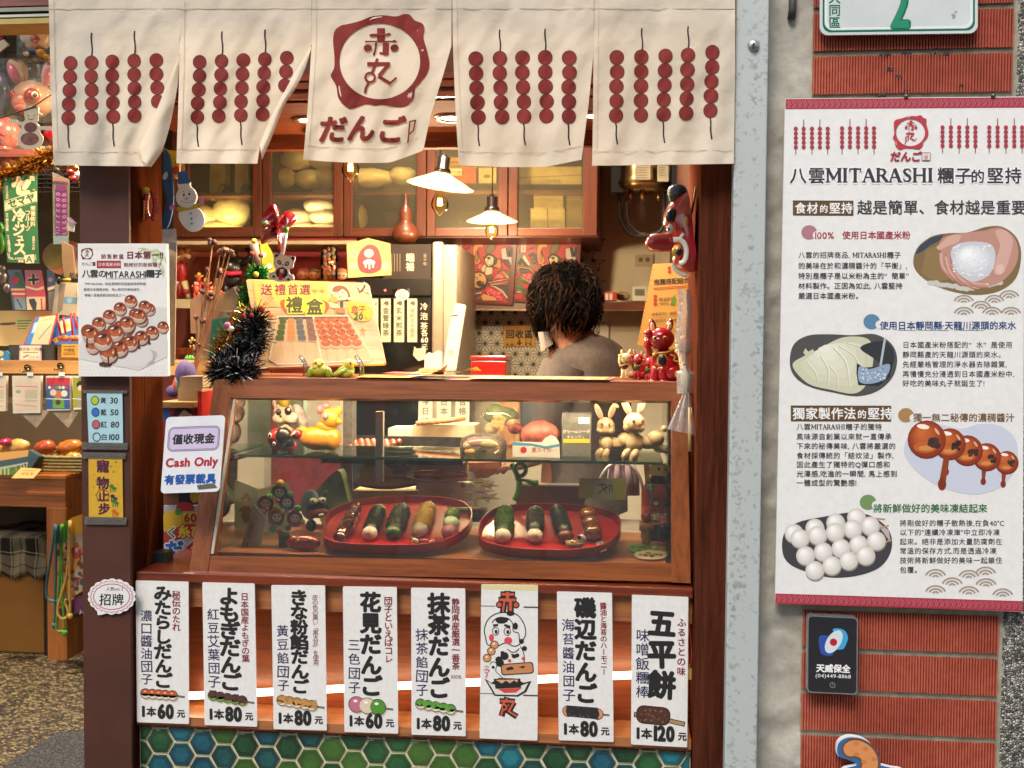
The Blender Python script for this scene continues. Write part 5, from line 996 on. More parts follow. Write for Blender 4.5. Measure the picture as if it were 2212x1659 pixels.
jn('pelvis',J['pelvis'],.13);jn('waist',J['waist'],.115,'pelvis');jn('chest',J['chest'],.09,'waist');jn('neck',J['neck'],.05,'chest');jn('skull',J['skull'],.072,'neck');jn('top',J['top'],.06,'skull');jn('jaw',(-.035,-.045,hc.z-.095),.036,'skull')
for sd,n in((-1,'l'),(1,'r')):
 jn('sh'+n,(.04+sd*.17,.03,1.235),.03,'chest');jn('el'+n,(.04+sd*.21,.10-.05*sd,1.06),.042,'sh'+n);jn('wr'+n,(-.10+sd*.10,.29-.05*sd,.98),.027,'el'+n);jn('pa'+n,(-.13+sd*.08,.35-.05*sd,.96),.03,'wr'+n)
 for q_,(fx,fl_)in enumerate(((-.03,.07),(-.01,.08),(.01,.075),(.03,.06))):jn('f%s%d'%(n,q_),(-.15+sd*.08+fx,.35-.05*sd+fl_*.55,.955),.0095,'pa'+n);jn('g%s%d'%(n,q_),(-.16+sd*.08+fx,.35-.05*sd+fl_,.925),.008,'f%s%d'%(n,q_))
 jn('th'+n,(-.13+sd*.08-sd*.045,.345-.05*sd,.955),.0105,'wr'+n);jn('ti'+n,(-.14+sd*.08-sd*.06,.385-.05*sd,.94),.009,'th'+n)
 jn('hi'+n,(.04+sd*.09,.06,.82),.085,'pelvis');jn('kn'+n,(.04+sd*.09,.05,.47),.055,'hi'+n);jn('an'+n,(.04+sd*.09,.08,.09),.038,'kn'+n);jn('to'+n,(-.02+sd*.1,.20,.035),.03,'an'+n)
me=bpy.data.meshes.new('person');me.from_pydata([p-root for p in sk_v],sk_e,[]);pe=bpy.data.objects.new('person',me);COL.objects.link(pe);pe.location=root;WO[pe]=root
md=pe.modifiers.new('skin','SKIN')
for i,r in enumerate(sk_r):me.skin_vertices[0].data[i].radius=(r,r)
me.skin_vertices[0].data[0].use_root=True;md.use_smooth_shade=True;u_=pe.modifiers.new('sub','SUBSURF');u_.levels=u_.render_levels=2;me.materials.append(SKIN)
tag(pe,'person with curly black hair in taupe T-shirt, bending over work with back turned','person')
def shirt(u,v):
 zz=[.86,1.0,1.15,hc.z-.24,hc.z-.17,hc.z-.13,hc.z-.105,hc.z-.088];hw=[.185,.18,.195,.215,.205,.16,.105,.062];hd=[.12,.115,.125,.13,.115,.095,.075,.058];yo=[.055,.05,.04,.03,.02,.01,0,-.012]
 f=v*(len(zz)-1);i=int(min(f,len(zz)-2));t_=f-i;L=lambda A:A[i]*(1-t_)+A[i+1]*t_;a_=2*math.pi*u
 fold=1+.08*noise.noise(V((math.cos(a_)*2.2,math.sin(a_)*2.2,v*3+4)))+.06*noise.noise(V((math.cos(a_)*5,math.sin(a_)*5,v*3)))*(1-v)
 w_=max(0,v-.7)/.3;p_=rp(.04+L(hw)*math.cos(a_)*fold,.03+L(hd)*math.sin(a_)*fold,0);return V((hc.x+p_[0]-.055*w_*w_,Yp+p_[1]-.03*w_,L(zz)))
b=MB().grid(shirt,48,30,CAPC)
for sd in(-1,1):
 s0,e0=[V((hc.x+p_[0],Yp+p_[1],p_[2]-(0 if p_[2]<1.2 else .0)))for p_ in(rp(.04+sd*.15,.03,hc.z-.225),rp(.04+sd*.215,.09,1.08))];b.tube([s0,s0.lerp(e0,.3),s0.lerp(e0,.7),e0],[.075,.078,.07,.068],CAPC,16,caps=False)
b.tube([V((hc.x+.02+.064*math.cos(t_),Yp+.0+.062*math.sin(t_),hc.z-.088+.004*math.sin(t_)))for t_ in[2*math.pi*i/24 for i in range(25)]],.006,CAPC,6);b.build('t_shirt',pe)
HAIR=mat('#070504',.5,.1,60);HAIR2=mat('#2a170c',.5,.1,60)
for w_ in(HAIR,HAIR2):w_.node_tree.nodes['Principled BSDF'].inputs['Specular IOR Level'].default_value=.03
hb=MB();hcen=hc+V((0,-.03,.0))
hb.ell(hcen+V((.005,.015,.012)),(.082,.088,.096),HAIR,None,28,18,fn=lambda d:1+.09*noise.noise(d*3.5)+.05*noise.noise(d*9))
for i in range(2300):
 d=V((rnd.gauss(0,1),rnd.gauss(0,1),rnd.gauss(0,1))).normalized()
 if d.z<-.8 or(d.z<-.45 and d.x>.1 and d.y<-.3):continue
 if d.z<-.3 and-.55<d.x<.05 and d.y<.1:continue
 p=hcen+V((d.x*.081,d.y*.088,d.z*.094+.012));dn=(V((d.x*.5-.1,d.y*.5,-1))-d*V((d.x*.5-.1,d.y*.5,-1)).dot(d)).normalized()+V((0,0,-.15));sdv=d.cross(dn).normalized();ph_=5*noise.noise(d*2.2)+rnd.uniform(-.6,.6)
 L_=rnd.uniform(.04,.075)*(1.5 if d.x<-.4 and d.z<.1 else 1);am=rnd.uniform(.006,.011);k_=rnd.uniform(.7,1.15);pts=[]
 for j in range(8):t_=j/7;pts.append(p+dn*L_*t_+d*(.006+.014*math.sin(t_*2.6)+am*.6*math.sin(ph_+t_*6))+sdv*am*math.cos(ph_+t_*6))
 hb.tube(pts,[q_*k_ for q_ in(.0012,.0022,.0026,.0026,.0023,.0018,.0012,.0004)],HAIR if rnd.random()<.86 else HAIR2,5,.6,False)
for i in range(420):
 d=V((rnd.gauss(0,1),rnd.gauss(0,1),rnd.gauss(0,1))).normalized()
 if d.z<-.5:continue
 p=hcen+V((d.x*.094,d.y*.1,d.z*.106+.012));s_=d.orthogonal().normalized();q_=d.cross(s_);ph_=rnd.random()*6.3;pts=[p+d*(.004+.02*math.sin(j*.55))+(s_*math.cos(ph_)+q_*math.sin(ph_))*.011*j*.7+V((0,0,-.0012*j*j))+s_*.005*math.sin(j*1.5+ph_)for j in range(6)]
 hb.tube(pts,[.0012,.0014,.0013,.0011,.0008,.0004],HAIR2 if rnd.random()<.5 else HAIR,4,1,False)
hb.build('hair',pe)
mk=MB();mk.grid(lambda u,v:V((hcen.x-.066+.034*u-.01*v,Yp-.108+.03*u-.016*math.sin(math.pi*u),hc.z-.138+.038*v+.02*(1-u)*(v-.5)+.012*u)),10,10,mat('#8f8478',.9,.05,40,.3));mk.tube([V((hcen.x-.04,Yp-.1,hc.z-.09)),V((hcen.x+.005,Yp-.115,hc.z-.03))],.0012,mat('#b5aa9c',.9),5);mk.build('face_mask',pe)
# ================================================================ on top of the display case
gA,gB=at(698,797,.27),at(690,607,.36);gN=V((1,0,0)).cross(gB-gA).normalized();gN=gN if gN.y<0 else-gN
s=Sheet(p=gA,n=gN);s.board([(532,606),(535,603),(792,611),(796,615),(832.5,782),(829,785.5),(567,794.5),(563,791)],.012,W_LIGHT);s.l=.0004
YE,OR=ink('#d9a83a'),ink('#cf8048');k_=.864/5.82;T2=lambda x,y:((600+x/5.82)*.864,(680+y/5.82)*.864);s.T=T2;M_=ink('#6f1226');OL=ink('#4d4a12')
s.poly('paper',[(185,115),(700,125),(1275,140),(1300,520),(900,500),(235,512)],mat('#dcb050',.7,.04,30));s.poly('paper',[(260,130),(340,132),(560,500),(330,505)],mat('#d7a064',.7,0))
s.text('lettering','送禮首選',385,258,165,M_,step=188,bold=.02,jit=.05,align='l')if 0 else[s.text('lettering',c,x,255,168,M_,bold=.018,jit=.04,align='c')for c,x in zip('送禮首選',(388,585,770,945))]
for x in(1045,1150):s.line('drawing',[(x,265),(x+40,262),(x+36,245),(x+92,280),(x+46,310),(x+46,292),(x+5,292)],6,ink('#8a6a1e'),True);s.line('drawing',[(x+20,278),(x+70,280)],8,M_)
for x,y,r in((445,382,45),(375,462,38)):s.line('drawing',[(x,y-r),(x+r*.3,y-r*.25),(x+r,y),(x+r*.3,y+r*.25),(x,y+r),(x-r*.3,y+r*.25),(x-r,y),(x-r*.3,y-r*.25)],7,ink('#a8581e'),True)
s.poly('paper',smooth([(585,450),(640,400),(900,405),(1200,412),(1290,470),(1270,560),(1150,605),(750,605),(640,560)],5,True),ink('#c8552a'));s.poly('paper',smooth([(680,360),(780,350),(940,390),(1090,385),(1230,450),(1220,600),(1130,630),(1000,590),(760,585),(650,500)],5,True),ink('#d8c02c'))
for c,x,y in(('禮',790,475),('盒',1085,505)):s.text('lettering',c,x,y,255,ink('#e6da4a'),bold=.075,align='c');s.text('lettering',c,x,y,250,OL,bold=.025,align='c')
s.poly('paper',smooth([(1560,440),(1700,440),(1850,470),(1920,560),(1890,690),(1760,715),(1630,660),(1570,550)],5,True),ink('#d9a92a'));
for c,x in(('盒',1670),('子',1775)):s.text('lettering',c,x,545,120,ink('#7c1a1e'),bold=.012,align='c',jit=.04)
s.text('lettering','20',1725,645,120,ink('#1d4a2a'),bold=.05,align='c',rot=.08);s.text('lettering','元',1830,672,40,ink('#7c1a1e'),align='c')
HN=ink('#8a4622');FC=ink('#e6cf9a')
s.poly('drawing',smooth([(1345,290),(1370,220),(1450,198),(1540,225),(1590,300),(1600,390),(1540,410),(1400,380)],5,True),ink('#3a2012'));s.poly('drawing',smooth([(1352,290),(1378,226),(1450,205),(1535,232),(1582,305),(1592,380),(1540,400),(1400,370)],5,True),HN)
s.poly('drawing',smooth([(1360,300),(1440,285),(1490,250),(1560,310),(1560,390),(1490,410),(1400,400),(1365,350)],5,True),FC);s.disc('drawing',1345,305,16,FC,26);s.disc('drawing',1585,388,20,FC,22)
for x in(1415,1500):s.line('drawing',[(x+26*math.cos(a),325+26*math.sin(a))for a in[math.pi*(1+.1*i)for i in range(11)]],9,ink('#3a2012'))
s.poly('drawing',[(1435,350),(1480,355),(1452,378)],ink('#b5402a'));s.poly('drawing',smooth([(1295,385),(1340,352),(1410,372),(1420,425),(1360,445),(1300,420)],5,True),ink('#d99a3c'));s.poly('drawing',smooth([(1300,440),(1380,460),(1450,500),(1440,525),(1330,515)],4,True),FC);s.poly('drawing',[(1450,440),(1500,420),(1505,510),(1460,525)],ink('#3b3a34'));s.poly('drawing',[(1385,520),(1525,525),(1530,600),(1390,590)],ink('#b5713a'))
s.poly('picture',[(545,650),(1575,635),(1920,1230),(1880,1290),(540,1340),(430,1275)],mat('#d3ad80',.6,.03));s.line('picture',[(545,650),(1575,635),(1920,1230),(1880,1290),(540,1340),(430,1275)],9,ink('#e9d3ae'),True);s.line('picture',[(1065,645),(1195,1310)],14,ink('#e9d3ae'))
s.poly('picture',[(560,655),(1050,650),(1060,685),(570,700)],ink('#4a4244'));s.poly('picture',[(1085,650),(1565,645),(1580,680),(1095,690)],ink('#7a5a5c'))
for j,(xt,xb,c,c2)in enumerate(((625,585,'#56611f','#3c4614'),(745,750,'#cf8a4a','#b5723a'),(865,905,'#6a675f','#4c4a46'),(1015,1060,'#7a5548','#a57a66'))):
 s.line('picture',[(xb+40*(j>1),1010),(xb+45,1250)],12,ink('#c9a06a'))
 for i in range(4):
  f=i/3;x=xt+(xb-xt)*f;y=720+245*f;w_=52+12*f;s.poly('picture',rrect(x-w_,y-46,x+w_,y+46,24,3),ink('#c79f78'));s.poly('picture',rrect(x-w_,y-46,x+w_*.85,y+36,22,3),ink(c))
  for q_ in range(5):s.line('picture',[(x-w_+18+q_*20,y-30),(x-w_+22+q_*20,y+24)],5,ink(c2))
for j in range(4):
 for i in range(5):
  f=i/4;x=1140+j*125+f*(110+j*25);y=705+330*f;r=62+8*f
  if i==4:s.line('picture',[(x,y+40),(x+25,y+240)],12,ink('#c9a06a'))
  s.disc('picture',x,y+14,r,ink('#e0bd90'),r*.8);s.disc('picture',x,y,r,ink('#b5582c'),r*.72);s.disc('picture',x-10,y-16,r*.5,ink('#c8713e'),r*.3)
  if rnd.random()<.6:s.disc('picture',x+rnd.uniform(-20,25),y-rnd.uniform(0,30),16,ink('#5a3220'),11)
for x,y,r,c in((430,640,75,'#c95a38'),(335,750,45,'#d0a63a'),(1785,850,58,'#cf7a3a'),(1885,795,34,'#b5b06a')):s.poly('picture',[(x-r*.2,y-r),(x+r*.3,y-r*.3),(x+r,y-r*.1),(x+r*.3,y+r*.25),(x+r*.25,y+r),(x-r*.2,y+r*.3),(x-r,y+r*.15),(x-r*.3,y-r*.3)],ink(c))
s.T=None;s.done('gift_box_board','wooden board with yellow gift box drawing leaning on the case top','sign board')
ACR=clear('#e9eef0',1.5,.06)
b=MB()
for px in(655,776):b.tube(smooth([at(px-6,770,.262),at(px+2,782,.245),at(px+6,800,.25),at(px+3,818,.26)],5),.006,ACR,8);b.tube([at(px+3,818,.26),at(px+3,812,.42)],.005,ACR,6)
b.build('clear_easel',None,'clear plastic easel holding up the gift box board','easel')
toy('silver_figurine','tiny silver bird shaped ornament pinned at the top right of the gift board','ornament',.33,[('~','body',[(775,632),(782,628),(788,618),(786,610)],[2,3,2.4,1.6],mat('#b5b2aa',.2,.05,metal=.8)),('~','body',[(768,615),(776,628)],[1,2],mat('#b5b2aa',.2,.05,metal=.8)),('~','body',[(788,630),(800,636)],[2,1.5],mat('#b5b2aa',.2,.05,metal=.8))])
G1,G2,F_,KE=mat('#7f9420',.45,.08,12,coat=.2),mat('#a8ae35',.45,.06,12,coat=.2),mat('#cdb83c',.45,.05,coat=.2),ink('#14120e',.2)
toy('parakeet_figurine','green and yellow parakeet figurine facing the viewer, left one on the case','bird figurine',.2,[('o','body',691,804,23,15,G1),('o','body',690,800,20,14,G2,0,5),('o','wing',671,805,8,13,G1,15,8),('o','wing',710,805,8,13,G1,-15,8),('o','head',688,787,14,12,F_,0,6),('o','cheek',682,793,7,5,mat('#d2c55a',.5),0,14),('o','eye',682,784,1.8,2.2,KE,0,17),('o','eye',697,785,1.8,2.2,KE,0,17),('o','beak',688,788,3,4,mat('#c9a44a',.4,0),0,19)],'parakeet figurines on the case')
toy('parakeet_figurine','green and yellow parakeet figurine turned right with tail spread on the case','bird figurine',.2,[('o','body',746,803,22,14,G1,-18),('o','body',750,806,16,11,G2,0,4),('~','tail',[(738,803),(726,809),(716,816)],[9,6,3],G1),('o','head',755,787,12,12,F_,0,3),('o','head',748,795,13,8,F_,-30,2),('o','eye',757,784,1.8,2.2,KE,0,14),('o','beak',766,788,3,4,mat('#c99a4a',.4,0),0,4),('~','wing',[(750,800),(738,804),(724,811)],[4,6,2],mat('#93a832',.5,.12,30),11)],'parakeet figurines on the case')
zt1=ZTOP
def flat(name,lab,P,m,lift,draws=None):
 s=Sheet(p=V((0,0,zt1+lift)),n=V((0,0,1)));s.board(P,.0012,m);s.l=.0005
 if draws:draws(s)
 return s.done(name,lab,'leaflet')
def fl(pts,lift):
 return[V((at(px,820,Y).x,Y,zt1+lift))for px,Y in pts]
def sheet3(name,lab,pts,m,lift,bands=(),curl=0):
 P=fl(pts,lift);b=MB();n=8
 def gf(u,v):p=P[0].lerp(P[1],u).lerp(P[3].lerp(P[2],u),v);return p+V((0,0,curl*(u**3)*(1-v)))
 b.grid(gf,n,n,m);o=b.build(name,None,lab,'leaflet');q_=MB()
 for(u0,v0,u1,v1,c)in bands:q_.add([gf(u0,v0)+V((0,0,.0006)),gf(u1,v0)+V((0,0,.0006)),gf(u1,v1)+V((0,0,.0006)),gf(u0,v1)+V((0,0,.0006))],[[0,1,2,3]],ink(c))
 if bands:q_.build('print',o)
 return o
rows=[(.04+.3*i/4+rnd.uniform(0,.02),.12+.19*j,.1+.3*i/4+.16,.16+.19*j,rnd.choice(['#6a3a1c','#96722a','#a8342a','#8a9a3a']))for i in range(4)for j in range(4)]
sheet3('menu_sheet','yellow laminated menu sheet lying flat at the right of the case top',[(1012,.16),(1316,.16),(1330,.37),(1040,.37)],mat('#d6cf9a',.3,.03,coat=.5),.002,[(.02,.92,.98,.97,'#a1202a'),(.96,.05,.985,.97,'#a1202a')]+[(.05+.115*i,.1+.18*j,.13+.115*i,.15+.18*j,rnd.choice(['#7a5a2a','#a8862c','#a8342a','#8a9a2a']))for i in range(8)for j in range(4)])
for nm,lab,pts,c,lift,cu,bd in(('paper_leaflet','yellow leaflet at the bottom left of the leaflet pile',[(768,.17),(905,.16),(920,.30),(790,.31)],'#d6b23c',.002,0,[(.3,.3,.7,.6,'#b5402a')]),('paper_leaflet','red leaflet near the left of the leaflet pile',[(826,.30),(900,.25),(935,.40),(850,.42)],'#b02c20',.008,.0,[]),('paper_leaflet','white leaflet with a curled corner in front of the leaflet pile',[(880,.155),(968,.16),(958,.27),(900,.3)],'#c9c0c8',.006,.03,[]),('paper_leaflet','large red leaflet on top at the back of the pile',[(905,.33),(985,.33),(985,.46),(915,.46)],'#ab2018',.018,.004,[]),('paper_leaflet','orange leaflet in the middle of the leaflet pile',[(890,.22),(985,.22),(1000,.4),(900,.4)],'#d0782a',.010,.004,[]),('paper_leaflet','long yellow leaflet lying under the red one with its tip lifted',[(905,.30),(1030,.28),(1040,.36),(905,.43)],'#d9b83a',.014,.012,[(.1,.4,.8,.6,'#c05a2a')])):
 sheet3(nm,lab,pts,mat(c,.5,.04,20),lift,bd,cu)
b=MB().box(at(905,820,.2).x,at(960,820,.2).x,.17,.2,zt1+.0005,zt1+.004,clear('#ffffff',1.5,.05));b.build('card_clip',None,'small clear card clip between the leaflets','clip')
mA,mB=at(1430,822,.36),at(1430,575,.42);mN=V((1,0,0)).cross(mB-mA).normalized();mN=mN if mN.y<0 else-mN
s=Sheet(p=mA,n=mN);f7=lambda x,y:((1300+x/2.675)*.864,(360+y/2.675)*.864);s.T=f7
s.board([(890,802),(1185,790),(1185,900),(1100,1410),(785,1340)],.006,mat('#d3a04a',.5,.04,10));s.l=.0003;K7=ink('#2b1c10')
s.text('lettering','推薦搭配組合',1015,918,42,K7,bold=.02,align='c',rot=-.06,step=40);s.line('drawing',[(890,965),(1150,945)],5,ink('#b5401e'));s.line('drawing',[(895,975),(1150,956)],4,ink('#b5401e'))
for x,y in((905,1020),(905,1045),(905,1070),(1000,830),(1000,855)):s.disc('drawing',x,y,13,ink('#a83a1e'))
s.poly('drawing',[(1020,1030),(1035,1005),(1045,1045),(1035,1080),(1005,1078)],ink('#5a8a2a'))
for i,(x,y,tx)in enumerate(((930,1040,'醬油団子'),(930,1068,'+100元'),(880,1140,'抹茶系列・焙茶'),(880,1185,'三色団子・青綠茶'),(860,1240,'海苔団子・玄米'),(850,1290,'全部一起 200'))):s.text('lettering',tx,x,y,24,ink('#5a4a22'),rot=-.05)
for i in range(3):s.line('drawing',[(860-i*15,1165+i*50),(1080,1150+i*50)],2,ink('#6a8a3a'))
for i in range(14):s.disc('drawing',893-i*7.4,840+i*36,4,ink('#b5702a'));s.disc('drawing',1165-i*5,820+i*36,4,ink('#b5702a'))
s.T=None;s.done('combo_menu_board','tall yellow handwritten menu board leaning behind the red cat','menu board')
TR,TR2=mat('#9a0f12',.25,.1,9,coat=.6),mat('#7a0a0c',.25,.1,9,coat=.6);Ym=.12;f7p=lambda x,y:f7(x,y)
tg=empty('tengu_mask',at(1465,590,Ym),'red long-nosed tengu mask hanging in profile on the right pillar','mask')
km=mpp(Ym);prof=smooth([(1112,325),(1060,345),(1000,400),(962,470),(960,540),(985,590),(1005,640),(1010,690),(1030,720),(1020,770),(1028,820),(1065,850),(1120,870),(1178,868)],5);back=smooth([(1116,325),(1130,420),(1140,520),(1150,620),(1165,720),(1172,800),(1178,868)],11)
b=MB();NP=len(prof)
def mf(u,v):
 i=min(int(v*(NP-1)),NP-2);t_=v*(NP-1)-i;a=V(prof[i]).lerp(V(prof[i+1]),t_);j=min(int(v*(len(back)-1)),len(back)-2);c=V(back[j]).lerp(V(back[j+1]),v*(len(back)-1)-j)
 ang=math.pi*u;xx=c.x+(a.x-c.x)*math.sin(ang);yy=c.y+(a.y-c.y)*math.sin(ang);p=f7(xx,yy);q_=at(p[0],p[1],Ym);W=.062*math.sin(math.pi*min(1,max(0,.08+.84*v)))**.6+.004
 return q_+V((0,-math.cos(ang)*W,0))
b.grid(mf,20,50,TR);b.build('face',tg)
nb=MB();P_=[f7(1040,650),f7(1000,655),f7(950,658),f7(890,662),f7(855,668),f7(842,670)];nb.tube([at(x,y,Ym)for x,y in P_],[r*km*.323 for r in(70,64,62,60,44,12)],TR,20);nb.build('nose',tg)
def patch(part,P_,m,d):
 s=Sheet(Y=Ym-d);s.T=f7;s.l=.0005;bb=MB();bb.prism([s.P(x,y)for x,y in smooth(P_,4,True)][::-1],(0,.045,0),m);bb.build(part,tg)
WHT,GOLD,KB=mat('#d9d4c9',.35,.03,coat=.4),mat('#b58a3a',.35,.1,20,metal=.4),mat('#120e0e',.35,0,coat=.4)
def eo(part,x,y,rx,ry,m,d,rot=0):
 p=f7(x,y);bb=MB();bb.ell(at(p[0],p[1],Ym-d),(rx*km*.323,.006,ry*km*.323),m,Matrix.Rotation(math.radians(rot),3,'Y'),16,10);bb.build(part,tg)
eo('eyebrow',1012,480,34,48,KB,.046,20);eo('eye',1005,568,24,30,WHT,.05,15);eo('pupil',992,570,9,12,KB,.056);eo('ear',1112,522,20,36,mat('#c9a45c',.4,.05),.058)
def pstrip(part,P_,r,m,d):bb=MB();bb.tube([at(*f7(x,y),Ym-d)for x,y in smooth(P_,5)],[q*km*.323 for q in r]if isinstance(r,list)else r*km*.323,m,8,.4);bb.build(part,tg)
pstrip('moustache',[(1025,640),(1065,640),(1095,660),(1112,700),(1112,750),(1095,790),(1065,800)],17,WHT,.062);pstrip('moustache',[(1095,600),(1075,625),(1055,645)],12,WHT,.062)
eo('mouth',1052,715,34,42,GOLD,.056,20);eo('mouth',1062,722,22,26,KB,.06,20);eo('teeth',1056,705,14,9,GOLD,.064);pstrip('beard',[(1018,800),(1040,840),(1085,870),(1140,884)],[12,16,16,8],WHT,.03)
cb=MB();c=f7(1060,330);cb.tube([at(*f7(1000,362),Ym-.01),at(*f7(1112,318),Ym-.01)],.011,mat('#33533a',.5,.1),12);cb.ell(at(*f7(1052,318),Ym),(.022,.03,.016),mat('#37536a',.5,.1));cb.build('cap',tg)
MB().tube([at(*f7(1142,490),Ym+.01),at(*f7(1160,400),Ym+.01),at(*f7(1178,290),Ym+.02)],.0025,mat('#7a5f42',.8),6).build('string',tg)
for sd in(-1,1):pstrip('wrinkle',[(1085,560),(1100,590),(1095,620)],4,TR2,.06)
CR=mat('#9c0e16',.22,.05,9,coat=.7);CG=mat('#c9a24a',.3,.1,20,metal=.3)
def lucky(lab,Y,T,c1,bib,big=True):
 """T maps unit cat coordinates (x right, y down, ground at 0, height 1) to pixels"""
 h=T[2];fx=lambda x:T[0]+x*h;fy=lambda y:T[1]+y*h;its=[]
 o=lambda part,x,y,rx,ry,m,rot=0,dz=0,dp=None:its.append(('o',part,fx(x),fy(y),rx*h,ry*h,m,rot,dz*h,(dp or min(rx,ry)*.9)*h))
 o('body',.06,-.27,.235,.28,c1,0,0,.22);o('body',.16,-.17,.22,.17,c1,0,.02,.2);o('body',-.1,-.14,.075,.15,c1,6,.16);o('body',.02,-.14,.075,.15,c1,-4,.17);o('body',-.12,-.03,.09,.035,c1,0,.19);o('body',.04,-.03,.085,.035,c1,0,.2)
 o('head',0,-.7,.205,.18,c1,0,.04,.17);o('head',-.03,-.655,.15,.11,c1,0,.12)
 for sx_,dx,tl_ in((-1,-.13,-14),(1,.13,16)):o('ear',dx,-.9,.055,.11,c1,tl_,.03,.04);o('ear',dx,-.885,.032,.07,mat('#d8c28a',.4,0),tl_,.07,.02)
 for dx in(-.1,.06):o('eye',dx,-.71,.035,.03,CG,0,.2,.02);o('eye',dx,-.71,.02,.024,KB,0,.215,.02)
 o('nose',-.04,-.655,.014,.01,KB,0,.235);its.append(('~','mouth',[(fx(-.09),fy(-.6)),(fx(-.04),fy(-.62)),(fx(.02),fy(-.595))],.006*h,KB,.235*h))
 o('paw',-.2,-.78,.07,.065,c1,0,.12);its.append(('~','paw',[(fx(-.16),fy(-.42)),(fx(-.22),fy(-.58)),(fx(-.2),fy(-.76))],[.06*h,.055*h,.05*h],c1,.1*h))
 its.append(('~','collar',[(fx(-.17),fy(-.5)),(fx(-.05),fy(-.47),.2*h),(fx(.08),fy(-.48),.22*h),(fx(.22),fy(-.53),.1*h)],.018*h,CG))
 o('bell',-.1,-.45,.035,.035,CG,0,.22)
 if big:
  o('medallion',.02,-.36,.085,.1,CG,0,.2,.03);o('medallion',.02,-.36,.068,.082,KB,0,.22,.03);o('medallion',.33,-.22,.075,.12,CG,12,.08,.06);o('medallion',.335,-.22,.058,.1,KB,12,.1,.06)
  for P_ in([(.14,-.45),(.22,-.42),(.2,-.36),(.28,-.34)],[(-.14,-.26),(-.06,-.22),(.0,-.25),(.06,-.2)],[(.2,-.14),(.26,-.2),(.22,-.1)]):its.append(('~','scroll',[(fx(x),fy(y))for x,y in smooth(P_,4)],.013*h,CG,.2*h))
 else:o('bib',-.05,-.4,.14,.09,bib,0,.17)
 return toy('lucky_cat',lab,'cat figurine',Y,its,'lucky cats on the case top')
lucky('large glossy red lucky cat with gold medallions on the case top',.24,(1428,828,138),CR,None)
IV=mat('#d3c08a',.3,.06,9,coat=.5)
for px,py,h_,c1,bib,lab in((1352,817,62,IV,mat('#3a1a14',.4),'small cream lucky cat with dark bib, first of the little row'),(1378,819,62,CR,mat('#1f5a2a',.4),'small red lucky cat with green bib, middle of the little row'),(1402,824,58,mat('#b5303a',.3,.05,coat=.5),mat('#1f6a2a',.4),'small red lucky cat half hidden behind the large cat paw')):lucky(lab,.3,(px,py,h_),c1,bib,False)
s=Sheet(Y=.05);BAG=clear('#e8e2d6',1.5,.22,55,.08)
b=MB();b.grid(lambda u,v:at(1478+2.4*math.sin(v*9)+(u-.5)*(26+10*math.sin(v*3.1)-12*(v>.62)*(1 if v<.8 else-.6)),625+v*225,.03-.02*math.sin(math.pi*u)),10,40,BAG)
b.grid(lambda u,v:at(1486+(u-.72)*(14+(v**1)*48),848+v*86-(u-.5)*-14*v,.02-.012*math.sin(math.pi*u)-.004*math.sin(u*17)),12,14,BAG);o=b.build('plastic_bag_bundle',None,'crinkled clear bag of sticks hanging at the right end of the case','bag')
MB().tube([at(1491,880,.02),at(1490,975,.02)],.004,mat('#c9a468',.6),8).build('stick',o);MB().ell(at(1478,745,.04),(.018,.012,.02),mat('#b5763a',.6,.1)).build('stick_end',o);MB().tube([at(1478,790,.03),at(1482,848,.028)],.009,mat('#cfc5b0',.5,.1,40,.5),8).build('inner_wrap',o);MB().tube([at(1478,849,.025),at(1494,850,.025)],.004,mat('#96282a',.6),8).build('tie',o)
BKT=mat('#08090a',.3,0,metal=.4);TB=[BKT,BKT,BKT,mat('#1c1d20',.2,0,metal=.8),BKT,mat('#c4c8cb',.35,0,metal=.3)];TG=[mat('#b5902c',.25,0,metal=1),mat('#8a6a1c',.25,0,metal=1),mat('#d6bc6a',.2,0,metal=1)]
b=MB();tinsel(b,[at(548,690,.25),at(548,730,.24),at(525,770,.22),at(490,790,.2),at(478,808,.18)],.05,6500,TB,.018,.0009);tinsel(b,[at(500,790,.18),at(515,808,.16),at(548,795,.2)],.04,2200,TB,.018,.0009);b.build('tinsel_heap',None,'bushy heap of black and silver tinsel on the left end of the case','tinsel')
b=MB();tinsel(b,[at(470,765,.3),at(500,720,.28),at(530,690,.27),at(560,680,.27)],.035,1100,TG,.02);b.build('gold_tinsel',None,'gold tinsel strand behind the black tinsel heap','tinsel')
GRT=[mat('#0f4a1e',.3,0,metal=.7),mat('#1c7030',.25,0,metal=.7),mat('#3a9a4a',.2,0,metal=.8)]
b=MB();tinsel(b,[at(558,604,.5),at(558,588,.5)],.034,1300,GRT,.014,.0008);tinsel(b,[at(540,610,.5),at(535,640,.5),at(530,672,.5)],.028,900,GRT,.02);tr_=b.build('tinsel_tree',None,'little green tinsel tree with yellow and red pompoms behind the gift board','ornament')
PM=lambda h:mat(h,.9,.15,60,.8)
b=MB();b.tube([at(547,602,.5),at(548,520,.5)],.003,mat('#b5a48a',.5),6);b.tube([at(556,575,.5),at(552,545,.5),at(548,525,.5)],.012,mat('#6a5a4a',.6,.1,40),8);b.build('stem',tr_)
b=MB()
for x,y,r,c in((549,521,6,'#b59a2a'),(544,548,5.5,'#7a1418'),(564,552,5.5,'#7a1418'),(553,593,6.2,'#b59a2a')):b.ell(at(x,y,.46),r*mpp(.46),PM(c))
b.build('pompom',tr_)
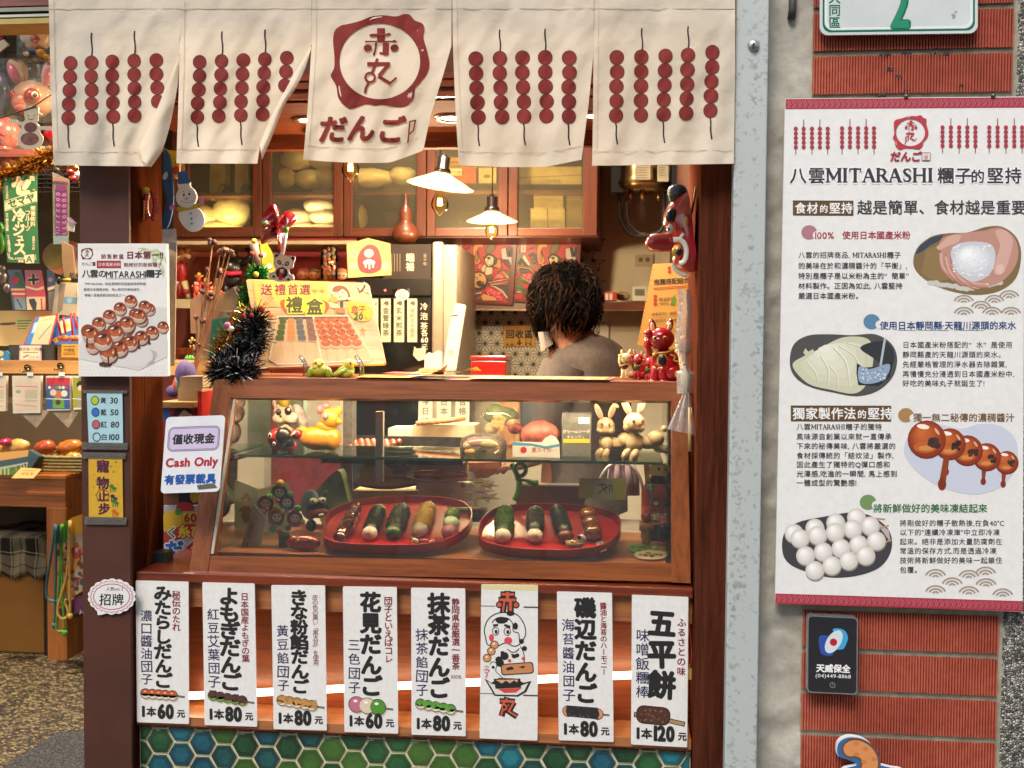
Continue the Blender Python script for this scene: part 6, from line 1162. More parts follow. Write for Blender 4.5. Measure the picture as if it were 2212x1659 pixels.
for x,y,r,c,lab in((565,669,7,'#7c1418','dark red pompom at the top of the black tinsel'),(525,683,6,'#7c1418','dark red pompom on the gold ring'),(543,681,5,'#8a1a20','small red pompom beside the gold ring'),(491,703,7.5,'#b56a8a','pink pompom on the green book'),(499,711,7,'#cdb9b5','cream pompom under the pink pompom')):
 b=MB();b.ell(at(x,y,.2),r*mpp(.2),PM(c),fn=lambda d:1+.1*noise.noise(d*9));b.build('pompom',None,lab,'pompom','pompoms around the tinsel')
rg=MB();rg.tube([at(530+34*math.cos(a),698+26*math.sin(a),.3)for a in[2*math.pi*i/32 for i in range(33)]],.006,mat('#b5875a',.5,.1),8,1.4);rg.build('wooden_ring',None,'pale wooden hoop behind the gold tinsel','hoop')
s=Sheet(p=at(480,740,.4),n=V((.1,-1,.1)));s.board([(458,690),(508,682),(504,735),(492,775),(450,770)],.03,mat('#1d6a55',.85,.1,60));s.l=.0004;[s.line('rib',[(459-i*.6,693+i*5),(507-i,686+i*5)],1.4,mat('#14503f',.9))for i in range(16)];s.done('corduroy_pouch','teal corduroy pouch leaning behind the black tinsel','pouch')
PW_=empty('panda_pinwheel',at(612,605,.3),'red plastic pinwheel on white stick with panda cutout','pinwheel');Yq=.3
MB().tube([at(608,560,Yq+.008),at(619,494,Yq+.008)],.0052,mat('#d2cdd2',.4,.02),12).build('stick',PW_);MB().tube([at(617,503,Yq+.006),at(619,489,Yq+.006)],.0062,mat('#3fae2c',.4,.02),12).build('green_cap',PW_)
RP=mat('#8f0712',.18,.1,8,coat=.7)
for P_ in([(564,490),(566,468),(586,442),(599,450),(604,472)],[(604,472),(612,460),(625,456),(637,464),(640,476),(630,488),(612,493)],[(606,502),(604,514),(585,522),(564,527),(566,506),(574,492),(586,484)],[(609,500),(609,514),(608,532),(603,541),(600,524),(598,505)]):
 L_=smooth(P_,5)
 def pf(u,v,L_=L_):q_=L_[min(int(u*(len(L_)-1)+.5),len(L_)-1)];return at(598+(q_[0]-598)*v,492+(q_[1]-492)*v,Yq-.012-.035*math.sin(math.pi*v)*(.25+.75*u))
 MB().grid(pf,20,8,RP).build('blade',PW_)
MB().tube([at(576,483,Yq-.06),at(598,470,Yq+.0)],.0018,mat('#b5a8a0',.4),6).build('axle',PW_);b=MB()
for i in range(5):b.ell(at(575+4.5*math.cos(i*1.256),484+4.5*math.sin(i*1.256),Yq-.055),.0032,mat('#b5304a',.4,0))
b.build('flower',PW_);MB().ell(at(572,483,Yq-.062),(.006,.004,.005),mat('#3fae2c',.3,0)).build('hub',PW_)
s=Sheet(Y=Yq);o6=lambda x,y:((620+x/7.54)*.864,(560+y/7.54)*.864);s.T=o6
s.board(smooth([(480,560),(510,545),(580,570),(680,595),(780,595),(880,615),(885,680),(860,740),(850,820),(780,850),(780,930),(850,970),(855,1060),(700,1085),(540,1085),(400,1010),(400,930),(480,905),(520,850),(480,780),(490,680),(475,620)],4,True),.003,ink('#e4dad2'));s.l=.0003;WK=ink('#171312',.3);CW=ink('#e4d6c8')
for x,y in((540,600),(845,650)):s.disc('print',x,y,38,WK)
s.disc('print',670,720,182,WK,142,.12,28);s.disc('print',670,720,176,CW,136,.12,28)
for x,y,r in((592,725,-.5),(735,750,.5)):s.disc('print',x,y,38,WK,50,r);s.disc('print',x+3,y,17,CW,20);s.disc('print',x+4,y+2,10,WK,12)
s.disc('print',657,768,20,WK,12);s.line('print',[(635,795),(655,805),(675,797)],8,WK);s.disc('print',635,920,115,WK,105);s.poly('print',[(590,850),(690,850),(680,930),(600,930)],CW)
for P_ in([(590,840),(600,900),(620,930)],[(690,850),(670,905),(640,930)]):s.line('print',P_,20,ink('#b01826'))
s.poly('print',[(590,930),(650,925),(650,1060),(570,1050)],ink('#c01528'))
for x,y in((480,975),(755,1030)):s.disc('print',x,y,68,WK,62);s.disc('print',x,y,60,CW,54);s.disc('print',x+5,y+15,28,WK,26)
for k_,bb in s.parts.items():bb.build(k_,PW_)
s.body.build('panda_cutout',PW_)
# ================================================================ inside the case: trays
tA=at(860,1189,.10);tB=at(860,1092,.36);TN=V((1,0,0)).cross(tB-tA).normalized();TN=TN if TN.z>0 else-TN
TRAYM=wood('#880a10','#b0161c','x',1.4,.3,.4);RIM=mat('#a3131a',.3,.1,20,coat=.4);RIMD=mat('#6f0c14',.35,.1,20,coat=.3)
def TP(x,y,h=0):return pl(x,y,tA+TN*h,TN)
def tray(lab,P):
 P=smooth(P,5,True);c=V((sum(p[0]for p in P)/len(P),sum(p[1]for p in P)/len(P)));inn=[(c.x+(x-c.x)*.955,c.y+(y-c.y)*.93-1)for x,y in P]
 b=MB();b.prism([TP(x,y,.0)for x,y in P],-TN*.008,RIM);b.poly([TP(x,y,.0004)for x,y in inn],TRAYM);n=len(P)
 def wallq(A,B,ha,hb,m):b.add([TP(x,y,0)+TN*ha for x,y in A]+[TP(x,y,0)+TN*hb for x,y in B],[[i,(i+1)%n,n+(i+1)%n,n+i]for i in range(n)],m,True)
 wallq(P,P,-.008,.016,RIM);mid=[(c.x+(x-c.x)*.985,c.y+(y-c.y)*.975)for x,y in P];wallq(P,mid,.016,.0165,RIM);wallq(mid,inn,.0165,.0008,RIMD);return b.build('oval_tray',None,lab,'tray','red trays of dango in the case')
tray('red lacquer tray with five skewers, left one in the case',[(698,1160),(700,1135),(725,1108),(780,1090),(850,1084),(930,1084),(990,1092),(1016,1108),(1020,1130),(1005,1155),(960,1180),(900,1190),(800,1190),(730,1185),(703,1174)])
tray('red lacquer tray with four skewers, right one in the case',[(1034,1160),(1040,1135),(1065,1112),(1110,1102),(1180,1100),(1260,1104),(1315,1115),(1338,1130),(1341,1150),(1325,1178),(1280,1196),(1200,1202),(1110,1197),(1055,1186),(1038,1175)])
GLAZ=mat('#5f1d0c',.15,.3,60,.6,coat=.8);RICE=mat('#d8d0c0',.4,.04,12,sss=.1);NORI=mat('#12140c',.4,.35,60,1.2);AN=mat('#2c2018',.5,.3,90,1.2);GRN_=mat('#44621c',.4,.1,20,.2);KIN=mat('#a8742c',.5,.16,60,1.0);MAT_=mat('#3f5212',.4,.2,50,1.0)
def dango(lab,px0,py0,px1,py1,segs,coat_m=None,cover=None,tipm=None,r=19,stick=True):
 """from the front ball (px0,py0) to the back ball (px1,py1) on the tray"""
 b=MB();k_=mpp(.2);R_w=r*k_;n=len(segs);P=[TP(px0+(px1-px0)*i/(n-1),py0+(py1-py0)*i/(n-1),R_w*.75)for i in range(n)]
 d=(P[-1]-P[0]).normalized()
 for i,p in enumerate(P):b.ell(p,(R_w,R_w*1.02,R_w*.9),segs[i],None,18,12,fn=lambda v:1+.07*noise.noise(v*2.4+p*40))
 o=b.build('dango_skewer',None,lab,'dango skewer','dango skewers on the red trays')
 if cover:
  i0,i1,m,grow,bumps=cover;c=MB();A,B=P[0].lerp(P[-1],i0),P[0].lerp(P[-1],i1);up_=TN
  def cf(u,v):
   q_=A.lerp(B,v);a_=math.pi*(-.12+1.24*u);side=d.cross(up_).normalized();end=1-(.9*abs(2*v-1)**7);wob=bumps*1.6*noise.noise(q_*90+V((a_*3,0,0)))+bumps*.8*noise.noise(q_*230+V((a_*9,1,0)))
   rr_=(R_w*grow+wob)*(.55+.45*end);return q_+side*math.cos(a_)*rr_+up_*math.sin(a_)*rr_
  c.grid(cf,20,28,m);c.build('topping',o)
 if stick:MB().tube([P[-1],P[-1]+d*R_w*2.3],.0028,mat('#b5925c',.6),6).build('stick',o)
 return o
RC=RICE
dango('glazed brown dango of five balls, leftmost on the left tray',735,1160,768,1100,[GLAZ]*5,cover=(0.05,.95,GLAZ,1.03,.002),r=15)
dango('dango wrapped in black seaweed with white tip on left tray',799,1152,818,1104,[RC]*4,cover=(.0,1.05,NORI,1.12,.0015),r=17)
dango('green dango under dark bean paste on the left tray',850,1150,868,1102,[mat('#3e5a1f',.4,.1,20)]*4,cover=(.04,1.05,AN,1.14,.004),r=18)
dango('dango under tan soybean paste on the left tray',907,1145,925,1098,[RC]*4,cover=(.0,1.05,KIN,1.12,.003),r=18)
dango('pink, white and green three ball dango on the left tray',971,1148,977,1113,[mat('#c08088',.4,.05,12,sss=.1),RC,mat('#5f7030',.4,.05,12)],r=18,stick=False)
dango('dango under bright green matcha paste on the right tray',1086,1158,1092,1104,[RC]*4,cover=(.02,1.05,MAT_,1.12,.0035),r=18)
dango('dango under smooth dark grey sesame paste on right tray',1155,1158,1157,1108,[RC]*4,cover=(.18,1.05,mat('#2f2a22',.35,.1,20,.2),1.1,.0015),r=18)
dango('seaweed wrapped dango with brown end on the right tray',1222,1158,1204,1104,[mat('#6a2a14',.35,.1)]*4,cover=(.1,1.05,NORI,1.13,.001),r=17)
dango('amber glazed three ball dango, rightmost on the right tray',1281,1150,1270,1112,[mat('#9a4a10',.12,.12,14,coat=.9)]*3,r=20,stick=False)
toy('cat_figurine','tiny cream cat figurine with red shirt lying on the left tray','figurine',.14,[('o','body',915,1170,14,7,mat('#a01c26',.4)),('o','head',896,1170,9,8,IV,0,3),('o','head',889,1162,3,4,IV),('o','head',901,1161,4,4,mat('#3a2a20',.5)),('o','legs',932,1170,8,4,IV,-30),('o','legs',934,1173,6,3,IV,20),('o','face',893,1170,1.2,1.2,KB,0,11),('o','face',899,1170,1.2,1.2,KB,0,11)])
toy('eyeball_figurine','small figurine with eyeball head sitting in a bowl on the right tray','figurine',.13,[('L','bowl',1242,1186,[(0,0),(14,1),(20,10),(21,16),(18,15),(12,6),(0,5)],mat('#a38858',.5,.1)),('o','head',1256,1165,10.5,11,mat('#d6cfc8',.25,.02,coat=.5)),('o','iris',1251,1161,5,5.5,mat('#5a1a1c',.3),0,7.5),('o','pupil',1250,1160,2.6,3,KB,0,11),('~','body',[(1255,1176),(1254,1184),(1250,1190)],[4,4,3],mat('#cdbfa8',.5)),('o','peas',1236,1171,5,5,IV),('o','peas',1243,1173,5,5,IV),('o','peas',1231,1174,5,4,IV)])
s=Sheet(p=tA+TN*.002,n=TN);s.board([(1287,1170),(1303,1168),(1311,1188),(1297,1193)],.001,PAPER);s.l=.0005;s.text('lettering','五平餅',1297,1174,6,INKB,vert=True,rot=.0,step=6);s.done('name_tag','small white paper tag on the right tray','tag')
# ================================================================ case: glass shelf row and floor clutter
def sy(py,px=900):return max(.19,min(.44,atz(px,py,ZS).y))
YS=.24;AK,AK2=mat('#9c1a1c',.3,.08,12,coat=.5),mat('#131311',.35,.05,coat=.4)
toy('red_cow_figurine','red papier mache cow with black saddle on the glass shelf','figurine',.25,[('o','body',604,948,27,25,AK,15),('o','body',620,962,24,14,AK),('o','saddle',613,944,20,22,AK2,-10,9),('o','saddle',622,957,16,10,AK2,0,12),('o','head',640,938,13,11,AK,-10,16),('o','head',648,932,4,5,AK,0,18),('~','marking',[(628,942),(638,934)],2,WHT,26),('o','spot',583,941,4,6,WHT,0,22),('o','spot',583,941,2.4,4,KB,0,24),('o','spot',592,959,4,5,WHT,0,22),('o','spot',592,959,2.5,3.4,KB,0,24),('~','leg',[(594,962),(592,977)],[8,5],AK),('~','leg',[(626,966),(628,978)],[8,5],AK)])
SQ=mat('#b8ac98',.6,.1,40);
toy('squirrel_toy','pale squirrel toy with big dark eyes behind the red cow','toy animal',.37,[('o','head',614,894,25,24,SQ,0),('o','cheek',602,903,14,12,mat('#cfc5b5',.6,.05),0,12),('o','cheek',630,903,16,13,mat('#cfc5b5',.6,.05),0,12),('o','hair',614,868,13,14,mat('#9a8a1e',.7,.2,50,.6),0,8),('o','eye',602,890,6,8,KB,8,22),('o','eye',622,888,8,9,KB,-8,22),('o','eye_shine',624,885,2.4,3,WHT,0,30),('o','nose',606,899,3,2.4,KB,0,26),('o','ear',595,872,7,12,SQ,-15),('o','tail',648,900,15,30,mat('#aaa6a8',.8,.2,50,.6),-24,-4),('o','tail',656,915,10,16,mat('#aaa6a8',.8,.2,50,.6),-10,-4),('o','body',618,935,18,26,SQ,0,-4)])
CK=mat('#c08a1c',.4,.08,10,coat=.3)
toy('chicken_toy','yellow plastic chicken with pink comb and round grey eye on glass shelf','toy animal',.3,[('o','body',688,946,45,27,CK,0,0),('o','body',716,948,22,26,CK),('o','tail',650,935,14,18,CK,40),('o','head',714,904,22,24,CK,0,2),('o','neck',706,922,24,18,CK),('o','beak',726,890,13,9,mat('#d9a62c',.4,.05),-10,6),('o','beak',733,886,8,9,mat('#cf8a1e',.4),0,6),('o','wattle',733,910,8,8,mat('#d0921e',.4,.05),0,8),('o','comb',694,884,12,10,mat('#b8626c',.5,.08),-25,-2),('o','comb',704,877,10,8,mat('#b8626c',.5,.08),0,-2),('o','eye',703,899,8,10,mat('#5f666c',.4,0),0,19),('o','eye',703,899,3.5,4.5,WHT,0,23)])
def bunny(px,py,k,flip,lab,Y,look=0):
 BN=mat('#b8a985',.35,.05,9,coat=.4,sss=.05);PK=mat('#b07a72',.5,.06,12);X=lambda x:px+x*k;Yy=lambda y:py+y*k
 toy('rabbit_figurine',lab,'rabbit figurine',Y,[('o','body',X(0),Yy(-6),20*k,21*k,BN,0),('o','body',X(24),Yy(-6),24*k,14*k,BN,8,-2),('o','body',X(44),Yy(-14),19*k,18*k,BN,0,-2),('o','tail',X(62),Yy(-36),7*k,7*k,BN),('o','leg',X(-18),Yy(18),9*k,15*k,BN,40,6),('o','leg',X(-2),Yy(22),9*k,16*k,BN,25,12),('o','leg',X(62),Yy(8),20*k,8*k,BN,28,0),('o','leg',X(50),Yy(6),14*k,9*k,BN,30,-6),('o','head',X(-2),Yy(-48),23*k,22*k,BN,0,8),('o','head',X(-14),Yy(-39),12*k,10*k,BN,0,14),('o','head',X(8),Yy(-38),13*k,11*k,BN,0,14),('o','ear',X(-19),Yy(-84),8*k,22*k,BN,-24,2,4*k),('o','ear',X(14),Yy(-86),8*k,20*k,BN,18,2,4*k),('o','ear',X(24),Yy(-100),9*k,5*k,BN,30,3,4*k),('o','inner_ear',X(-18.5),Yy(-83),5*k,16*k,PK,-24,6,2*k),('o','inner_ear',X(14),Yy(-84),4.5*k,14*k,PK,18,6,2*k),('o','eye',X(-10+look),Yy(-52),3.2*k,4.6*k,mat('#7a3a34',.3,0),0,28),('o','eye',X(9+look),Yy(-52),3*k,4.4*k,mat('#7a3a34',.3,0),0,27),('o','nose',X(0+look),Yy(-44),2.4*k,1.8*k,PK,0,31),('~','mouth',[(X(-7+look),Yy(-37)),(X(0+look),Yy(-35.5)),(X(7+look),Yy(-37))],.8*k,PK,28)],'rabbit figurines')
bunny(1310,962,.86,False,'cream leaping rabbit figurine facing the viewer, left of the two',.33,-2);bunny(1372,962,1.0,False,'cream leaping rabbit figurine looking right, in front of the other',.25,7)
toy('sweet_bowl','clear round bowl of green and pink sweets standing on edge','sweets',.36,[('o','leaves',1083,898,40,20,mat('#3a5a22',.6,.35,50,1.2)),('o','leaves',1070,890,22,18,mat('#4a6a2c',.6,.35,50,1.2),0,3),('o','sweets',1112,925,16,13,mat('#a84a58',.4,.1),0,6),('o','sweets',1062,925,16,13,mat('#c9b8a4',.5,.1),0,4),('o','sweets',1105,912,15,12,mat('#b89a7a',.5,.1),0,4)])
s=Sheet(Y=.33);s.board([(1069,890),(1093,903),(1085,930),(1059,918)],.002,mat('#b59d5a',.6));s.l=.0003;s.text('lettering','新潟村',1076,905,9,INKB,bold=.03,align='c',rot=.1);s.text('lettering','すいとん',1077,915,6,INKB,bold=.02,align='c',rot=.1);s.disc('lettering',1078,924,3,ink('#b04a20'));s.done('price_tag','kraft paper tag on the green sweet bowl','tag')
M90=Matrix.Rotation(math.radians(90),3,'X');c=at(1074,908,.35);R=52*mpp(.35)
MB().lathe(c,[(R*1.02,.012),(R,.0),(R*.85,.03),(R*.5,.045),(0,.05)],clear('#f3efe6',1.4,.05,0,.05),36,M90).build('clear_sweet_lid',None,'clear round lid around the green sweets, standing on the shelf','lid')
c=at(1044,986,.27)
MB().lathe(c,[(.052,0),(.056,.004),(.058,.03),(.052,.045),(.03,.055),(0,.058)],clear('#f3efe6',1.4,.07,0,.05),36).build('sweet_dome',None,'low clear dome of pink sweets in front of the bowl','sweets');toy('pink_sweets','pink and pale rice sweets inside the low clear dome','sweets',.27,[('o','sweets',1025,955,18,11,mat('#b5606c',.4,.15,20)),('o','sweets',1010,962,10,9,mat('#cdbda4',.4,.1)),('o','sweets',1055,960,22,10,mat('#8f8550',.5,.2,30)),('o','sweets',1015,975,12,7,mat('#c9a85a',.4,.1))])
b=MB();b.ell(at(1167,941,.3),(43*mpp(.3),.03,33*mpp(.3)),mat('#8a4a40',.55,.35,40,.9),None,24,14,fn=lambda d:1+.08*noise.noise(d*5));b.build('candy_bag',None,'clear bag of reddish watermelon candy on glass shelf','bag');
s=Sheet(Y=.25);s.board([(1107,954),(1150,955),(1170,956),(1178,946),(1190,940),(1200,944),(1208,956),(1210,990),(1107,988)],.002,mat('#c9ccca',.5,.02));s.l=.0003;s.poly('print',[(1107,954),(1150,958),(1180,964),(1210,958),(1210,964),(1180,970),(1150,963),(1107,962)],ink('#3f86a8'));s.disc('print',1131,972,7,ink('#a8202c'));s.text('lettering','夏スイカ',1148,972,11,ink('#9c2a2a'),bold=.02);s.text('lettering','キャンディ',1182,973,5,ink('#6a7a80'));s.done('candy_label','white and blue label card reading summer watermelon candy','label')
gb=empty('green_candy_box',at(1245,988,.28),'clear box of green soda candy with yellow ribbon mark','box');p0,p1=at(1214,893,.28),at(1276,988,.28)
MB().box(p0.x,p1.x,.28,.34,p1.z,p0.z,clear('#eef4f0',1.45,.12,0,.05)).build('carton',gb);MB().box(p0.x+.004,p1.x-.004,.284,.336,p1.z+.002,p0.z-.022,mat('#2a6a45',.35,.3,60,.6,coat=.4)).build('candy',gb)
s=Sheet(Y=.2795);s.l=.0004;s.text('lettering','クリームソーダ',1245,932,8.5,PAPER,align='c',bold=.01);s.text('lettering','キャンディ',1244,944,8,PAPER,align='c');s.poly('ribbon',[(1217,948),(1274,948),(1274,957),(1217,957)],ink('#b5a52a'));s.rect('sticker',1250,902,1273,915,PAPER,0)
for k_,bb in s.parts.items():bb.build(k_,gb)
Yi=.66;tb_=MB().box(CX0,CX1-.0,.63,1.0,.60,.84,mat('#8a7f70',.5,.05,metal=.3));tb_.build('work_counter',None,'steel topped work counter behind the display case','counter')
zi=.84
tray_=empty('black_food_tray',at(870,975,.56),'long black tray of grilled skewers behind the glass shelf','tray');ta,tb2=at(712,958,.6),at(1010,958,.6)
MB().box(ta.x,tb2.x,.52,.64,ta.z-.045,ta.z-.04,mat('#2a2624',.4,.1)).box(ta.x,tb2.x,.515,.52,ta.z-.045,ta.z,mat('#3a302c',.3,.1,metal=.5)).box(ta.x,tb2.x,.64,.645,ta.z-.045,ta.z+.02,mat('#2a2624',.4)).build('pan',tray_);MB().tube([V((ta.x,.515,ta.z)),V((tb2.x,.515,ta.z))],.005,mat('#a39a92',.25,.05,metal=.8),8).build('rim',tray_)
for i in range(5):
 b=MB();y_=.54+.018*i
 for j in range(8):b.ell(V((ta.x+.02+.018*j+i*.012,y_,ta.z-.01+.004*i)),.010,mat('#8a4420',.15,.15,30,coat=.8),None,10,7)
 b.build('grilled_skewer',tray_)
b=MB()
for j in range(90):b.ell(V((ta.x+.17+rnd.random()*.13,.525+rnd.random()*.1,ta.z-.02+rnd.random()*.012)),(.008,.006,.006),mat('#2c2013',.5,.2,30),None,7,5)
b.build('dark_toppings',tray_,kind='stuff')
carton('skewer_box','cream box with raw skewers on top behind the tray','box',892,918,1030-4,955,.72,.1,mat('#c4b08a',.6,.05),None)
b=MB()
for i in range(5):b.tube([at(900+i*14,915-i,.70),at(940+i*16,908-i,.74)],.007,mat('#b5754a',.4,.1),7)
b.build('raw_skewers',None,'pale raw skewers lying on the cream box','food')
toy('folded_cushion','round cream cushion with blue patches and dark piping, seen through the case','cushion',.58,[('o','seat',833,1040,70,14,mat('#c2b394',.85,.08,40),0),('o','cover',815,1015,44,20,mat('#b5a688',.85,.12,30,.6),-8),('o','cover',850,1010,42,20,mat('#b5a688',.85,.12,30,.6),10),('o','patch',845,1004,12,8,mat('#6a7a80',.8),20,19),('o','patch',862,1020,16,6,mat('#6a7a80',.8),-8,19),('o','patch',874,1003,6,4,mat('#a85a58',.8),0,19),('~','piping',[(764+i*6.9,1046+9*math.sin(math.pi*i/20))for i in range(21)],2.2,ink('#2c3436'),10)])
carton('kraft_carton','tan paper board standing behind the tongs in the case','carton',898,995,1010,1060,.62,.02,mat('#b08f5a',.7,.05));carton('printed_sleeve','cream printed wrapper below the tongs with small red seal','wrapper',905,1042,1022,1082,.53,.02,mat('#b5a98f',.7,.05),lambda s:[s.disc('print',1000,1049,5,ink('#a03a34')),s.text('print','竹み',1012,1049,9,ink('#a03a34'))])
tg2=MB();tg2.tube(smooth([at(892,1024,.5),at(920,1020,.5),at(980,1020,.5),at(1002,1024,.5),at(1004,1030,.5),at(980,1034,.5),at(920,1034,.5),at(895,1032,.5)],6),.006,mat('#b06a40',.15,.1,metal=.9),8,.6);tg2.build('copper_tongs',None,'shiny copper tongs lying behind the left tray','tongs')
toy('kraft_bag','dark reddish paper bag standing behind the kraft stars','bag',.55,[('#','bag',[(1010,1000),(1080,998),(1078,1012),(1055,1032),(1030,1034)],40,mat('#6e3418',.5,.15,20,.5))])
for i,(x,y,r,a)in enumerate(((1034,1042,20,.2),(1052,1048,18,.7),(1036,1062,22,.4),(1050,1074,22,.9))):
 s=Sheet(p=at(x,y,.44+.02*i),n=V((.1,-1,.5)));P=[(x+r*(1.25 if k_%2 else .55)*math.cos(a+k_*.52)*1.3,y+r*(1.25 if k_%2 else .55)*math.sin(a+k_*.52)*.5)for k_ in range(12)];s.board(P,.001,mat(['#c4aa7e','#b5987a','#a88f86','#b59a6a'][i],.6));s.l=.0005;s.line('print',[(x-10,y),(x+10,y+1)],2,ink('#6a5a44'));s.done('paper_star','star shaped paper doily with tag, %s of the pile between the trays'%['topmost','upper right','lower middle','lowest'][i],'paper doily','paper doilies between the trays')
b=MB()
for i in range(4):b.lathe(at(1010,1110+6*i,.36),[(0,0),(.035,.002),(.052,.016),(.05,.017),(.03,.005),(0,.004)],mat('#a8884a' if i==0 else '#4a4440',.3,.08,coat=.5),28,Matrix.Rotation(-.15,3,'X'))
b.build('stacked_plates',None,'stack of tan and dark dishes between the two trays','plates')
RB=mat('#5f9a1c',.35,.08,20,coat=.4)
b=MB();b.tube(smooth([at(1106,1003,.45),at(1116,1024,.44),at(1122,1046,.44)],6),[.007]*13,RB,8,1.6);b.tube([at(1124+12*math.cos(a),1014+14*math.sin(a),.44)for a in[2*math.pi*i/16 for i in range(17)]],.006,RB,8,1.8);b.tube(smooth([at(1124,1036,.43),at(1142,1040,.43),at(1162,1045,.43)],4),[.004,.004,.004,.005,.006,.007,.008,.009,.009],RB,8,1.6);b.tube(smooth([at(1122,1040,.43),at(1120,1062,.43),at(1112,1080,.43)],4),.008,RB,8,1.6);b.build('green_ribbon',None,'bright green ribbon bow behind the right tray','ribbon')
toy('clear_food_tray','clear takeaway tray with kraft liner behind the right tray','food tray',.42,[('#','tray',[(1128,1050),(1272,1052),(1260,1096),(1113,1092)],30,mat('#8a5a34',.35,.1,12,coat=.5)),('#','edge',[(1126,1047),(1274,1049),(1272,1053),(1128,1051)],34,clear('#e9e4da',1.5,.2))])
s=Sheet(Y=.38);s.board([(1252,1033),(1352,1033),(1352,1080),(1250,1076)],.003,mat('#a89a2c',.5,.05,20));s.l=.0003;s.rect('label',1280,1036,1326,1076,mat('#a9a795',.6));
for P_ in([(1290,1048),(1306,1046),(1312,1052),(1302,1058),(1292,1066)],[(1300,1048),(1310,1066)],[(1314,1048),(1322,1048)],[(1318,1048),(1316,1064)],[(1322,1048),(1323,1064)],[(1319,1042),(1321,1042)]):s.line('label',P_,2.6,ink('#3a352a'))
s.done('tea_card','yellow card with grey brush lettering panel behind the right tray','card')
toy('hanging_towels','mauve cloth hanging over a dark round hoop behind the yellow card','cloth',.58,[('~','towel',[(1322+i*11,1004),(1320+i*13,1040),(1318+i*14,1070)],[7,9,8],mat('#7a6468',.9,.1,30,.5),i%2*5)for i in range(5)]+[('~','hoop',[(1300+48*math.cos(a)+40,1062-64*math.sin(a))for a in[.1+2.8*i/16 for i in range(17)]],3.2,mat('#b5b5b2',.3,metal=.7),8)])
bo=empty('sauce_bottle',at(1418,1165,.42),'red okonomiyaki sauce bottle with orange label in the case corner','bottle');kb=mpp(.42);cb_=at(1418,1170,.42)
MB().lathe(cb_,[(0,0),(30*kb,0),(33*kb,3*kb),(33*kb,110*kb),(24*kb,128*kb),(13*kb,142*kb),(12*kb,168*kb),(0,168*kb)],mat('#3a0d0a',.15,.1,coat=.7),32).build('bottle',bo)
MB().lathe(cb_,[(33.4*kb,64*kb),(33.4*kb,112*kb),(24.6*kb,127*kb)],mat('#9a1414',.3,.05),32).build('upper_label',bo);MB().lathe(cb_,[(33.5*kb,44*kb),(33.5*kb,80*kb)],mat('#b5461a',.35,.05),32).build('orange_label',bo);MB().lathe(cb_,[(33.4*kb,4*kb),(33.4*kb,43*kb)],mat('#2a1410',.4,.05),32).build('lower_label',bo)
s=Sheet(Y=.42-34.2*kb);s.l=.0003;s.disc('emblem',1418,1084,9,KB,10);s.disc('emblem',1417,1086,5.5,mat('#c9b090',.5),6);s.disc('emblem',1417,1081,5,KB,3);s.text('lettering','OTAFUKU',1418,1101,8,INKB,align='c');s.text('lettering','お好み',1418,1116,16,PAPER,align='c',bold=.05);s.text('lettering','ソース',1416,1132,13,PAPER,align='c',bold=.05)
for k_,bb in s.parts.items():bb.build(k_,bo)
toy('paper_face_cutout','paper cutout of a boy face above the sauce bottle','cutout',.37,[('#','face',[(1396,1006),(1446,1004),(1447,1018),(1436,1028),(1406,1027),(1396,1018)],3,mat('#c49a62',.6)),('#','hair',[(1390,1000),(1402,1000),(1404,1040),(1394,1046)],3,mat('#a8642c',.6),1),('o','eye',1424,1013,3,3.5,KB,0,2),('o','collar',1406,1052,8,8,mat('#4f8a2a',.5),0,2)])
toy('kendama_toy','small wooden kendama with a red ball in the case corner','kendama',.3,[('L','handle',1396,1175,[(0,0),(9,0),(10,4),(6,26),(4.5,36),(6,44),(0,46)],mat('#a87a44',.5,.15,20)),('~','cup',[(1381,1136),(1412,1137)],[11,7,7,11][::3],mat('#b5704a',.5,.1)),('o','ball',1396,1116,11.5,11.5,mat('#a81a20',.25,.05,coat=.5),0,3),('~','string',[(1402,1108),(1408,1070),(1404,1040)],.6,PAPER,8)])
toy('masked_doll','small pink and black doll figurine at the right edge of the case','figurine',.28,[('o','body',1432,1152,10,20,mat('#1a1616',.35)),('o','hood',1434,1132,12,12,mat('#a83a50',.4)),('o','hood',1434,1120,9,8,mat('#a83a50',.4)),('o','face',1431,1140,8,9,KB,0,8),('o','base',1432,1174,16,5,mat('#a84a48',.4))])
for px,py,c,lab in((1392,1188,'#3a7a2a','round green sticker card lying at front right of the case'),(1406,1201,'#c9b8a0','round brown and white sticker card, foremost in the right corner')):
 s=Sheet(p=V((0,0,ZF+.002+(.003 if py>1195 else 0))),n=V((0,0,1)));s.board(oval(px,py-3,36,10,28),.002,mat(c,.4,.1,40));s.l=.0005
 for i in range(12):s.disc('print',px+rnd.uniform(-26,26),py-3+rnd.uniform(-5,5),5,ink(rnd.choice(['#5a2a1c','#c9a070','#2a5a20','#a84030'])),1.8,n=8)
 s.done('round_sticker',lab,'sticker card')
for x0,tx,lab in((905,'今日は','pale hanging slip with brush characters behind the case, left'),(945,'日本一','pale hanging slip with brush characters behind the case, middle'),(985,'合格','pale hanging slip with green edge behind the case, right')):
 s=Sheet(Y=.78);s.board([(x0,830),(x0+30,830),(x0+28,925),(x0-2,925)],.002,mat('#b3ac9c',.7,.05));s.text('lettering',tx,x0+14,868,17,ink('#5a5a50'),vert=True,bold=.02,step=20);s.done('paper_slip',lab,'slip','hanging slips behind the case')
carton('wooden_plank','upright brown wooden board behind the case in the middle','board',1078,845,1122,960,.82,.02,wood('#7a5230','#a5774c','z'));carton('grey_board','dark grey panel beside the wooden board behind the case','panel',1124,850,1172,955,.84,.02,mat('#4a4f50',.3,.1))
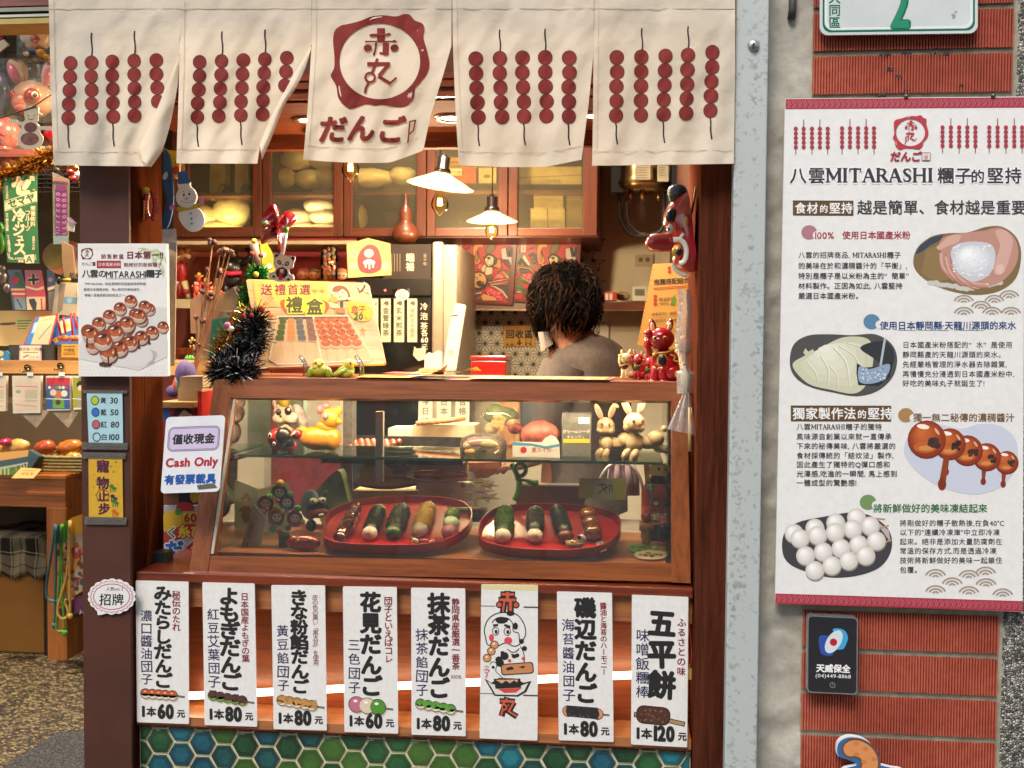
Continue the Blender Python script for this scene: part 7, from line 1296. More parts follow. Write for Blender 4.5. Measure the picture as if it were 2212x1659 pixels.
carton('white_carton','white carton standing on the work counter behind the shelf','carton',838,925,900,992,.74,.1,mat('#c4bfb2',.6,.05));carton('tan_paper_stack','stack of tan wrapping paper behind the left tray','paper',760,1060,905,1090,.6,.1,mat('#c0a878',.7,.05))
toy('patterned_panel','patterned red and tan paper panel behind the toys','paper',.62,[('#','panel',[(738,990),(760,985),(762,1085),(740,1088)],4,mat('#9a7a5a',.6,.3,30))])
for i,(x0,x1,c,lab)in enumerate(((600,655,'#8fa594','pale green wrapped box behind the squirrel toy'),(655,735,'#b0aa9c','grey paper bag behind the chicken toy'),(735,760,'#6a665e','speckled black and white pouch behind the chicken toy'))):carton('wrapped_box',lab,'box',x0,862,x1,985,.5+.03*i,.05,mat(c,.7,.2 if i==2 else .06,90 if i==2 else 20))
s=Sheet(p=at(560,1120,.36),n=V((.45,-1,.02)));s.board([(508,1070),(625,1040),(625,1175),(503,1190)],.006,mat('#a39d8c',.5,.05));s.l=.0004
for x,y,h1,h2 in((528,1110,'#a8853c','#35557a'),(590,1095,'#8a6a4a','#7a4a3c'),(552,1150,'#9a9a3a','#4a3a34')):
 s.disc('print',x,y-16,17,ink(h1),5);s.disc('print',x,y-21,9,ink(h1),8);s.disc('print',x,y-8,9,ink('#b89878'),9);s.poly('print',[(x-10,y),(x+10,y),(x+14,y+22),(x+6,y+36),(x-8,y+36),(x-12,y+20)],ink(h2));s.line('print',[(x-10,y+4),(x-20,y+16)],5,ink(h2));s.line('print',[(x+10,y+4),(x+20,y+12)],5,ink(h2))
s.done('printed_box','pale box printed with cartoon cowboy figures in the lower left of the case','box')
wr=empty('badge_wreath',at(595,1150,.2),'tree of round Christmas badges and felt pompoms in the case','wreath')
for x,y,c,c2 in((604,1064,'#3c5c2a','#c4b89c'),(574,1088,'#a03a3c','#c9a06a'),(620,1086,'#34508a','#cfc8c4'),(557,1116,'#a89468','#c9bca0'),(598,1118,'#b5602c','#cfbfae'),(637,1120,'#a8344a','#c9b9a8')):
 b=MB();c0=at(x,y,.185);k_=mpp(.185);b.lathe(c0,[(0,-.006),(15*k_,-.005),(18*k_,-.001),(18.5*k_,.003)],mat(c,.25,.12,70,coat=.6),24,M90);o=b.build('badge',wr)
 s=Sheet(Y=.185-.0068);s.l=.0003;s.disc('print',x,y,10,ink(c2,.3),9);s.disc('print',x-4,y-2,1.8,KB);s.disc('print',x+4,y-2,1.8,KB);s.line('print',[(x-4,y+4),(x,y+6),(x+4,y+4)],1.4,ink(c))
 s.parts['print'].build('print',o)
b=MB()
for x,y,r,c in((606,1044,8.5,'#b5922a'),(627,1069,8,'#2c5a34'),(643,1098,8.5,'#3f7a22'),(582,1072,7,'#4a8a24'),(578,1100,5,'#a84030'),(610,1105,6,'#b5a02a'),(654,1127,6,'#b59a2a'),(590,1142,8,'#3f8a24'),(604,1148,6,'#a8303c'),(622,1140,7,'#245034'),(548,1124,4,'#b59a2a'),(600,1082,5,'#a83a3a')):b.ell(at(x,y,.17),r*mpp(.17),PM(c))
b.build('felt_ball',wr);MB().lathe(at(614,1186,.18),[(0,0),(.013,0),(.014,.03),(.013,.04),(0,.04)],mat('#3a4a1e',.4,.3,30),16).build('stand',wr)
s=Sheet(p=at(535,1140,.17),n=V((-.3,-1,.1)));s.board([(548,1090),(575,1118),(560,1192),(520,1182)],.003,mat('#a9a795',.5,.03));s.l=.0003;s.text('lettering','人気NO.1',546,1128,11,ink('#6a2a24'),vert=True,step=10,rot=.25);s.done('standing_card','pale standing card behind the badge tree','card')
MB().lathe(at(525,1198,.15),[(0,0),(.03,.0),(.046,.014),(.044,.016),(.028,.004),(0,.003)],mat('#6a5a2a',.45,.25,30,.6),24).build('straw_dish',None,'small woven straw dish at the front left of the case','dish')
toy('dark_monster_toy','dark toy with bulging white eyes and red lips in the case','toy',.33,[('o','body',686,1098,26,22,mat('#2a2022',.4,.1)),('o','lips',688,1107,24,10,mat('#7a1a22',.35,.1),-4,14),('o','eye',678,1082,10,7,WHT,0,18),('o','eye',696,1080,9,7,WHT,0,18),('o','pupil',676,1083,2.4,2.4,KB,0,27),('o','pupil',698,1081,2.4,2.4,KB,0,27),('o','ear',703,1068,5,9,mat('#2a2022',.4),20),('o','teeth',694,1112,7,3,WHT,-10,23),('o','foot',672,1135,12,14,mat('#1d2024',.4)),('o','foot',706,1135,12,10,mat('#7a2a26',.5))])
toy('red_fish_pouch','red fish face pouch in clear wrap at the front of the case','pouch',.14,[('o','pouch',655,1172,40,17,mat('#8f1a1c',.25,.15,20,coat=.6)),('o','mark',634,1160,4,2.5,WHT,20,15),('o','mark',668,1166,5,4,mat('#b5862c',.4),0,15),('o','mark',668,1166,2.5,2.5,KB,0,18),('~','fin',[(638,1172),(646,1165)],2,mat('#c9a23a',.4),16)])
toy('green_cushion','triangular green fabric cushion at the back left of the case','cushion',.45,[('#','cushion',smooth([(664,1092),(690,1052),(722,1020),(735,1020),(744,1050),(752,1096),(710,1102)],4,True),40,mat('#7f8a40',.85,.15,30,.6))])
toy('blue_cloth','folded dark and blue grey cloths beside the green cushion','cloth',.42,[('o','cloth',670,1090,22,34,mat('#6a7680',.85,.12,20,.5)),('o','dark',735,1110,30,14,mat('#1d2226',.8,.1,30,.5),0,6),('#','paper',[(690,1120),(722,1104),(740,1122),(700,1142)],4,mat('#b0a081',.7),12)])
s=Sheet(p=at(400,1140,.3),n=V((-.05,-1,0)));s.board([(354,1092),(432,1092),(432,1208),(354,1213)],.12,mat('#a8a8b0',.4,.04));s.l=.0004
s.disc('print',372,1128,24,ink('#c9a41e'),26);s.poly('print',[(354,1150),(432,1120),(432,1150),(354,1176)],ink('#a02c34'));s.disc('print',400,1098,20,ink('#a01c28'),14);s.disc('print',385,1106,7,ink('#3a8a34'),7);s.rect('print',392,1104,432,1132,ink('#8a9a24'),5);s.rect('print',395,1107,432,1129,ink('#c9b43a'),4);s.text('lettering','60',397,1118,25,ink('#a01c28'),bold=.05)
s.text('lettering','く',358,1150,27,PAPER,bold=.09);s.text('lettering','く',358,1150,26,ink('#3a7a3a'),bold=.03);s.text('lettering','糸ひ',384,1148,30,ink('#a01c28'),bold=.09,step=27);s.text('lettering','糸ひ',384,1148,29,ink('#d9c43a'),bold=.03,step=27)
for c,x,h in(('だ',356,'#1f5aa8'),('く',394,'#a8202c')):s.text('lettering',c,x,1186,42,PAPER,bold=.1);s.text('lettering',c,x,1186,41,ink(h),bold=.045)
s.rect('print',354,1201,432,1210,ink('#1a6a48'));s.done('lottery_box','white lottery box with colourful characters and 60, between pillar and case','box')
s=Sheet(Y=.31);s.board([(354,1063),(432,1063),(432,1091),(354,1091)],.12,mat('#6a3c1c',.5,.1));s.l=.0003;s.rect('print',386,1064,414,1090,ink('#181212'));s.disc('print',420,1072,10,ink('#b59a2a'),14);s.done('brown_box','brown box with a dark stripe on top of the lottery box','box')
s=Sheet(Y=.3);s.board([(354,880),(428,882),(424,1062),(354,1062)],.12,mat('#a01820',.4,.06));s.l=.0003;s.disc('print',356,893,12,ink('#2a5a9a'),15);s.disc('print',397,895,17,ink('#c9a48c'),15);s.poly('print',smooth([(376,890),(384,880),(402,878),(414,886),(412,894),(398,886),(388,896),(380,912),(374,908)],4,True),INKB);s.poly('print',[(414,890),(424,884),(424,896)],INKB);s.rect('print',410,898,424,912,PAPER);s.done('red_box','red box printed with a dark haired child behind the cash sign','box')
carton('red_side_panel','narrow red plastic panel leaning by the left post of the case','panel',427,845,436,940,.27,.1,mat('#b02a26',.35,.05))
MB().box(at(356,874,.33).x,at(436,874,.33).x,.28,.5,at(400,880,.3).z,at(400,868,.3).z,wood('#8a5f34','#b5894f','x')).build('wooden_stand',None,'thin wooden board under the two cardboard boxes','board')
for(x0,y0,x1,y1,lab)in((384,838,436,869,'lower plain cardboard box beside the black tinsel'),(388,813,438,838,'upper open cardboard box with red lining beside the black tinsel')):carton('cardboard_box',lab,'box',x0,y0,x1,y1,.34,.1,mat('#8a7556',.8,.05))
toy('purple_umbrella_bag','purple and grey folded umbrella bag behind the cardboard boxes','bag',.46,[('o','bag',395,805,17,30,mat('#54406a',.8,.1,20,.4),12),('o','bag',410,806,16,26,mat('#4a3a62',.8,.1,20,.4),-14),('o','trim',384,822,8,28,mat('#7a9a90',.7),14,4),('o','trim',378,832,6,24,mat('#b5483c',.7),14,6),('o','bag',374,845,16,14,mat('#4a3a66',.8,.1,20,.4))])
# ================================================================ toy shelves between pillar and fridge
Yt=1.25
def shelfbox(name,lab,x0,x1,y,Y,dep,th,m,lip=None):
 a,b_=at(x0,y,Y),at(x1,y,Y);q_=MB().box(a.x,b_.x,Y,Y+dep,a.z-th,a.z,m)
 o=q_.build(name,None,lab,'shelf',bevel=.001)
 if lip:MB().box(a.x,b_.x,Y-.006,Y-.001,a.z-lip[0],a.z+.003,lip[1]).build('lip',o)
 return o
RAILM=mat('#8f8466',.45,.06)
shelfbox('toy_shelf','wooden toy shelf with pale front rail behind the pillar poster',350,590,648,Yt,.3,.02,W_RED,(.028,RAILM));shelfbox('toy_shelf','pale top rail of the toy niche under the cabinets',350,770,521,Yt-.01,.3,.012,RAILM)
shelfbox('toy_shelf','wooden shelf with doll heads behind the gift board',590,765,607,Yt,.3,.02,W_RED)
b=MB().box(at(345,600,1.56).x,at(600,600,1.56).x,1.56,1.58,.0,at(400,515,1.56).z,mat('#6b2a14',.6,.2,3));b.box(at(600,600,1.56).x,at(770,600,1.56).x,1.56,1.58,.0,at(400,515,1.56).z,mat('#7c1a18',.6,.2,8));b.build('niche_panel',None,'dark red and brown back panel of the toy niche','panel')
toy('black_strongman_toy','black muscular toy with pink belt and raised arm on the toy shelf','toy',Yt+.12,[('o','body',500,580,25,28,mat('#171717',.35,.05,coat=.3)),('o','body',500,604,21,16,mat('#1d1d1c',.35)),('o','body',500,565,30,14,mat('#22261f',.35)),('o','head',498,552,17,13,mat('#151515',.35)),('~','arm',[(520,570),(536,562),(543,548),(532,534)],[8,8,7,6],mat('#171717',.35)),('~','arm',[(480,570),(468,585),(472,604)],[8,7,6],mat('#171717',.35)),('~','belt',[(478,589,18),(500,591,26),(522,589,18)],5,mat('#c4204a',.4,.02)),('o','leg',488,628,10,16,mat('#171717',.35)),('o','leg',512,628,10,16,mat('#171717',.35))])
toy('red_acrobat_toy','tall toy figure in red and cream suit at the left of the toy shelf','toy',Yt+.1,[('o','body',394,590,12,26,mat('#a01c1e',.4,.1)),('o','head',392,541,9,10,mat('#8a5a3a',.5)),('o','head',404,538,7,10,mat('#8a5a3a',.5)),('~','arm',[(382,562),(400,550),(410,556)],5,mat('#c9b48a',.5)),('~','leg',[(398,608),(404,628),(408,645)],[8,6,5],mat('#c9c08a',.5)),('~','leg',[(388,608),(388,645)],[8,6],mat('#7a1a18',.5)),('o','ring',402,630,8,6,mat('#a8202a',.4),0,4)])
cols=['#b5482c','#c98a6a','#a02028','#c9a43a','#b5805a','#c06a5a']
for i,(x,y,r)in enumerate(((425,622,12),(437,634,9),(446,615,13),(458,630,10),(470,620,12),(478,637,8),(534,634,9),(548,620,13),(430,600,10))):
 toy('small_plastic_figure',['orange rocker','tiny pink baby','tall orange robot','peach monkey','orange doll','tiny waving pink','blue grey mini','red and yellow hero','coral flower'][i]+' toy figure standing in the row on the toy shelf','toy',Yt+.05,[('o','body',x,y+4,r*.6,r*.8,mat(cols[i%6],.4,.08)),('o','head',x,y-r*.7,r*.5,r*.5,mat(cols[(i+1)%6],.4,.05)),('~','arm',[(x-r*.9,y-4),(x,y+1),(x+r*.9,y-5)],r*.2,mat(cols[(i+2)%6],.4)),('~','leg',[(x-r*.3,y+r*.5),(x-r*.4,647)],r*.25,mat(cols[i%6],.4)),('~','leg',[(x+r*.3,y+r*.5),(x+r*.4,647)],r*.25,mat(cols[i%6],.4))],'small plastic figures on the toy shelf')
for i,(x,r,c,lab)in enumerate(((739-42-26,15,'#a8623c','doll head with pink hood beside the panda'),(684-9,14,'#b5703c','doll head with dark fringe in the middle'),(706-3,15,'#c08a4a','plain orange doll head'),(734,13,'#c99a7a','pale peach doll head at the right'))):
 x=(655,678,702,738)[i];y=594;toy('doll_head',lab,'doll head',Yt+.08,[('o','head',x,y,r,r*.85,mat(c,.4,.06,10,coat=.3)),('o','hair',x,y-8,r*.9,r*.55,mat(['#8a3a34','#6a4a1e','#a8702c','#b5805a'][i],.5),0,2),('o','eye',x-5,y+1,1.8,2,KB,0,12),('o','eye',x+5,y+1,1.8,2,KB,0,12)],'doll heads on the shelf')
gt=empty('gumball_tube',at(711,604,Yt+.03),'clear rounded tube of colourful gumballs on the shelf','sweets');b=MB()
for j in range(9):
 for q_ in(-1,0,1):b.ell(at(711+q_*9+rnd.uniform(-2,2),534+j*7+rnd.uniform(-2,2),Yt+.03+.008*rnd.uniform(-1,1)),4.4*mpp(Yt),mat(rnd.choice(['#b5502c','#c9903a','#a84a52','#8a9a6a','#b5a890','#8f7a9a']),.3,0),None,10,7)
b.build('gumballs',gt);kt=mpp(Yt);MB().lathe(at(711,603,Yt+.03),[(19*kt,0),(19*kt,50*kt),(16*kt,66*kt),(9*kt,74*kt),(0,76*kt)],clear('#f5efe2',1.45),24).build('tube',gt)
s=Sheet(p=at(595,570,Yt-.1),n=V((.1,-1,.1)));s.board([(561,524),(570,520),(592,560),(604,600),(570,602)],.05,mat('#9a9a1c',.7,.1,20));s.l=.0004
for x,y in((570,550),(582,575),(590,595),(574,590)):[s.disc('flower',x+3.4*math.cos(i*1.26),y+3.4*math.sin(i*1.26),2.4,PAPER,n=8)for i in range(5)]
s.done('floral_bag','lime green bag with white flowers beside the panda pinwheel','bag')
POD=mat('#4a2a20',.7,.3,40,.8);db=MB()
pods=[(490-0,0)];tp=[(459,523,17),(540-48,545,20),(448,584,9),(482,588,12),(436,633,11),(458,640,14),(426,686,9),(440,692,10),(418,738,8),(428,744,9),(422,754,8)]
o=None
for i,(x,y,r)in enumerate(((459,523,11),(476,545,9),(488,541,9),(498,545,9),(448,582,7),(480,586,9),(438,632,9),(455,640,11),(424,686,7),(438,692,8),(415,740,7),(426,742,7),(421,754,6))):
 db.tube(smooth([at(x,y,.5),at(x+(420-x)*.5+3,y+(800-y)*.5,.5),at(416+i*.6,812,.5)],5),.0022,mat('#8a5a34',.7),5)
o=db.build('dried_seed_heads',None,'bundle of dried brown seed heads on long stems behind the pillar poster','dried flowers');b=MB()
for i,(x,y,r)in enumerate(((459,523,11),(476,545,9),(488,541,9),(498,545,9),(448,582,7),(480,586,9),(438,632,9),(455,640,11),(424,686,7),(438,692,8),(415,740,7),(426,742,7),(421,754,6))):
 for j in range(7):b.ell(at(x+rnd.uniform(-r,r)*.6,y+rnd.uniform(-r,r)*.5,.5+rnd.uniform(-.006,.006)),r*.5*mpp(.5),mat(rnd.choice(['#4a2a20','#6a3f2a','#8a4f3a','#3a2018']),.6,.2,60,.5),None,8,6)
b.build('seed_heads',o);MB().prism([at(x,y,.52)for x,y in((440,642),(470,640),(505,620),(520,650),(470,720),(446,790),(415,800),(430,700))],(0,.004,0),clear('#c9b8a0',1.5,.35,30,.1)).build('wrapping_film',o)
s=Sheet(Y=.6);s.board([(410,650),(436,630),(468,640),(464,600),(480,605),(462,660),(430,720),(412,720)],.01,mat('#6a4a30',.8,.15,14,.5));s.done('kraft_wrapping','crumpled brown kraft wrapping behind the dried stems','paper')
for P_,c,lab in(([(436,666),(475,672),(450,721)],'#a81a28','red felt pennant with gold star above the toy train'),([(480,676),(524,672),(505,705)],'#2c5a24','green felt pennant with yellow house above the pouch')):
 s=Sheet(Y=.62);s.board(P_,.004,mat(c,.9,.1,50));s.l=.0004;cx,cy=P_[1][0]*.5+P_[0][0]*.5-2,P_[0][1]+16;s.poly('applique',[(cx+(9 if k_%2==0 else 4)*math.sin(k_*math.pi/5),cy-(9 if k_%2==0 else 4)*math.cos(k_*math.pi/5))for k_ in range(10)],ink('#8a8f4a' if c[1]=='a' else '#c9a43a'));s.done('felt_pennant',lab,'pennant','felt pennants on a string')
MB().tube(smooth([at(430,664,.62),at(475,671,.62),at(520,671,.62),at(540,660,.62)],5),.002,PAPER,5).build('pennant_string',None,'thin string carrying the felt pennants','string')
shelfbox('model_shelf','low wooden shelf with miniature palms and cars behind the dried stems',350,520,752,.9,.3,.02,W_PIL);shelfbox('model_shelf','lower wooden shelf with a pale edge under the miniature palms',350,520,795,.85,.3,.02,W_PIL,(.02,mat('#9a845a',.5)))
for i,(x,y,c,lab)in enumerate(((415,740,'#b5862c','tiny yellow man figure on the miniature shelf'),(462,735,'#b5882c','tiny yellow dancer figure on the miniature shelf'),(488,742,'#c9b09a','tiny pink cow figure on the miniature shelf'))):
 toy('miniature_figure',lab,'figurine',.92,[('o','body',x,y,4,7,mat(c,.5)),('o','head',x,y-9,3,3,mat(c,.5)),('~','arm',[(x-7,y-5),(x,y-2),(x+7,y-6)],1.4,mat(c,.5)),('~','leg',[(x-3,y+5),(x-4,y+12)],1.6,mat(c,.5)),('~','leg',[(x+3,y+5),(x+4,y+12)],1.6,mat(c,.5))])
for x,lab in((463-54+0,'left one of two miniature green palms'),(436,'right one of two miniature green palms')):
 toy('miniature_palm',lab,'toy tree',.86,[('~','trunk',[(x,795),(x+1,778)],2,mat('#5a3a1c',.7))]+[('~','leaf',[(x+1,778),(x+1+8*math.cos(a),776-5*math.sin(a)-3),(x+1+13*math.cos(a),781-4*math.sin(a))],[2.4,3,.6],mat('#3a8a2c',.5))for a in(0,.8,1.6,2.4,3.1)])
s=Sheet(Y=.10);s.board(smooth([(352,400),(354,330),(356,322),(366,340),(372,380),(374,440),(364,486),(354,492),(350,470),(362,430)],4,True),.006,mat('#1e4a78',.85,.1,60));s.l=.0004;s.disc('fin',357,380,5,mat('#a8b0b5',.8),9,.4);s.done('blue_felt_whale','blue felt whale ornament hanging on the inner pillar side','ornament')
s=Sheet(Y=.11);s.board(smooth([(350,320),(364,324),(386,328),(388,350),(386,376),(378,386),(372,372),(362,350)],4,True),.008,mat('#c9a41c',.8,.08,60));s.l=.0004;s.ring('face',oval(386,348,5,6),oval(386,348,6,7),INKB);s.poly('face',smooth([(372,364),(380,358),(388,366),(380,378),(374,374)],3,True),ink('#a8202a'));s.disc('face',379,352,1.5,ink('#a8202a'));s.done('yellow_bird_ornament','yellow felt bird ornament with red beak above the felt snowman','ornament')
sn=Sheet(Y=.085);SNW=mat('#c9c9cc',.9,.05,60,.3);s=sn;cx=397
s.board(smooth([(385,408),(384,392),(408,392),(410,402),(420,412),(424,428),(414,446),(396,448),(384,440),(380,424)],4,True),.008,SNW);s.l=.001
s.poly('hat',[(385,393),(383,371),(404,369),(408,388),(412,390),(410,396),(386,398),(382,395)],mat('#2a5aa0',.9,.1,60));s.disc('face',397,421,2.2,INKB,3);s.disc('face',409,419,2.2,INKB,3);s.line('face',[(393,415),(398,413)],1,INKB);s.line('face',[(406,412),(412,414)],1,INKB);s.poly('face',[(396,430),(408,426),(404,431)],ink('#b5566a'))
for x,y in((393,434),(398,437),(404,438),(410,437),(415,434)):s.disc('face',x,y,1.2,INKB)
o=s.done('felt_snowman','white felt snowman with blue hat and yellow scarf hanging by the pillar','ornament');s2=Sheet(Y=.087);s2.board(smooth([(388,455),(400,448),(424,448),(438,462),(440,482),(430,496),(412,500),(396,488),(386,470)],4,True),.008,SNW);s2.body.build('lower_ball',o);s2.parts={};s2.l=.001
for y in(461,472,483):s2.disc('button',412+(y-461)*.1,y,2.6,ink('#2a8aa0'))
s2.poly('scarf',smooth([(382,448),(396,446),(420,441),(432,438),(434,446),(416,452),(396,456),(384,458)],3,True),mat('#a8922a',.9,.1,60));s2.line('arm',[(426,448),(438,438)],1.6,ink('#7a5a34'));s2.line('arm',[(388,456),(372,448)],1.6,ink('#7a5a34'));s2.poly('mitten',smooth([(432,440),(430,430),(438,429),(442,438),(438,443)],3,True),ink('#b56a8a'));s2.poly('mitten',smooth([(366,446),(374,442),(378,450),(368,454)],3,True),ink('#b56a8a'))
for k_,bb in s2.parts.items():bb.build(k_,o)
b=MB();b.grid(lambda u,v:at(382+14*u+8*v,335+v*90,.13-.008*math.sin(u*8+v*5)),6,14,clear('#ece4d2',1.5,.1,40,.08));b.build('clear_wrap',None,'clear cellophane strip hanging beside the felt snowman','bag')
rs=MB();RB2,RB3=mat('#a81018',.35,.08,20,coat=.4),mat('#7c0a12',.35,.08,20,coat=.4)
for i in range(13):
 for sd in(-1,1):y=416+i*4.6;x=325+sd*(6+5*math.sin(i/12*math.pi));rs.ell(at(x,y,.075),(7.5*mpp(.07),.008,5.6*mpp(.07)),RB2 if(i+sd)%2 else RB3,Matrix.Rotation(sd*.5,3,'Y'),10,7)
o=rs.build('red_twisted_ornament',None,'red twisted bean shaped ornament with a yellow knob on pillar side','ornament');MB().ell(at(316,412,.07),(.0085,.008,.0085),mat('#b5a52a',.5)).build('knob',o);b=MB();[b.ell(at(311,436+i*6,.06),.003,mat('#c9962c',.3,0,metal=.5),None,8,6)for i in range(7)];b.build('gold_bead',o)
c=at(357,1207,.14);MB().box(c.x-.03,c.x+.012,.12,.16,c.z-.02,c.z+.02,mat('#2c3a34',.4,.1)).build('metal_bracket',None,'dark metal bracket at the foot of the pillar inside','bracket',bevel=.002)
# ================================================================ left bay: souvenir shop
b=MB();yb0=.12;XLB=-1.9;xr_=XL-.004
for i,(y0,y1,m_,dy)in enumerate(((-60,13,W_RED,0),(13,17,BLACK,.02),(17,26,mat('#8a8678',.3,.05,metal=.6),-.004),(26,32,BLACK,.02),(32,38,mat('#b5b0a0',.3,.05,metal=.6),-.004),(38,42,BLACK,.02),(42,54,mat('#a5924a',.5,.06),-.008))):
 za,zb2=at(40,y0,yb0).z,at(40,y1,yb0).z;b.box(XLB,XL+.06,yb0+dy,yb0+.08,zb2+.0002,za-.0002,m_)
b.build('shutter_rail',None,'brown and silver shutter rails above the souvenir shop opening','rail')
Yg=.75
XG=at(200,350,.75).x
b=MB().box(-3,XG,Yg+.02,Yg+.04,at(50,345,Yg).z,2.6,mat('#4a3d22',.8,.15,6))
b.build('mesh_backing',None,'dark olive panel behind the hanging toys','panel');b=MB()
for i in range(-4,8):x=at(15+i*26,100,Yg).x;b.tube([V((x,Yg-.01,at(50,430,Yg).z)),V((x,Yg-.01,2.4))],.0022,BLACK,5)
for i in range(-3,14):z=at(15,34+i*27,Yg).z;b.tube([V((-2.4,Yg-.012,z)),V((XG,Yg-.012,z))],.0022,BLACK,5)
b.build('wire_mesh',None,'black wire mesh carrying the bagged toys','mesh panel')
PKB=mat('#b5506a',.3,.05,12,coat=.4);YH=.62
toy('egg_head_toy','white egg shaped toy with smiling red mouth in plastic bag, top left','toy',YH,[('o','head',78,72,36,42,mat('#c2b6a2',.35,.04,coat=.3)),('o','nose',72,68,7,6,mat('#c9bba6',.35),0,30),('o','eye',57,58,6,7,WHT,0,27),('o','eye',95,57,6,7,WHT,0,27),('o','pupil',58,59,3.5,4,KB,0,32),('o','pupil',95,58,3.5,4,KB,0,32),('o','mouth',75,84,11,9,mat('#8a1a1c',.4),0,29),('o','tongue',76,90,6,4,mat('#a83a34',.4),0,32),('o','collar',82,110,30,8,mat('#1c3f6a',.4),4,8),('o','hand',88,114,11,9,mat('#b5861c',.35,.05),20,24),('o','hand',100,122,9,6,mat('#b5861c',.35,.05),10,24),('o','dice',57,116,7,6,mat('#c9bfae',.4),20,22)])
toy('rabbit_head_toy','pink rabbit head toy with big red eye in plastic bag','toy',YH,[('o','head',70,215,48,42,mat('#b08a72',.35,.08,10,coat=.4)),('o','cheek',50,222,26,24,mat('#b5706a',.35,.08,10,coat=.4),0,22),('o','ear',33,156,17,30,mat('#b5968a',.35,.05,coat=.4),-22,0),('o','inner_ear',29,158,12,24,PKB,-22,10),('o','ear',48,155,13,26,mat('#8a7040',.5),-10,-8),('o','ear',104,156,14,34,mat('#b5968a',.35,.05,coat=.4),14,0),('o','inner_ear',104,160,9,26,PKB,14,10),('o','eye',69,207,17,17,mat('#9a1420',.2,.05,coat=.5),0,36),('o','eye_white',75,205,8,8,WHT,0,50),('o','pupil',76,206,4.5,5,KB,0,56),('o','eye',27,207,6,14,mat('#9a1420',.2,.05),0,30),('o','muzzle',44,232,16,10,mat('#b5605c',.35,.05),0,34)])
toy('pink_octopus_toy','shiny coral pink rounded toy in a bag at the left edge','toy',YH-.05,[('o','body',8,290,38,40,mat('#b5504a',.25,.05,10,coat=.6)),('o','body',4,330,28,40,mat('#b5504a',.25,.05,10,coat=.6)),('~','mouth',[(-2,288),(8,294),(14,292)],1.6,mat('#5a1a18',.5),40)])
toy('purple_ball_toy','grey purple toy in a bag left of the rabbit head','toy',YH,[('o','body',4,200,24,46,mat('#4a4452',.35,.2,30,.6,coat=.5))]);toy('red_ball','dark red shiny ball beside the wooden snowman','ball',YH,[('o','ball',112,290,20,20,mat('#7a0c12',.2,.05,coat=.6)),('o','leaf',122,318,9,6,mat('#9a9a4a',.4),30)])
toy('red_nose_toy','red and white toy corner peeking in at the upper left edge','toy',YH,[('o','nose',-4,75,9,14,mat('#9a1a1c',.3)),('#','card',[(-5,88),(8,85),(18,96),(-2,112)],6,mat('#b5a890',.4))])
toy('grey_fish_toy','grey translucent toy in a plastic bag above the wire rack','toy',YH,[('o','body',105,345,26,26,mat('#6f6860',.25,.1,12,coat=.6)),('~','strap',[(88,318),(110,326),(130,334)],4,mat('#8a8a74',.4),14),('~','zigzag',[(86,338),(98,332),(108,338),(120,330)],1.4,mat('#2a241e',.5),26)])
BAGT=clear('#f2ead6',1.14,.04,18,.16)
for i,(x0,y0,x1,y1,lab)in enumerate(((36,40,118,135,'clear bag around the egg head toy'),(0,125,120,265,'clear bag around the rabbit head toy'),(-20,250,48,372,'clear bag around the coral toy'),(62,315,132,380,'clear bag around the grey toy'))):
 b=MB();b.grid(lambda u,v:at(x0+(x1-x0)*u,y0+(y1-y0)*v,YH-.075-.03*math.sin(math.pi*u)*math.sin(math.pi*v)+.012*noise.noise(V((u*5,v*5,i)))),16,18,BAGT);b.build('clear_bag',None,lab,'bag','clear bags around hanging toys')
s=Sheet(Y=.22);WD=mat('#b5a58a',.7,.06,40);P=smooth([(55,228),(82,231),(83,242),(90,246),(87,250),(82,248),(82,260),(78,264),(86,272),(100,272),(116,274),(118,279),(104,282),(88,280),(86,286),(93,298),(88,314),(70,322),(48,320),(38,306),(38,290),(46,278),(44,270),(26,266),(14,262),(30,258),(46,264),(54,258),(52,246)],3,True)
s.board(P,.003,WD);s.l=.0004;s.disc('cutout',66,275,14,mat('#5a2a24',.6,.3,60),11);s.disc('cutout',64,300,20,mat('#6a3a34',.6,.4,60),14)
for x,y in((61,250),(74,250)):s.disc('face',x,y,1.5,INKB)
s.line('face',[(60,256),(66,259),(73,256)],1.4,INKB);o=s.done('wooden_snowman','flat wooden snowman cutout hanging on a brown string in front of the toys','ornament')
MB().tube([at(0,255,.22),at(70,232,.22),at(122,196,.2)],.002,mat('#4a3420',.8),6).build('string',o)
toy('crystal_house','small pale blue crystal house ornament behind the octopus packet','ornament',.6,[('#','wall',[(124,478),(136,470),(148,480),(146,498),(128,498)],30,mat('#8f9cae',.2,.2,40,coat=.6)),('#','roof',[(121,480),(136,466),(150,480),(136,474)],34,mat('#6a5a7a',.3),2)])
toy('orange_robot_figure','orange plastic figure standing behind the octopus packet','toy',.6,[('o','body',132,530,9,16,mat('#b5602a',.35,.06,coat=.4)),('o','head',132,508,8,8,mat('#a8302a',.35)),('~','leg',[(127,542),(126,560)],3.5,mat('#8a3a1c',.4)),('~','leg',[(137,542),(138,560)],3.5,mat('#8a3a1c',.4))])
toy('clear_funnel_bag','pale funnel shaped paper cone bag beside the pillar','bag',.62,[('#','bag',[(178,385),(196,386),(197,455),(190,470),(182,420)],20,mat('#b5a274',.4,.12,20,.5,coat=.4)),('#','top',[(177,382),(197,382),(197,400),(178,398)],22,mat('#cfc29a',.5),1)])
toy('glass_ornament','silver and gold glass ornament on the shelf beside the pillar','ornament',.62,[('o','ball',184,545,9,16,mat('#8f8a74',.15,.3,60,.8,metal=.8)),('o','ball',178,532,6,8,mat('#a39a7a',.15,.2,60,metal=.8))])
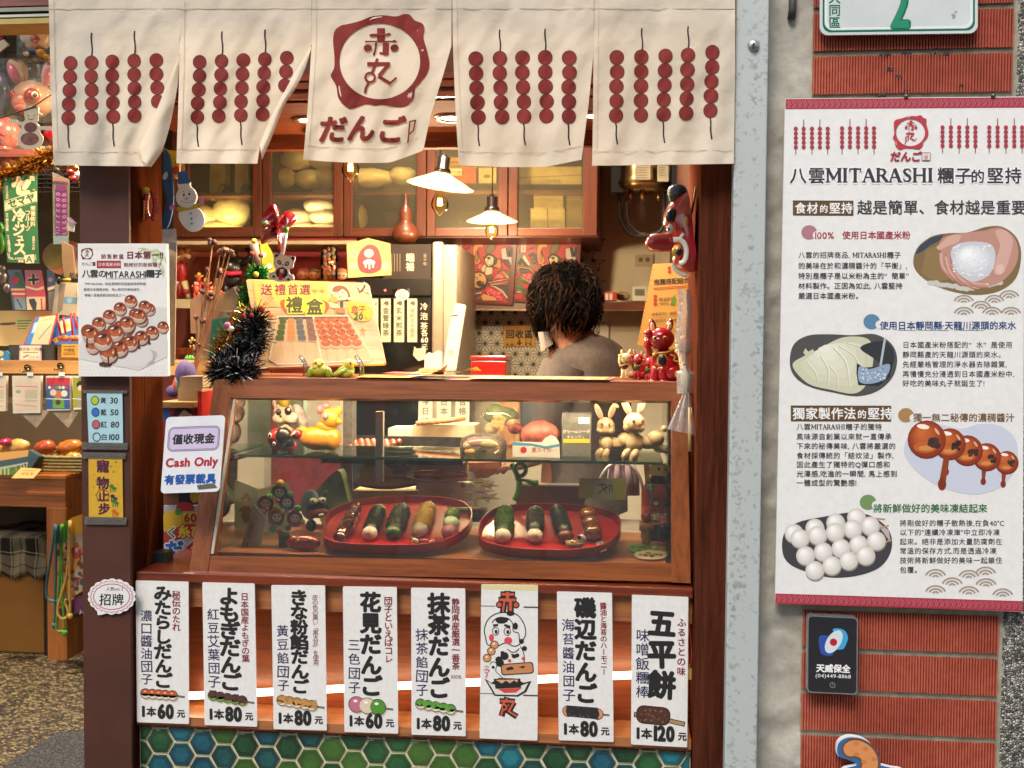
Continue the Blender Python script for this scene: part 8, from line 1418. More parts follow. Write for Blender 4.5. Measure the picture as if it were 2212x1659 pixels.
toy('green_frog_toy','bright green round toy at the left edge beside the banner','toy',.5,[('o','body',-2,525,14,26,mat('#2f7a1c',.3,.08,12,coat=.4)),('o','head',-2,492,12,14,mat('#3a8a22',.3,.08,12,coat=.4))])
MB().box(-3,at(190,470,.95).x,.95,.96,at(60,720,.95).z,at(60,405,.95).z,mat('#4a4020',.7,.2,5)).build('olive_cabinet',None,'dark olive glazed cabinet behind the banner and octopus packet','cabinet')
yr0,yr1=.5,.9;b=MB();za=at(60,335,yr0).z;zc=at(60,402,yr0).z
MB().box(-2.2,at(185,330,.52).x,.52,.9,at(60,338,.52).z,at(60,321,.52).z,W_RED).build('toy_beam',None,'reddish wooden beam under the hanging toys','beam')
for i in range(40):x=at(185,350,yr0).x-i*.03;b.tube([V((x,yr0,za-.03)),V((x,yr1,za-.03))],.0014,BLACK,4);b.tube([V((x,yr0,za-.03)),V((x,yr0+.02,zc))],.0014,BLACK,4)
for i in range(7):b.tube([V((-1.95,yr0,za-.03-i*.012)),V((at(185,350,yr0).x,yr0,za-.03-i*.012))],.0016,BLACK,4);b.tube([V((-1.95,yr0+.05*i,za-.03)),V((at(185,350,yr0+.05*i).x,yr0+.05*i,za-.03))],.0014,BLACK,4)
b.build('wire_rack',None,'black wire rack under the beam in the souvenir shop','rack')
b=MB();tinsel(b,[at(-15,388,.42),at(40,372,.42),at(80,350,.42),at(120,335,.42),at(132,330,.42)],.03,3600,[mat('#c98a2c',.25,0,metal=.9),mat('#a8641c',.25,0,metal=.9),mat('#dcb060',.2,0,metal=.9)],.02);tinsel(b,[at(140,352,.44),at(175,372,.44),at(186,385,.44)],.024,700,[mat('#b57a2c',.25,0,metal=.9),mat('#8a5a1c',.25,0,metal=.9)],.02);b.build('gold_tinsel_garland',None,'sparkling gold tinsel garland swagged across the souvenir shop','tinsel')
s=Sheet(p=at(50,480,.4),n=V((.0,-1,.05)));kf=.864*220/1141;f2=lambda x,y:(x*kf,380*.864+y*kf);s.T=f2
FG,FCr=mat('#1f5a2a',.8,.08,12),ink('#cdb183');s.board([(35,330),(480,290),(478,900),(505,1450),(95,1430),(60,1000)],.002,FG);s.l=.0004
s.text('lettering','セ',280,440,260,FCr,bold=.08,align='c',rot=.0,shear=0);s.poly('band',[(60,635),(478,505),(480,645),(62,770)],FCr);s.line('band',[(74,645),(464,525),(466,640),(76,755)],6,FG,True)
for c,x,y in(('セ',160,665),('マ',275,630),('ヤ',395,595)):s.text('lettering',c,x,y,120,FG,bold=.05,align='c',rot=-.28)
for c,x,y,z_ in(('冷',245,820,180),('!',240,930,120),('ジ',240,1010,170),('ュ',262,1105,120),('ー',250,1170,110),('ス',255,1255,180)):s.text('lettering',c,x,y,z_,FCr,bold=.035,align='c')if c!='ー' else s.line('lettering',[(248,1130),(252,1190)],22,FCr)
s.text('lettering','フルーツ',362,790,80,FCr,vert=True,bold=.02,step=66);s.text('lettering','榮養飲料',428,730,68,FCr,vert=True,bold=.02,step=68);s.text('lettering','衛生滋養',92,880,42,FCr,vert=True,bold=.02,step=42);s.text('lettering','ヤマ食糧冷菓部',105,1090,36,FCr,vert=True,bold=.02,step=32,rot=-.1);s.text('lettering','長岡市今町',435,1110,38,FCr,vert=True,bold=.02,step=36)
for x in(80,98):s.line('lettering',[(x,440),(x+3,610)],8,FCr);s.line('lettering',[(x,790),(x+3,850)],8,FCr);s.line('lettering',[(x+18,1310),(x+34,1380)],8,FCr)
for x in(440,460):s.line('lettering',[(x,1330),(x+6,1400)],8,FCr);s.line('lettering',[(x-10,480),(x-8,500)],8,FCr)
s.text('lettering','田',418,345,66,FCr,bold=.03,align='c');s.text('lettering','TEL.AOMORI',225,1380,36,FCr,bold=.03,align='c');s.text('lettering','青森',270,1415,36,FCr,bold=.03,align='c');s.poly('lettering',[(310,1340),(440,1325),(445,1440),(330,1445)],FCr);s.text('lettering','A',378,1385,120,FG,bold=.02,align='c')
s.T=None;s.done('green_juice_flag','green cloth banner with cream Japanese lettering for cold juice','banner')
g2=lambda P:[f2(x,y)for x,y in P]
s=Sheet(Y=.36);s.board(g2([(680,260),(895,360),(885,1200),(690,1195)]),.003,clear('#e9dcc6',1.5,.15,30,.06));s.l=.002;s.poly('toy',g2([(722,430),(860,420),(868,560),(862,1080),(730,1085)]),mat('#6a2a50',.35,.2,20,.4))
for i in range(8):
 for x in(752,832):s.ring('toy',[f2(*p)for p in oval(x,545+i*70+(12 if x>800 else 0),14,12,12)],[f2(*p)for p in oval(x,545+i*70+(12 if x>800 else 0),24,21,12)],ink('#b56a96'));
 s.line('toy',g2([(726,500+i*75),(795,520+i*75),(862,505+i*75)]),3,ink('#3a1a40'))
s.poly('card',g2([(690,1090),(885,1085),(880,1195),(695,1195)]),ink('#6a7a74'));s.poly('card',g2([(685,330),(890,345),(890,380),(685,375)]),ink('#8a5a4a'));s.done('octopus_arm_toy','purple suckered octopus arm toy in long clear packet','toy')
toy('red_bow','dark red ribbon bow with white snowflake by the pillar top','bow',.3,[('o','bow',152,372,9,7,RB3,30),('o','bow',168,378,10,8,RB3,-20),('o','bow',160,386,8,7,RB2,10,4),('~','snowflake',[(162,372),(176,384)],.8,WHT,14),('~','snowflake',[(176,372),(162,384)],.8,WHT,14),('~','snowflake',[(160,378),(178,378)],.8,WHT,14),('~','snowflake',[(169,368),(169,388)],.8,WHT,14)])
s=Sheet(Y=.52);s.board(oval(142,557,50,38,36,.15),.004,mat('#b5603c',.6,.06,20));s.l=.0004;s.disc('print',119,553,25,mat('#7a6424',.6,.1,40),29,.2);s.poly('print',smooth([(140,545),(160,530),(172,560),(165,590),(145,592)],4,True),ink('#c9a07a'));s.disc('print',178,550,14,ink('#b5504a'),24);s.done('round_paper_fan','round orange paper fan behind the octopus packet','fan')
s=Sheet(Y=.33);s.board(g2([(798,1150),(940,1220),(985,1640),(830,1620),(805,1400)]),.003,mat('#a57a4a',.7,.06));s.l=.0003;s.text('lettering','紙風船',170-3,597,12,INKB,bold=.03,align='c',rot=.25);s.text('lettering','$35',177,621,11,INKB,bold=.03,align='c',rot=.2);s.done('kraft_price_tag','brown kraft price tag hanging in front of the fan','tag')
toy('watermelon_ball','small striped green and yellow ball under the paper fan','ball',.5,[('o','ball',144,592,10,8,mat('#2a6a1c',.35,.25,60,coat=.4)),('o','base',144,604,10,5,mat('#b5a02a',.4)),('o','dark',127,606,6,9,mat('#14120f',.3,coat=.5))])
h3=lambda x,y:(x*.864*220/1073,(660+y*220/1073)*.864)
Ys=.78
def h3p(P):return[h3(x,y)for x,y in P]
s=Sheet(Y=Ys+.06);s.board(h3p([(-60,570),(700,570),(700,990),(-60,1000)]),.01,mat('#c9a96a',.7,.05,8));s.l=.0004;s.poly('branch',h3p([(0,720),(60,715),(190,710),(190,735),(100,745),(0,745)]),ink('#5a4226'));s.poly('note',h3p([(190,655),(405,655),(400,800),(205,825)]),ink('#b5b068'))
for i in range(4):s.line('note',h3p([(210,695+i*32),(380-i*20,690+i*32)]),2.2,ink('#3a6a34' if i<3 else '#a8402a'))
s.done('cream_display_board','cream card display board with a green note and printed twig','display board')
for i,(P,c,kind,lab)in enumerate((([(85,70),(250,70),(310,270),(325,560),(160,560)],'#2a2c4a','a','balsa plane packet with red disc on green and navy flag, left one'),([(300,75),(500,75),(550,400),(555,560),(330,560)],'#a81f28','b','balsa plane packet with black cross on red, middle one'),([(570,70),(650,50),(680,250),(640,560),(590,560)],'#1d2038','c','navy balsa plane packet partly hidden, right one'))):
 s=Sheet(p=at(60,600,Ys+.0-.01*i),n=V((0,-1,.1)));s.T=h3;s.board(P,.004,mat(c,.35,.05,coat=.5));s.l=.0003
 if kind=='a':s.poly('print',[(175,90),(240,100),(300,290),(200,290)],ink('#2a5a2c'));s.disc('print',185,195,48,ink('#b52a32'));s.poly('print',[(130,295),(305,295),(310,410),(165,410)],ink('#b53a34'));s.poly('print',[(133,300),(306,300),(307,322),(138,322)],FCr);s.poly('print',[(145,352),(310,352),(311,376),(150,376)],FCr);s.poly('print',[(160,410),(312,410),(322,558),(190,558)],ink('#6a7a7c'));s.line('print',[(205,430),(270,540)],14,ink('#2a2a2c'))
 if kind=='b':
  s.poly('print',[(310,265),(450,300),(530,270),(535,305),(450,325),(312,290)],FCr)
  for P2,m_ in(([(390,120),(422,120),(426,252),(394,252)],1),([(338,178),(474,172),(474,206),(340,212)],1)):s.line('print',P2,12,FCr,True)
  for P2 in([(390,120),(422,120),(426,252),(394,252)],[(338,178),(474,172),(474,206),(340,212)]):s.poly('print',P2,INKB)
  s.poly('print',[(320,400),(550,400),(553,560),(330,560)],ink('#b5a07a'));s.poly('print',[(350,430),(420,420),(450,480),(440,560),(400,560),(360,480)],ink('#2c2a2c'));s.line('print',[(505,420),(510,560)],22,ink('#a8392a'))
 if kind=='c':s.disc('print',615,190,26,ink('#8a8a94'));s.disc('print',615,190,15,ink('#a8303a'));s.poly('print',[(580,290),(670,260),(668,300),(585,325)],FCr);s.poly('print',[(590,340),(660,330),(640,560),(595,560)],ink('#7a6a54'))
 s.T=None;s.done('plane_packet',lab,'toy packet','balsa plane packets in the souvenir shop')
toy('silver_pot','dull silver beckoning pot at the left edge behind the plane packets','figurine',Ys,[('o','body',4,600,15,18,mat('#8a8478',.25,.05,metal=.7)),('o','body',15,622,9,12,mat('#8a8478',.25,.05,metal=.7)),('o','body',3,580,11,10,mat('#8a8478',.25,.05,metal=.7))])
s=Sheet(p=at(155,650,.7),n=V((-.15,-1,.1)));s.T=h3;s.board([(680,215),(940,230),(945,640),(635,610)],.004,mat('#b5a07a',.4,.05,coat=.3));s.l=.0003;s.poly('print',[(780,400),(945,410),(945,490),(770,480)],ink('#6a8a94'));s.disc('print',845,445,34,ink('#8aa8b0'));s.poly('print',[(720,240),(800,240),(770,480),(760,560),(700,610)],ink('#8a7250'));s.T=None;s.done('plane_packet','large plain balsa plane packet with blue stripe by the pillar','toy packet','balsa plane packets in the souvenir shop')
s=Sheet(p=at(95,755,.62),n=V((-.1,-1,.4)));s.T=h3;s.board([(430,640),(690,615),(600,990),(285,985)],.004,mat('#b5332a',.45,.05));s.l=.0003;s.poly('print',[(440,650),(480,648),(385,980),(300,980)],ink('#2a7ab0'));s.poly('print',[(420,720),(470,700),(430,830),(380,850)],ink('#b5c4cc'));s.poly('print',[(480,648),(684,625),(590,980),(375,980)],ink('#cfc08a'));s.line('print',[(620,740),(470,920)],10,ink('#7a6a4a'));s.line('print',[(520,690),(650,660)],8,ink('#b59a3a'));s.T=None;s.done('plane_kit_card','red and blue plane kit card lying in the dark tray','toy packet')
s=Sheet(p=at(145,770,.64),n=V((.1,-1,.3)));s.T=h3;s.board([(690,690),(800,640),(945,650),(945,980),(600,985)],.004,mat('#2a5a9a',.45,.1,30));s.l=.0003;s.poly('print',[(720,700),(860,660),(900,800),(740,850)],ink('#c9b890'));s.poly('print',[(630,930),(680,890),(720,930),(680,970)],ink('#c98a3a'));s.disc('print',800,760,40,ink('#b5a43a'));s.T=None;s.done('picture_card','blue picture card with cream and yellow print by the pillar','card')
for i,(x0,y0,x1,y1)in enumerate(((690,610,745,880),(770,640,800,850),(862,600,890,880),(905,600,940,800))):
 toy('red_top_handle','thin red handled top stick leaning in the tray, '+['leftmost','second','third','rightmost'][i]+' of four','toy',.56,[('~','stick',[h3(x0,y0),h3((x0+x1)/2,(y0+y1)/2),h3(x1,y1)],2.6,mat('#b01a1c',.35,.05)),('o','base',h3(x1,920)[0],h3(x1,905)[1],9,7,mat('#b5602c',.5,.1))],'red stick toys in the tray')
s=Sheet(Y=.55);s.board(h3p([(105,985),(645,985),(645,1195),(105,1195)]),.12,mat('#2a261c',.7,.08));s.done('dark_display_tray','dark display tray holding plane kits','tray')
s=Sheet(Y=.54);s.board(h3p([(235,990),(500,990),(503,1178),(232,1178)]),.002,mat('#a889a0',.5,.02));s.l=.0003;s.poly('face',h3p([(250,1000),(485,1000),(487,1165),(247,1165)]),ink('#c9bb9a'));s.text('lettering','橡膠動力飛機',*h3(370,1040),8.2,INKB,bold=.02,align='c');s.text('lettering','NT$ 80',*h3(415,1135),7,ink('#a8302a'),align='c');s.line('lettering',h3p([(280,1080),(465,1080)]),1.6,ink('#4a4234'));s.line('lettering',h3p([(280,1140),(350,1110)]),3,ink('#6a4a2a'));s.done('rubber_plane_label','cream label with lilac rim on the dark display tray','label')
s=Sheet(Y=.53);s.board(h3p([(750,975),(950,975),(950,1140),(748,1135)]),.002,mat('#b5862a',.6,.05));s.l=.0003;s.text('lettering','竹蜻蜓',*h3(845,1050),8,ink('#4a3418'),bold=.02,align='c');[s.line('lettering',h3p([(770,y),(920,y)]),1.5,ink('#6a4a1e'))for y in(1005,1085,1105)];s.done('orange_price_label','orange handwritten label on the tray by the pillar','label')
s=Sheet(Y=.56);s.board(h3p([(700,985),(950,985),(950,1190),(700,1190)]),.1,mat('#6a4a20',.7));s.done('wooden_display_tray','brown display tray with red felt bottom by the pillar','tray')
s=Sheet(Y=.54);s.board(h3p([(-40,1060),(75,1060),(105,1090),(105,1190),(-40,1190)]),.08,mat('#2a6a8a',.5));s.l=.0003;s.disc('print',*h3(10,1090),6,ink('#c9b06a'));s.disc('print',*h3(25,1165),3,PAPER);s.done('blue_book_stack','stack of blue picture books at the left edge of the shelf','books')
za=at(80,779,.5).z;zb3=at(80,807,.5).z;ra=MB().box(-1.9,XP,.5,.53,zb3,za,wood('#8f5a2a','#c08a4a','x')).box(-1.9,XP,.531,1.0,za-.02,za-.001,W_TABLE);ro=ra.build('souvenir_shelf',None,'orange brown wooden shelf edge with metal hooks in the souvenir shop','shelf')
for px,py in((60,794),(131,790),(-30,798)):
 c=at(px,py,.495);MB().lathe(c,[(.0,-.005),(.008,-.004),(.009,.004)],mat('#9a8a6a',.15,.05,metal=.95),16,M90).tube([c+V((0,-.004,-.008)),c+V((0,-.03,-.012)),c+V((0,-.034,-.006))],.002,mat('#9a8a6a',.2,0,metal=.9),6).build('hook',ro)
for i,(x0,x1,y1,c,lab,tail)in enumerate(((-30,13,888,'#c9a890','pale pink packet hanging at the left edge under the shelf',0),(26,88,892,'#cdb9a0','pale packet with green print hanging under the shelf, second',1),(99,152,886,'#a8323a','red and blue packet of animal cards hanging under the shelf, third',1),(174-18,182,884,'#9a8a2a','yellow green packet hanging under the shelf beside the pillar',0))):
 s=Sheet(p=at((x0+x1)/2,850,.47),n=V((0,-1,0)));s.board([(x0,812),(x1,812),(x1-1,y1),(x0+2,y1+1)],.012,mat('#d0bfa2',.4,.05,30,coat=.3));s.l=.0003;X=lambda u:x0+(x1-x0)*u
 if i<2:s.rect('print',X(.1),825,X(.9),885,ink('#cfb49a'));s.rect('print',X(.45),842,X(.88),868,ink('#b5a884'));s.disc('print',X(.22),846,6,ink('#7a9a74'),3.5);s.line('print',[(X(.12),834),(X(.9),836)],2,ink('#b5706a'));s.line('print',[(X(.1),874),(X(.85),878)],2,ink('#a5946a'))
 if i==2:s.rect('print',X(.02),816,X(.98),884,ink('#2a4a7a'));s.rect('print',X(.02),816,X(.98),832,ink('#b02a34'));[s.disc('print',X(.15+.14*j),837,3.4,ink(['#c9c4b0','#b5302c','#3a8a3a','#c9a43a'][j%4]))for j in range(6)];s.disc('print',X(.5),852,11,ink('#a8603c'),9);s.disc('print',X(.3),848,7,ink('#c9a890'));s.disc('print',X(.75),850,7,ink('#c9c0a0'));s.rect('print',X(.28),860,X(.75),882,ink('#5a8a3a'));s.disc('print',X(.5),869,6,ink('#4a2c20'))
 if i==3:s.rect('print',X(.05),816,X(.98),880,ink('#8a8a24'));s.disc('print',X(.7),832,9,INKB);s.disc('print',X(.68),838,6,ink('#c9b090'));s.rect('print',X(.4),856,X(.98),878,ink('#8a8270'))
 s.line('band',[(x0,861),(x1,863)],1.6,ink('#cfc4ae'));o=s.done('card_packet',lab,'packet','card packets hanging under the souvenir shelf')
 if tail:b=MB();b.add([at(x0+12,888,.475),at(x1+20,886,.475),at((x0+x1)/2+22,925,.475)],[[0,1,2]],mat('#9a8468',.3,.2,30,.8,coat=.5));b.build('film_tail',o)
 b=MB();c=at((x0+x1)/2+8,808,.468);b.box(c.x-.008,c.x+.008,c.y-.002,c.y,c.z-.005,c.z+.005,PAPER);b.build('price_sticker',o)
ft=atz(145,1428,0);YTB=ft.y
MB().box(-3.6,-1.6,YTB+.5,YTB+1.0,0,at(60,870,YTB+.5).z,mat('#4f4636',.6,.06,8)).build('grey_cabinet',None,'grey brown cabinet behind the snack basket','cabinet')
ft=atz(145,1428,0);YTB=ft.y;XTB=ft.x;zt2=at(100,1026,YTB).z
tb=empty('display_table',V((XTB-.4,YTB+.3,0)),'orange brown wooden display table in the souvenir shop','table')
MB().box(XTB-1.4,XTB,YTB,YTB+.9,zt2-.02,zt2,W_TABLE).build('table_top',tb,bevel=.003);za=at(100,1096,YTB).z
MB().box(XTB-1.4,XTB-.004,YTB+.004,YTB+.025,za,zt2-.021,W_TABLE).box(XTB-1.4,XTB-.003,YTB+.001,YTB+.0035,(za+zt2)/2-.02,(za+zt2)/2-.005,W_TABLE).build('apron',tb,bevel=.002)
MB().box(XTB-.03,XTB-.003,YTB+.026,YTB+.88,.0,zt2-.021,wood('#7d4117','#b06a2c','z',.9)).build('side_panel',tb);MB().box(XTB-.09,XTB-.002,YTB+.003,YTB+.0255,0,za-.001,wood('#7d4117','#b06a2c','z',1.1)).build('leg',tb,bevel=.002)
MB().box(XTB-1.4,XTB-.031,YTB+.6,YTB+.62,0,zt2-.022,mat('#15110d',.8)).build('back_board',tb)
WK_=mat('#8a7a4a',.6,.2,60,.5);Yk=YTB+.1;bk=empty('snack_basket',at(110,1015,Yk),'woven basket full of golden wrapped snacks on the table','basket');b=MB();k_=mpp(Yk)
x_0,x_1=at(40,1010,Yk).x,at(205,1010,Yk).x;zb4=zt2+.003
for j in range(5):b.tube(smooth([V((x_0,Yk+.35,zb4+.012+j*.014)),V((x_0-.01,Yk,zb4+.012+j*.014)),V((x_1+.01,Yk-.02,zb4+.012+j*.014)),V((x_1,Yk+.35,zb4+.012+j*.014))],14),.008,WK_,6)
for i in range(26):x=x_0+(x_1-x_0)*i/25;b.tube([V((x,Yk-.012+.012*(i%2),zb4)),V((x,Yk-.02+.012*((i+1)%2),zb4+.075))],.005,WK_,5)
b.build('weave',bk)
for i,(x,y,w_,h_,c,lab)in enumerate(((96,968,26,18,'#b5522c','orange snack packet standing at the back of the basket, left'),(88,985,30,14,'#c99a3a','yellow snack packet lying across the basket'),(150,968,32,20,'#c4702c','big orange snack packet with red dots at the back of the basket, right'),(108,1006,20,14,'#a87a5a','brown wafer packet at the front of the basket'),(158,995,22,20,'#c9a04a','twisted golden snack bag at the front right of the basket'),(30,968,40,20,'#cfa25a','golden snack bag at the left end of the basket'),(12,955,14,9,'#b52a5a','pink snack tag at the far left of the basket'),(178,1000,14,18,'#b5a890','pale snack packet against the pillar'))):
 b=MB();b.ell(at(x,y,Yk+.03+.02*(i%3)),(w_*k_,.03,h_*k_),mat(c,.25,.22,16,.8,coat=.6),Matrix.Rotation(rnd.uniform(-.3,.1),3,'Y'),18,10,fn=lambda d:1+.16*noise.noise(d*3.5+V((i,0,0))));b.build('snack_packet',None,lab,'snack packet','snack packets in the basket')
s=Sheet(p=at(40,1000,Yk-.1),n=V((.0,-1,.15)));s.board([(-30,995),(62,972),(85,985),(60,1022),(20,1026),(-30,1026)],.05,mat('#35505a',.5,.1,30));s.l=.0004;s.poly('print',[(-30,980),(62,972),(60,986),(-30,1000)],ink('#c4965a'));s.poly('print',[(-30,1010),(60,1002),(58,1026),(-30,1026)],ink('#5a7a2c'));s.line('print',[(0,1012),(60,1000)],4,ink('#a5b0ac'));[s.line('print',[(x,1012),(x,1026)],2.4,ink('#c9c0a0'))for x in(2,10,18)];s.text('print','おまけ',24,1014,13,ink('#d9d0b0'),bold=.06,rot=-.3);s.text('print','おまけ',24,1014,12,INKB,bold=.015,rot=-.3);s.done('snack_carton','printed snack carton with train picture in front of basket','carton')
s=Sheet(p=at(65,1016,Yk-.14),n=V((0,-1,.9)));s.board([(46,1010),(90,1013),(72,1033),(24,1033)],.001,mat('#c99a5a',.6,.05));s.l=.0005;s.text('lettering','NT$ 80',60,1023,8,INKB,bold=.02,align='c');s.line('lettering',[(50,1016),(78,1017)],1.4,ink('#a8603a'));s.done('snack_price_card','tan price card lying on the table edge in front of the basket','price card')
Yx=YTB+.08;bx_=MB().box(at(-60,1300,Yx).x,at(95,1300,Yx).x,Yx,Yx+.45,.004,at(60,1235,Yx).z,mat('#8f5f1e',.7,.1,5));bx_.box(at(95,1300,Yx).x,at(104,1300,Yx).x,Yx+.002,Yx+.45,.004,at(60,1237,Yx).z,mat('#1d1710',.7));bx_.build('storage_box',None,'ochre storage box with dark edge under the display table','box',bevel=.004)
q=NM('plaid');tc=q.n('ShaderNodeTexCoord');sp=q.n('ShaderNodeSeparateXYZ');q.l(tc.outputs['UV'],sp.inputs[0])
def plaid(img_axis,stops,rep):
 m1=q.n('ShaderNodeMath',operation='MULTIPLY',i1=rep);q.l(sp.outputs[img_axis],m1.inputs[0]);m2=q.n('ShaderNodeMath',operation='FRACT');q.l(m1.outputs[0],m2.inputs[0]);r=q.ramp(m2.outputs[0],stops);r.color_ramp.interpolation='CONSTANT';return r
st=[(0,'#8a8068'),(.1,'#2a261f'),(.14,'#8a8068'),(.32,'#16130f'),(.62,'#16130f'),(.72,'#c9bfa0'),(.75,'#16130f'),(.82,'#8a8068')]
ra,rb=plaid(0,st,3.2),plaid(1,st,2.4);mm=q.n('ShaderNodeMix',data_type='RGBA');mm.inputs[0].default_value=.5;q.l(ra.outputs[0],mm.inputs[6]);q.l(rb.outputs[0],mm.inputs[7]);q.l(mm.outputs[2],q.b.inputs['Base Color']);q.b.inputs['Roughness'].default_value=.95
def pcl(u,v):
 x=-60+166*u;y=1100+(1243-1100)*v;fr_=min(1,v/.55);Y=Yx+.30-.32*fr_;X=at(x,y,Yx).x
 zt_=at(60,1158,Yx).z+.015*noise.noise(V((u*4,v*4,1)))-.06*max(0,u-.85)*4
 return V((X,Y+.02*noise.noise(V((u*6,v*5,3))),zt_ if v<.55 else zt_-(zt_-at(60,1243,Yx).z)*(v-.55)/.45*(1-.06*math.sin(u*20))))
b=MB();b.grid(pcl,40,30,q.m);o=b.build('plaid_cloth',None,'grey and cream plaid cloth draped over the storage box','cloth');uv=o.data.uv_layers.new(name='uv')
for l_ in o.data.loops:uv.data[l_.index].uv=((l_.vertex_index%41)/40,(l_.vertex_index//41)/30)
MB().box(at(-60,1160,Yx).x,at(92,1160,Yx).x,Yx+.02,Yx+.42,at(60,1234,Yx).z,at(60,1162,Yx).z,mat('#2a2620',.8)).build('dark_bin',None,'dark bin hidden under the plaid cloth','bin')
for i,(dx,c,lab)in enumerate(((0,'#1d5a66','teal drawstring bag hanging furthest back on the table side'),(1,'#3f8a1c','green drawstring bag hanging in the middle on table side'),(2,'#c9962c','yellow drawstring bag with cartoon print nearest the pillar'))):
 Yb2=YTB-.05-.05*i;x0=121+i*14;y0=1128-i*8;xe=200;s=Sheet(p=at(x0,1200,Yb2),n=V((-.25,-1,0)));s.board([(x0,y0+14),(x0+4,y0+8),(xe,y0-8),(xe,1262),(x0+2,1310-i*8),(x0+6,y0+30)],.02,mat('#b5a890',.7,.1,20));s.l=.001
 s.poly('top',[(x0-1,y0+14),(x0+4,y0+7),(xe,y0-9),(xe,y0+34),(x0+3,y0+46)],mat(c,.8,.08,20))
 s.poly('bottom',[(x0+4,1316-i*10),(xe,1290-i*6),(xe,1326-i*6),(x0+6,1338-i*6)],mat(['#4a2a2c','#3a4a24','#5a2c4a'][i],.8))
 for j in range(46):s.disc('print',rnd.uniform(x0+6,min(xe-4,x0+44)),rnd.uniform(y0+58,1290),rnd.uniform(3,8),ink(rnd.choice(['#a84a24','#c98a34','#6a3420','#b5b0a4','#3a4a5a','#b52a2a'])),rnd.uniform(3,8),n=10)
 if i==2:s.text('lettering','Hari',172,1322,15,ink('#c9b8c4'),shear=.2);s.poly('print',[(172+6*(1 if k_%2==0 else .45)*math.sin(k_*math.pi/5),1190-6*(1 if k_%2==0 else .45)*math.cos(k_*math.pi/5))for k_ in range(10)],ink('#a81f24'))
 o=s.done('drawstring_bag',lab,'bag','drawstring bags on the table side');f5=lambda x,y:((100+x*140/465)*.864,(1160+y*500/1659)*.864)
 P_=[[(125,500),(100,700),(55,1000),(60,1110),(110,1138),(160,1132)],[(185,500),(175,760),(140,1300),(150,1385),(200,1385)],[(248,470),(225,900),(150,1180),(165,1270),(210,1280),(235,1230),(210,1150),(220,1120)]][i];Q_=[[(130,500),(130,900),(122,1330)],[(180,500),(185,1000),(205,1390)],[(252,470),(248,900),(252,1250)]][i]
 b=MB();CC=mat(['#3a6a74','#5a9a34','#c9a24a'][i],.7,.1,60)
 for L_ in(P_,Q_):b.tube([at(*f5(x,y),Yb2-.02)for x,y in smooth(L_,5)],.006,CC,6)
 x,y=Q_[-1];b.ell(at(*f5(x,y+10),Yb2-.02),(.012,.01,.014),CC);b.build('cord',o)
MTB=at(178,1600,0)
m1,m2,m3=atz(0,1650,0),atz(135,1592,0),atz(185,1583,0)
b=MB();P=[V((p.x,p.y,.003))for p in(atz(-30,1690,0),atz(118,1592,0),atz(150,1585,0),atz(330,1600,0),atz(330,2000,0),atz(-30,2000,0))]
b.prism(P,(0,0,.009),speckle('mat_fibre','#26262a','#3d3d40','#6a6a6c',260,.8,.95));b.build('door_mat',None,'dark grey speckled floor mat on the pebble floor','mat')
def ceil_lamp(X,Y,Z,e,lab):
 th=empty('ceiling_downlight',V((X,Y,Z)),lab,'downlight','round downlights in the timber ceiling');b=MB();b.lathe(V((X,Y,Z)),[(.045,.03),(.05,-.004),(.062,-.006),(.064,.03)],mat('#5a2b16',.35),28);b.build('trim_ring',th);b=MB();b.lathe(V((X,Y,Z)),[(0,-.001),(.045,-.001)],emi('#fff0d0',14),28);b.build('lens',th);lamp('downlight_beam','SPOT',V((X,Y,Z-.012)),e,(1,.83,.6),.04,th,math.radians(150))
ceil_lamp(-1.3,.25,2.3,80,'round downlight above the hanging toys in the souvenir shop');ceil_lamp(-2.35,YTB-.2,2.7,260,'round downlight above the snack table in the souvenir shop')
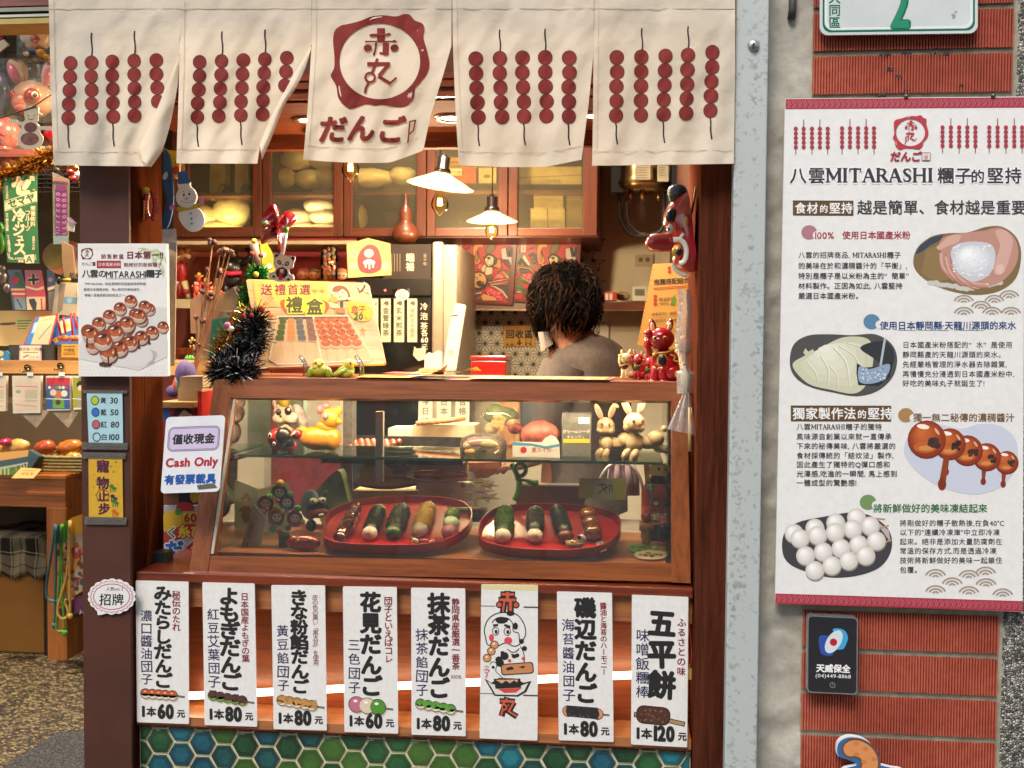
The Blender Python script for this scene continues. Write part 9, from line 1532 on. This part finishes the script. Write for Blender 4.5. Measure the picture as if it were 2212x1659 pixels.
ceil_lamp(-.35,.72,2.6,44,'added unseen downlight brightening the work counter left of the worker');ceil_lamp(.2,1.1,2.75,38,'added unseen downlight brightening the wall beside the cabinets');ceil_lamp(-.62,.9,2.6,85,'added unseen downlight brightening the toy shelves')  # unseen lamps, added to brighten the work counter, back wall and toy shelves
# ================================================================ street opposite (seen as reflections in the case glass)
MB().box(-30,30,-13,-4.2,-.1,-.02,mat('#4a4a4b',.9,.15,5,.3)).build('road',kind='structure')
ob=empty('opposite_building',V((0,-14,0)),'pale grey shophouse across the street with shuttered windows','building');OW=mat('#c9c7c0',.8,.08,3)
MB().box(-9,9,-15.5,-14,0,15,OW).build('wall',ob)
for i in range(7):
 for j in range(5):
  x,z=-7.6+i*2.4,.6+j*2.9;MB().box(x,x+1.6,-13.99,-13.95,z,z+1.9,mat('#4a5357',.15,.1,coat=.6)).build('window',ob)
for i in range(8):MB().box(-8.9+i*2.4,-8.5+i*2.4,-13.9,-13.3,0,15,mat('#8a7f78',.8,.1)).build('column',ob)
for tx,lab in((1.2,'street tree opposite the display case, right one'),(-2.6,'street tree opposite the pillar, left one')):
 t_=empty('street_tree',V((tx,-8,0)),lab,'tree','street trees opposite');b=MB();b.tube(smooth([V((tx,-8,0)),V((tx+.1,-8,1.6)),V((tx-.1,-8.1,4.2)),V((tx+.2,-8,7.2))],5),[.12]*5+[.1]*5+[.06]*6,mat('#4a3d30',.9,.2,20,.6),8)
 for k_ in range(7):a=k_*.9;b.tube([V((tx,-8,3.6+k_*.4)),V((tx+.7*math.cos(a),-8+.7*math.sin(a),4.4+k_*.4)),V((tx+1.3*math.cos(a),-8+1.3*math.sin(a),5+k_*.42))],[.04,.03,.012],mat('#4a3d30',.9,.2,20,.6),6)
 b.build('trunk',t_);b=MB();LV=[mat(h,.7,0)for h in('#26401c','#34521f','#1c3016')]
 for k_ in range(1800):
  a,r=rnd.random()*6.28,rnd.random()**.5*1.5;c=V((tx+r*math.cos(a),-8+r*math.sin(a),5.8+rnd.gauss(0,1)));d=V((rnd.gauss(0,1),rnd.gauss(0,1),rnd.gauss(0,1))).normalized()*.1;e=d.orthogonal()*.5;b.add([c-d,c+e,c+d,c-e],[[0,1,2,3]],rnd.choice(LV))
 b.build('crown',t_)
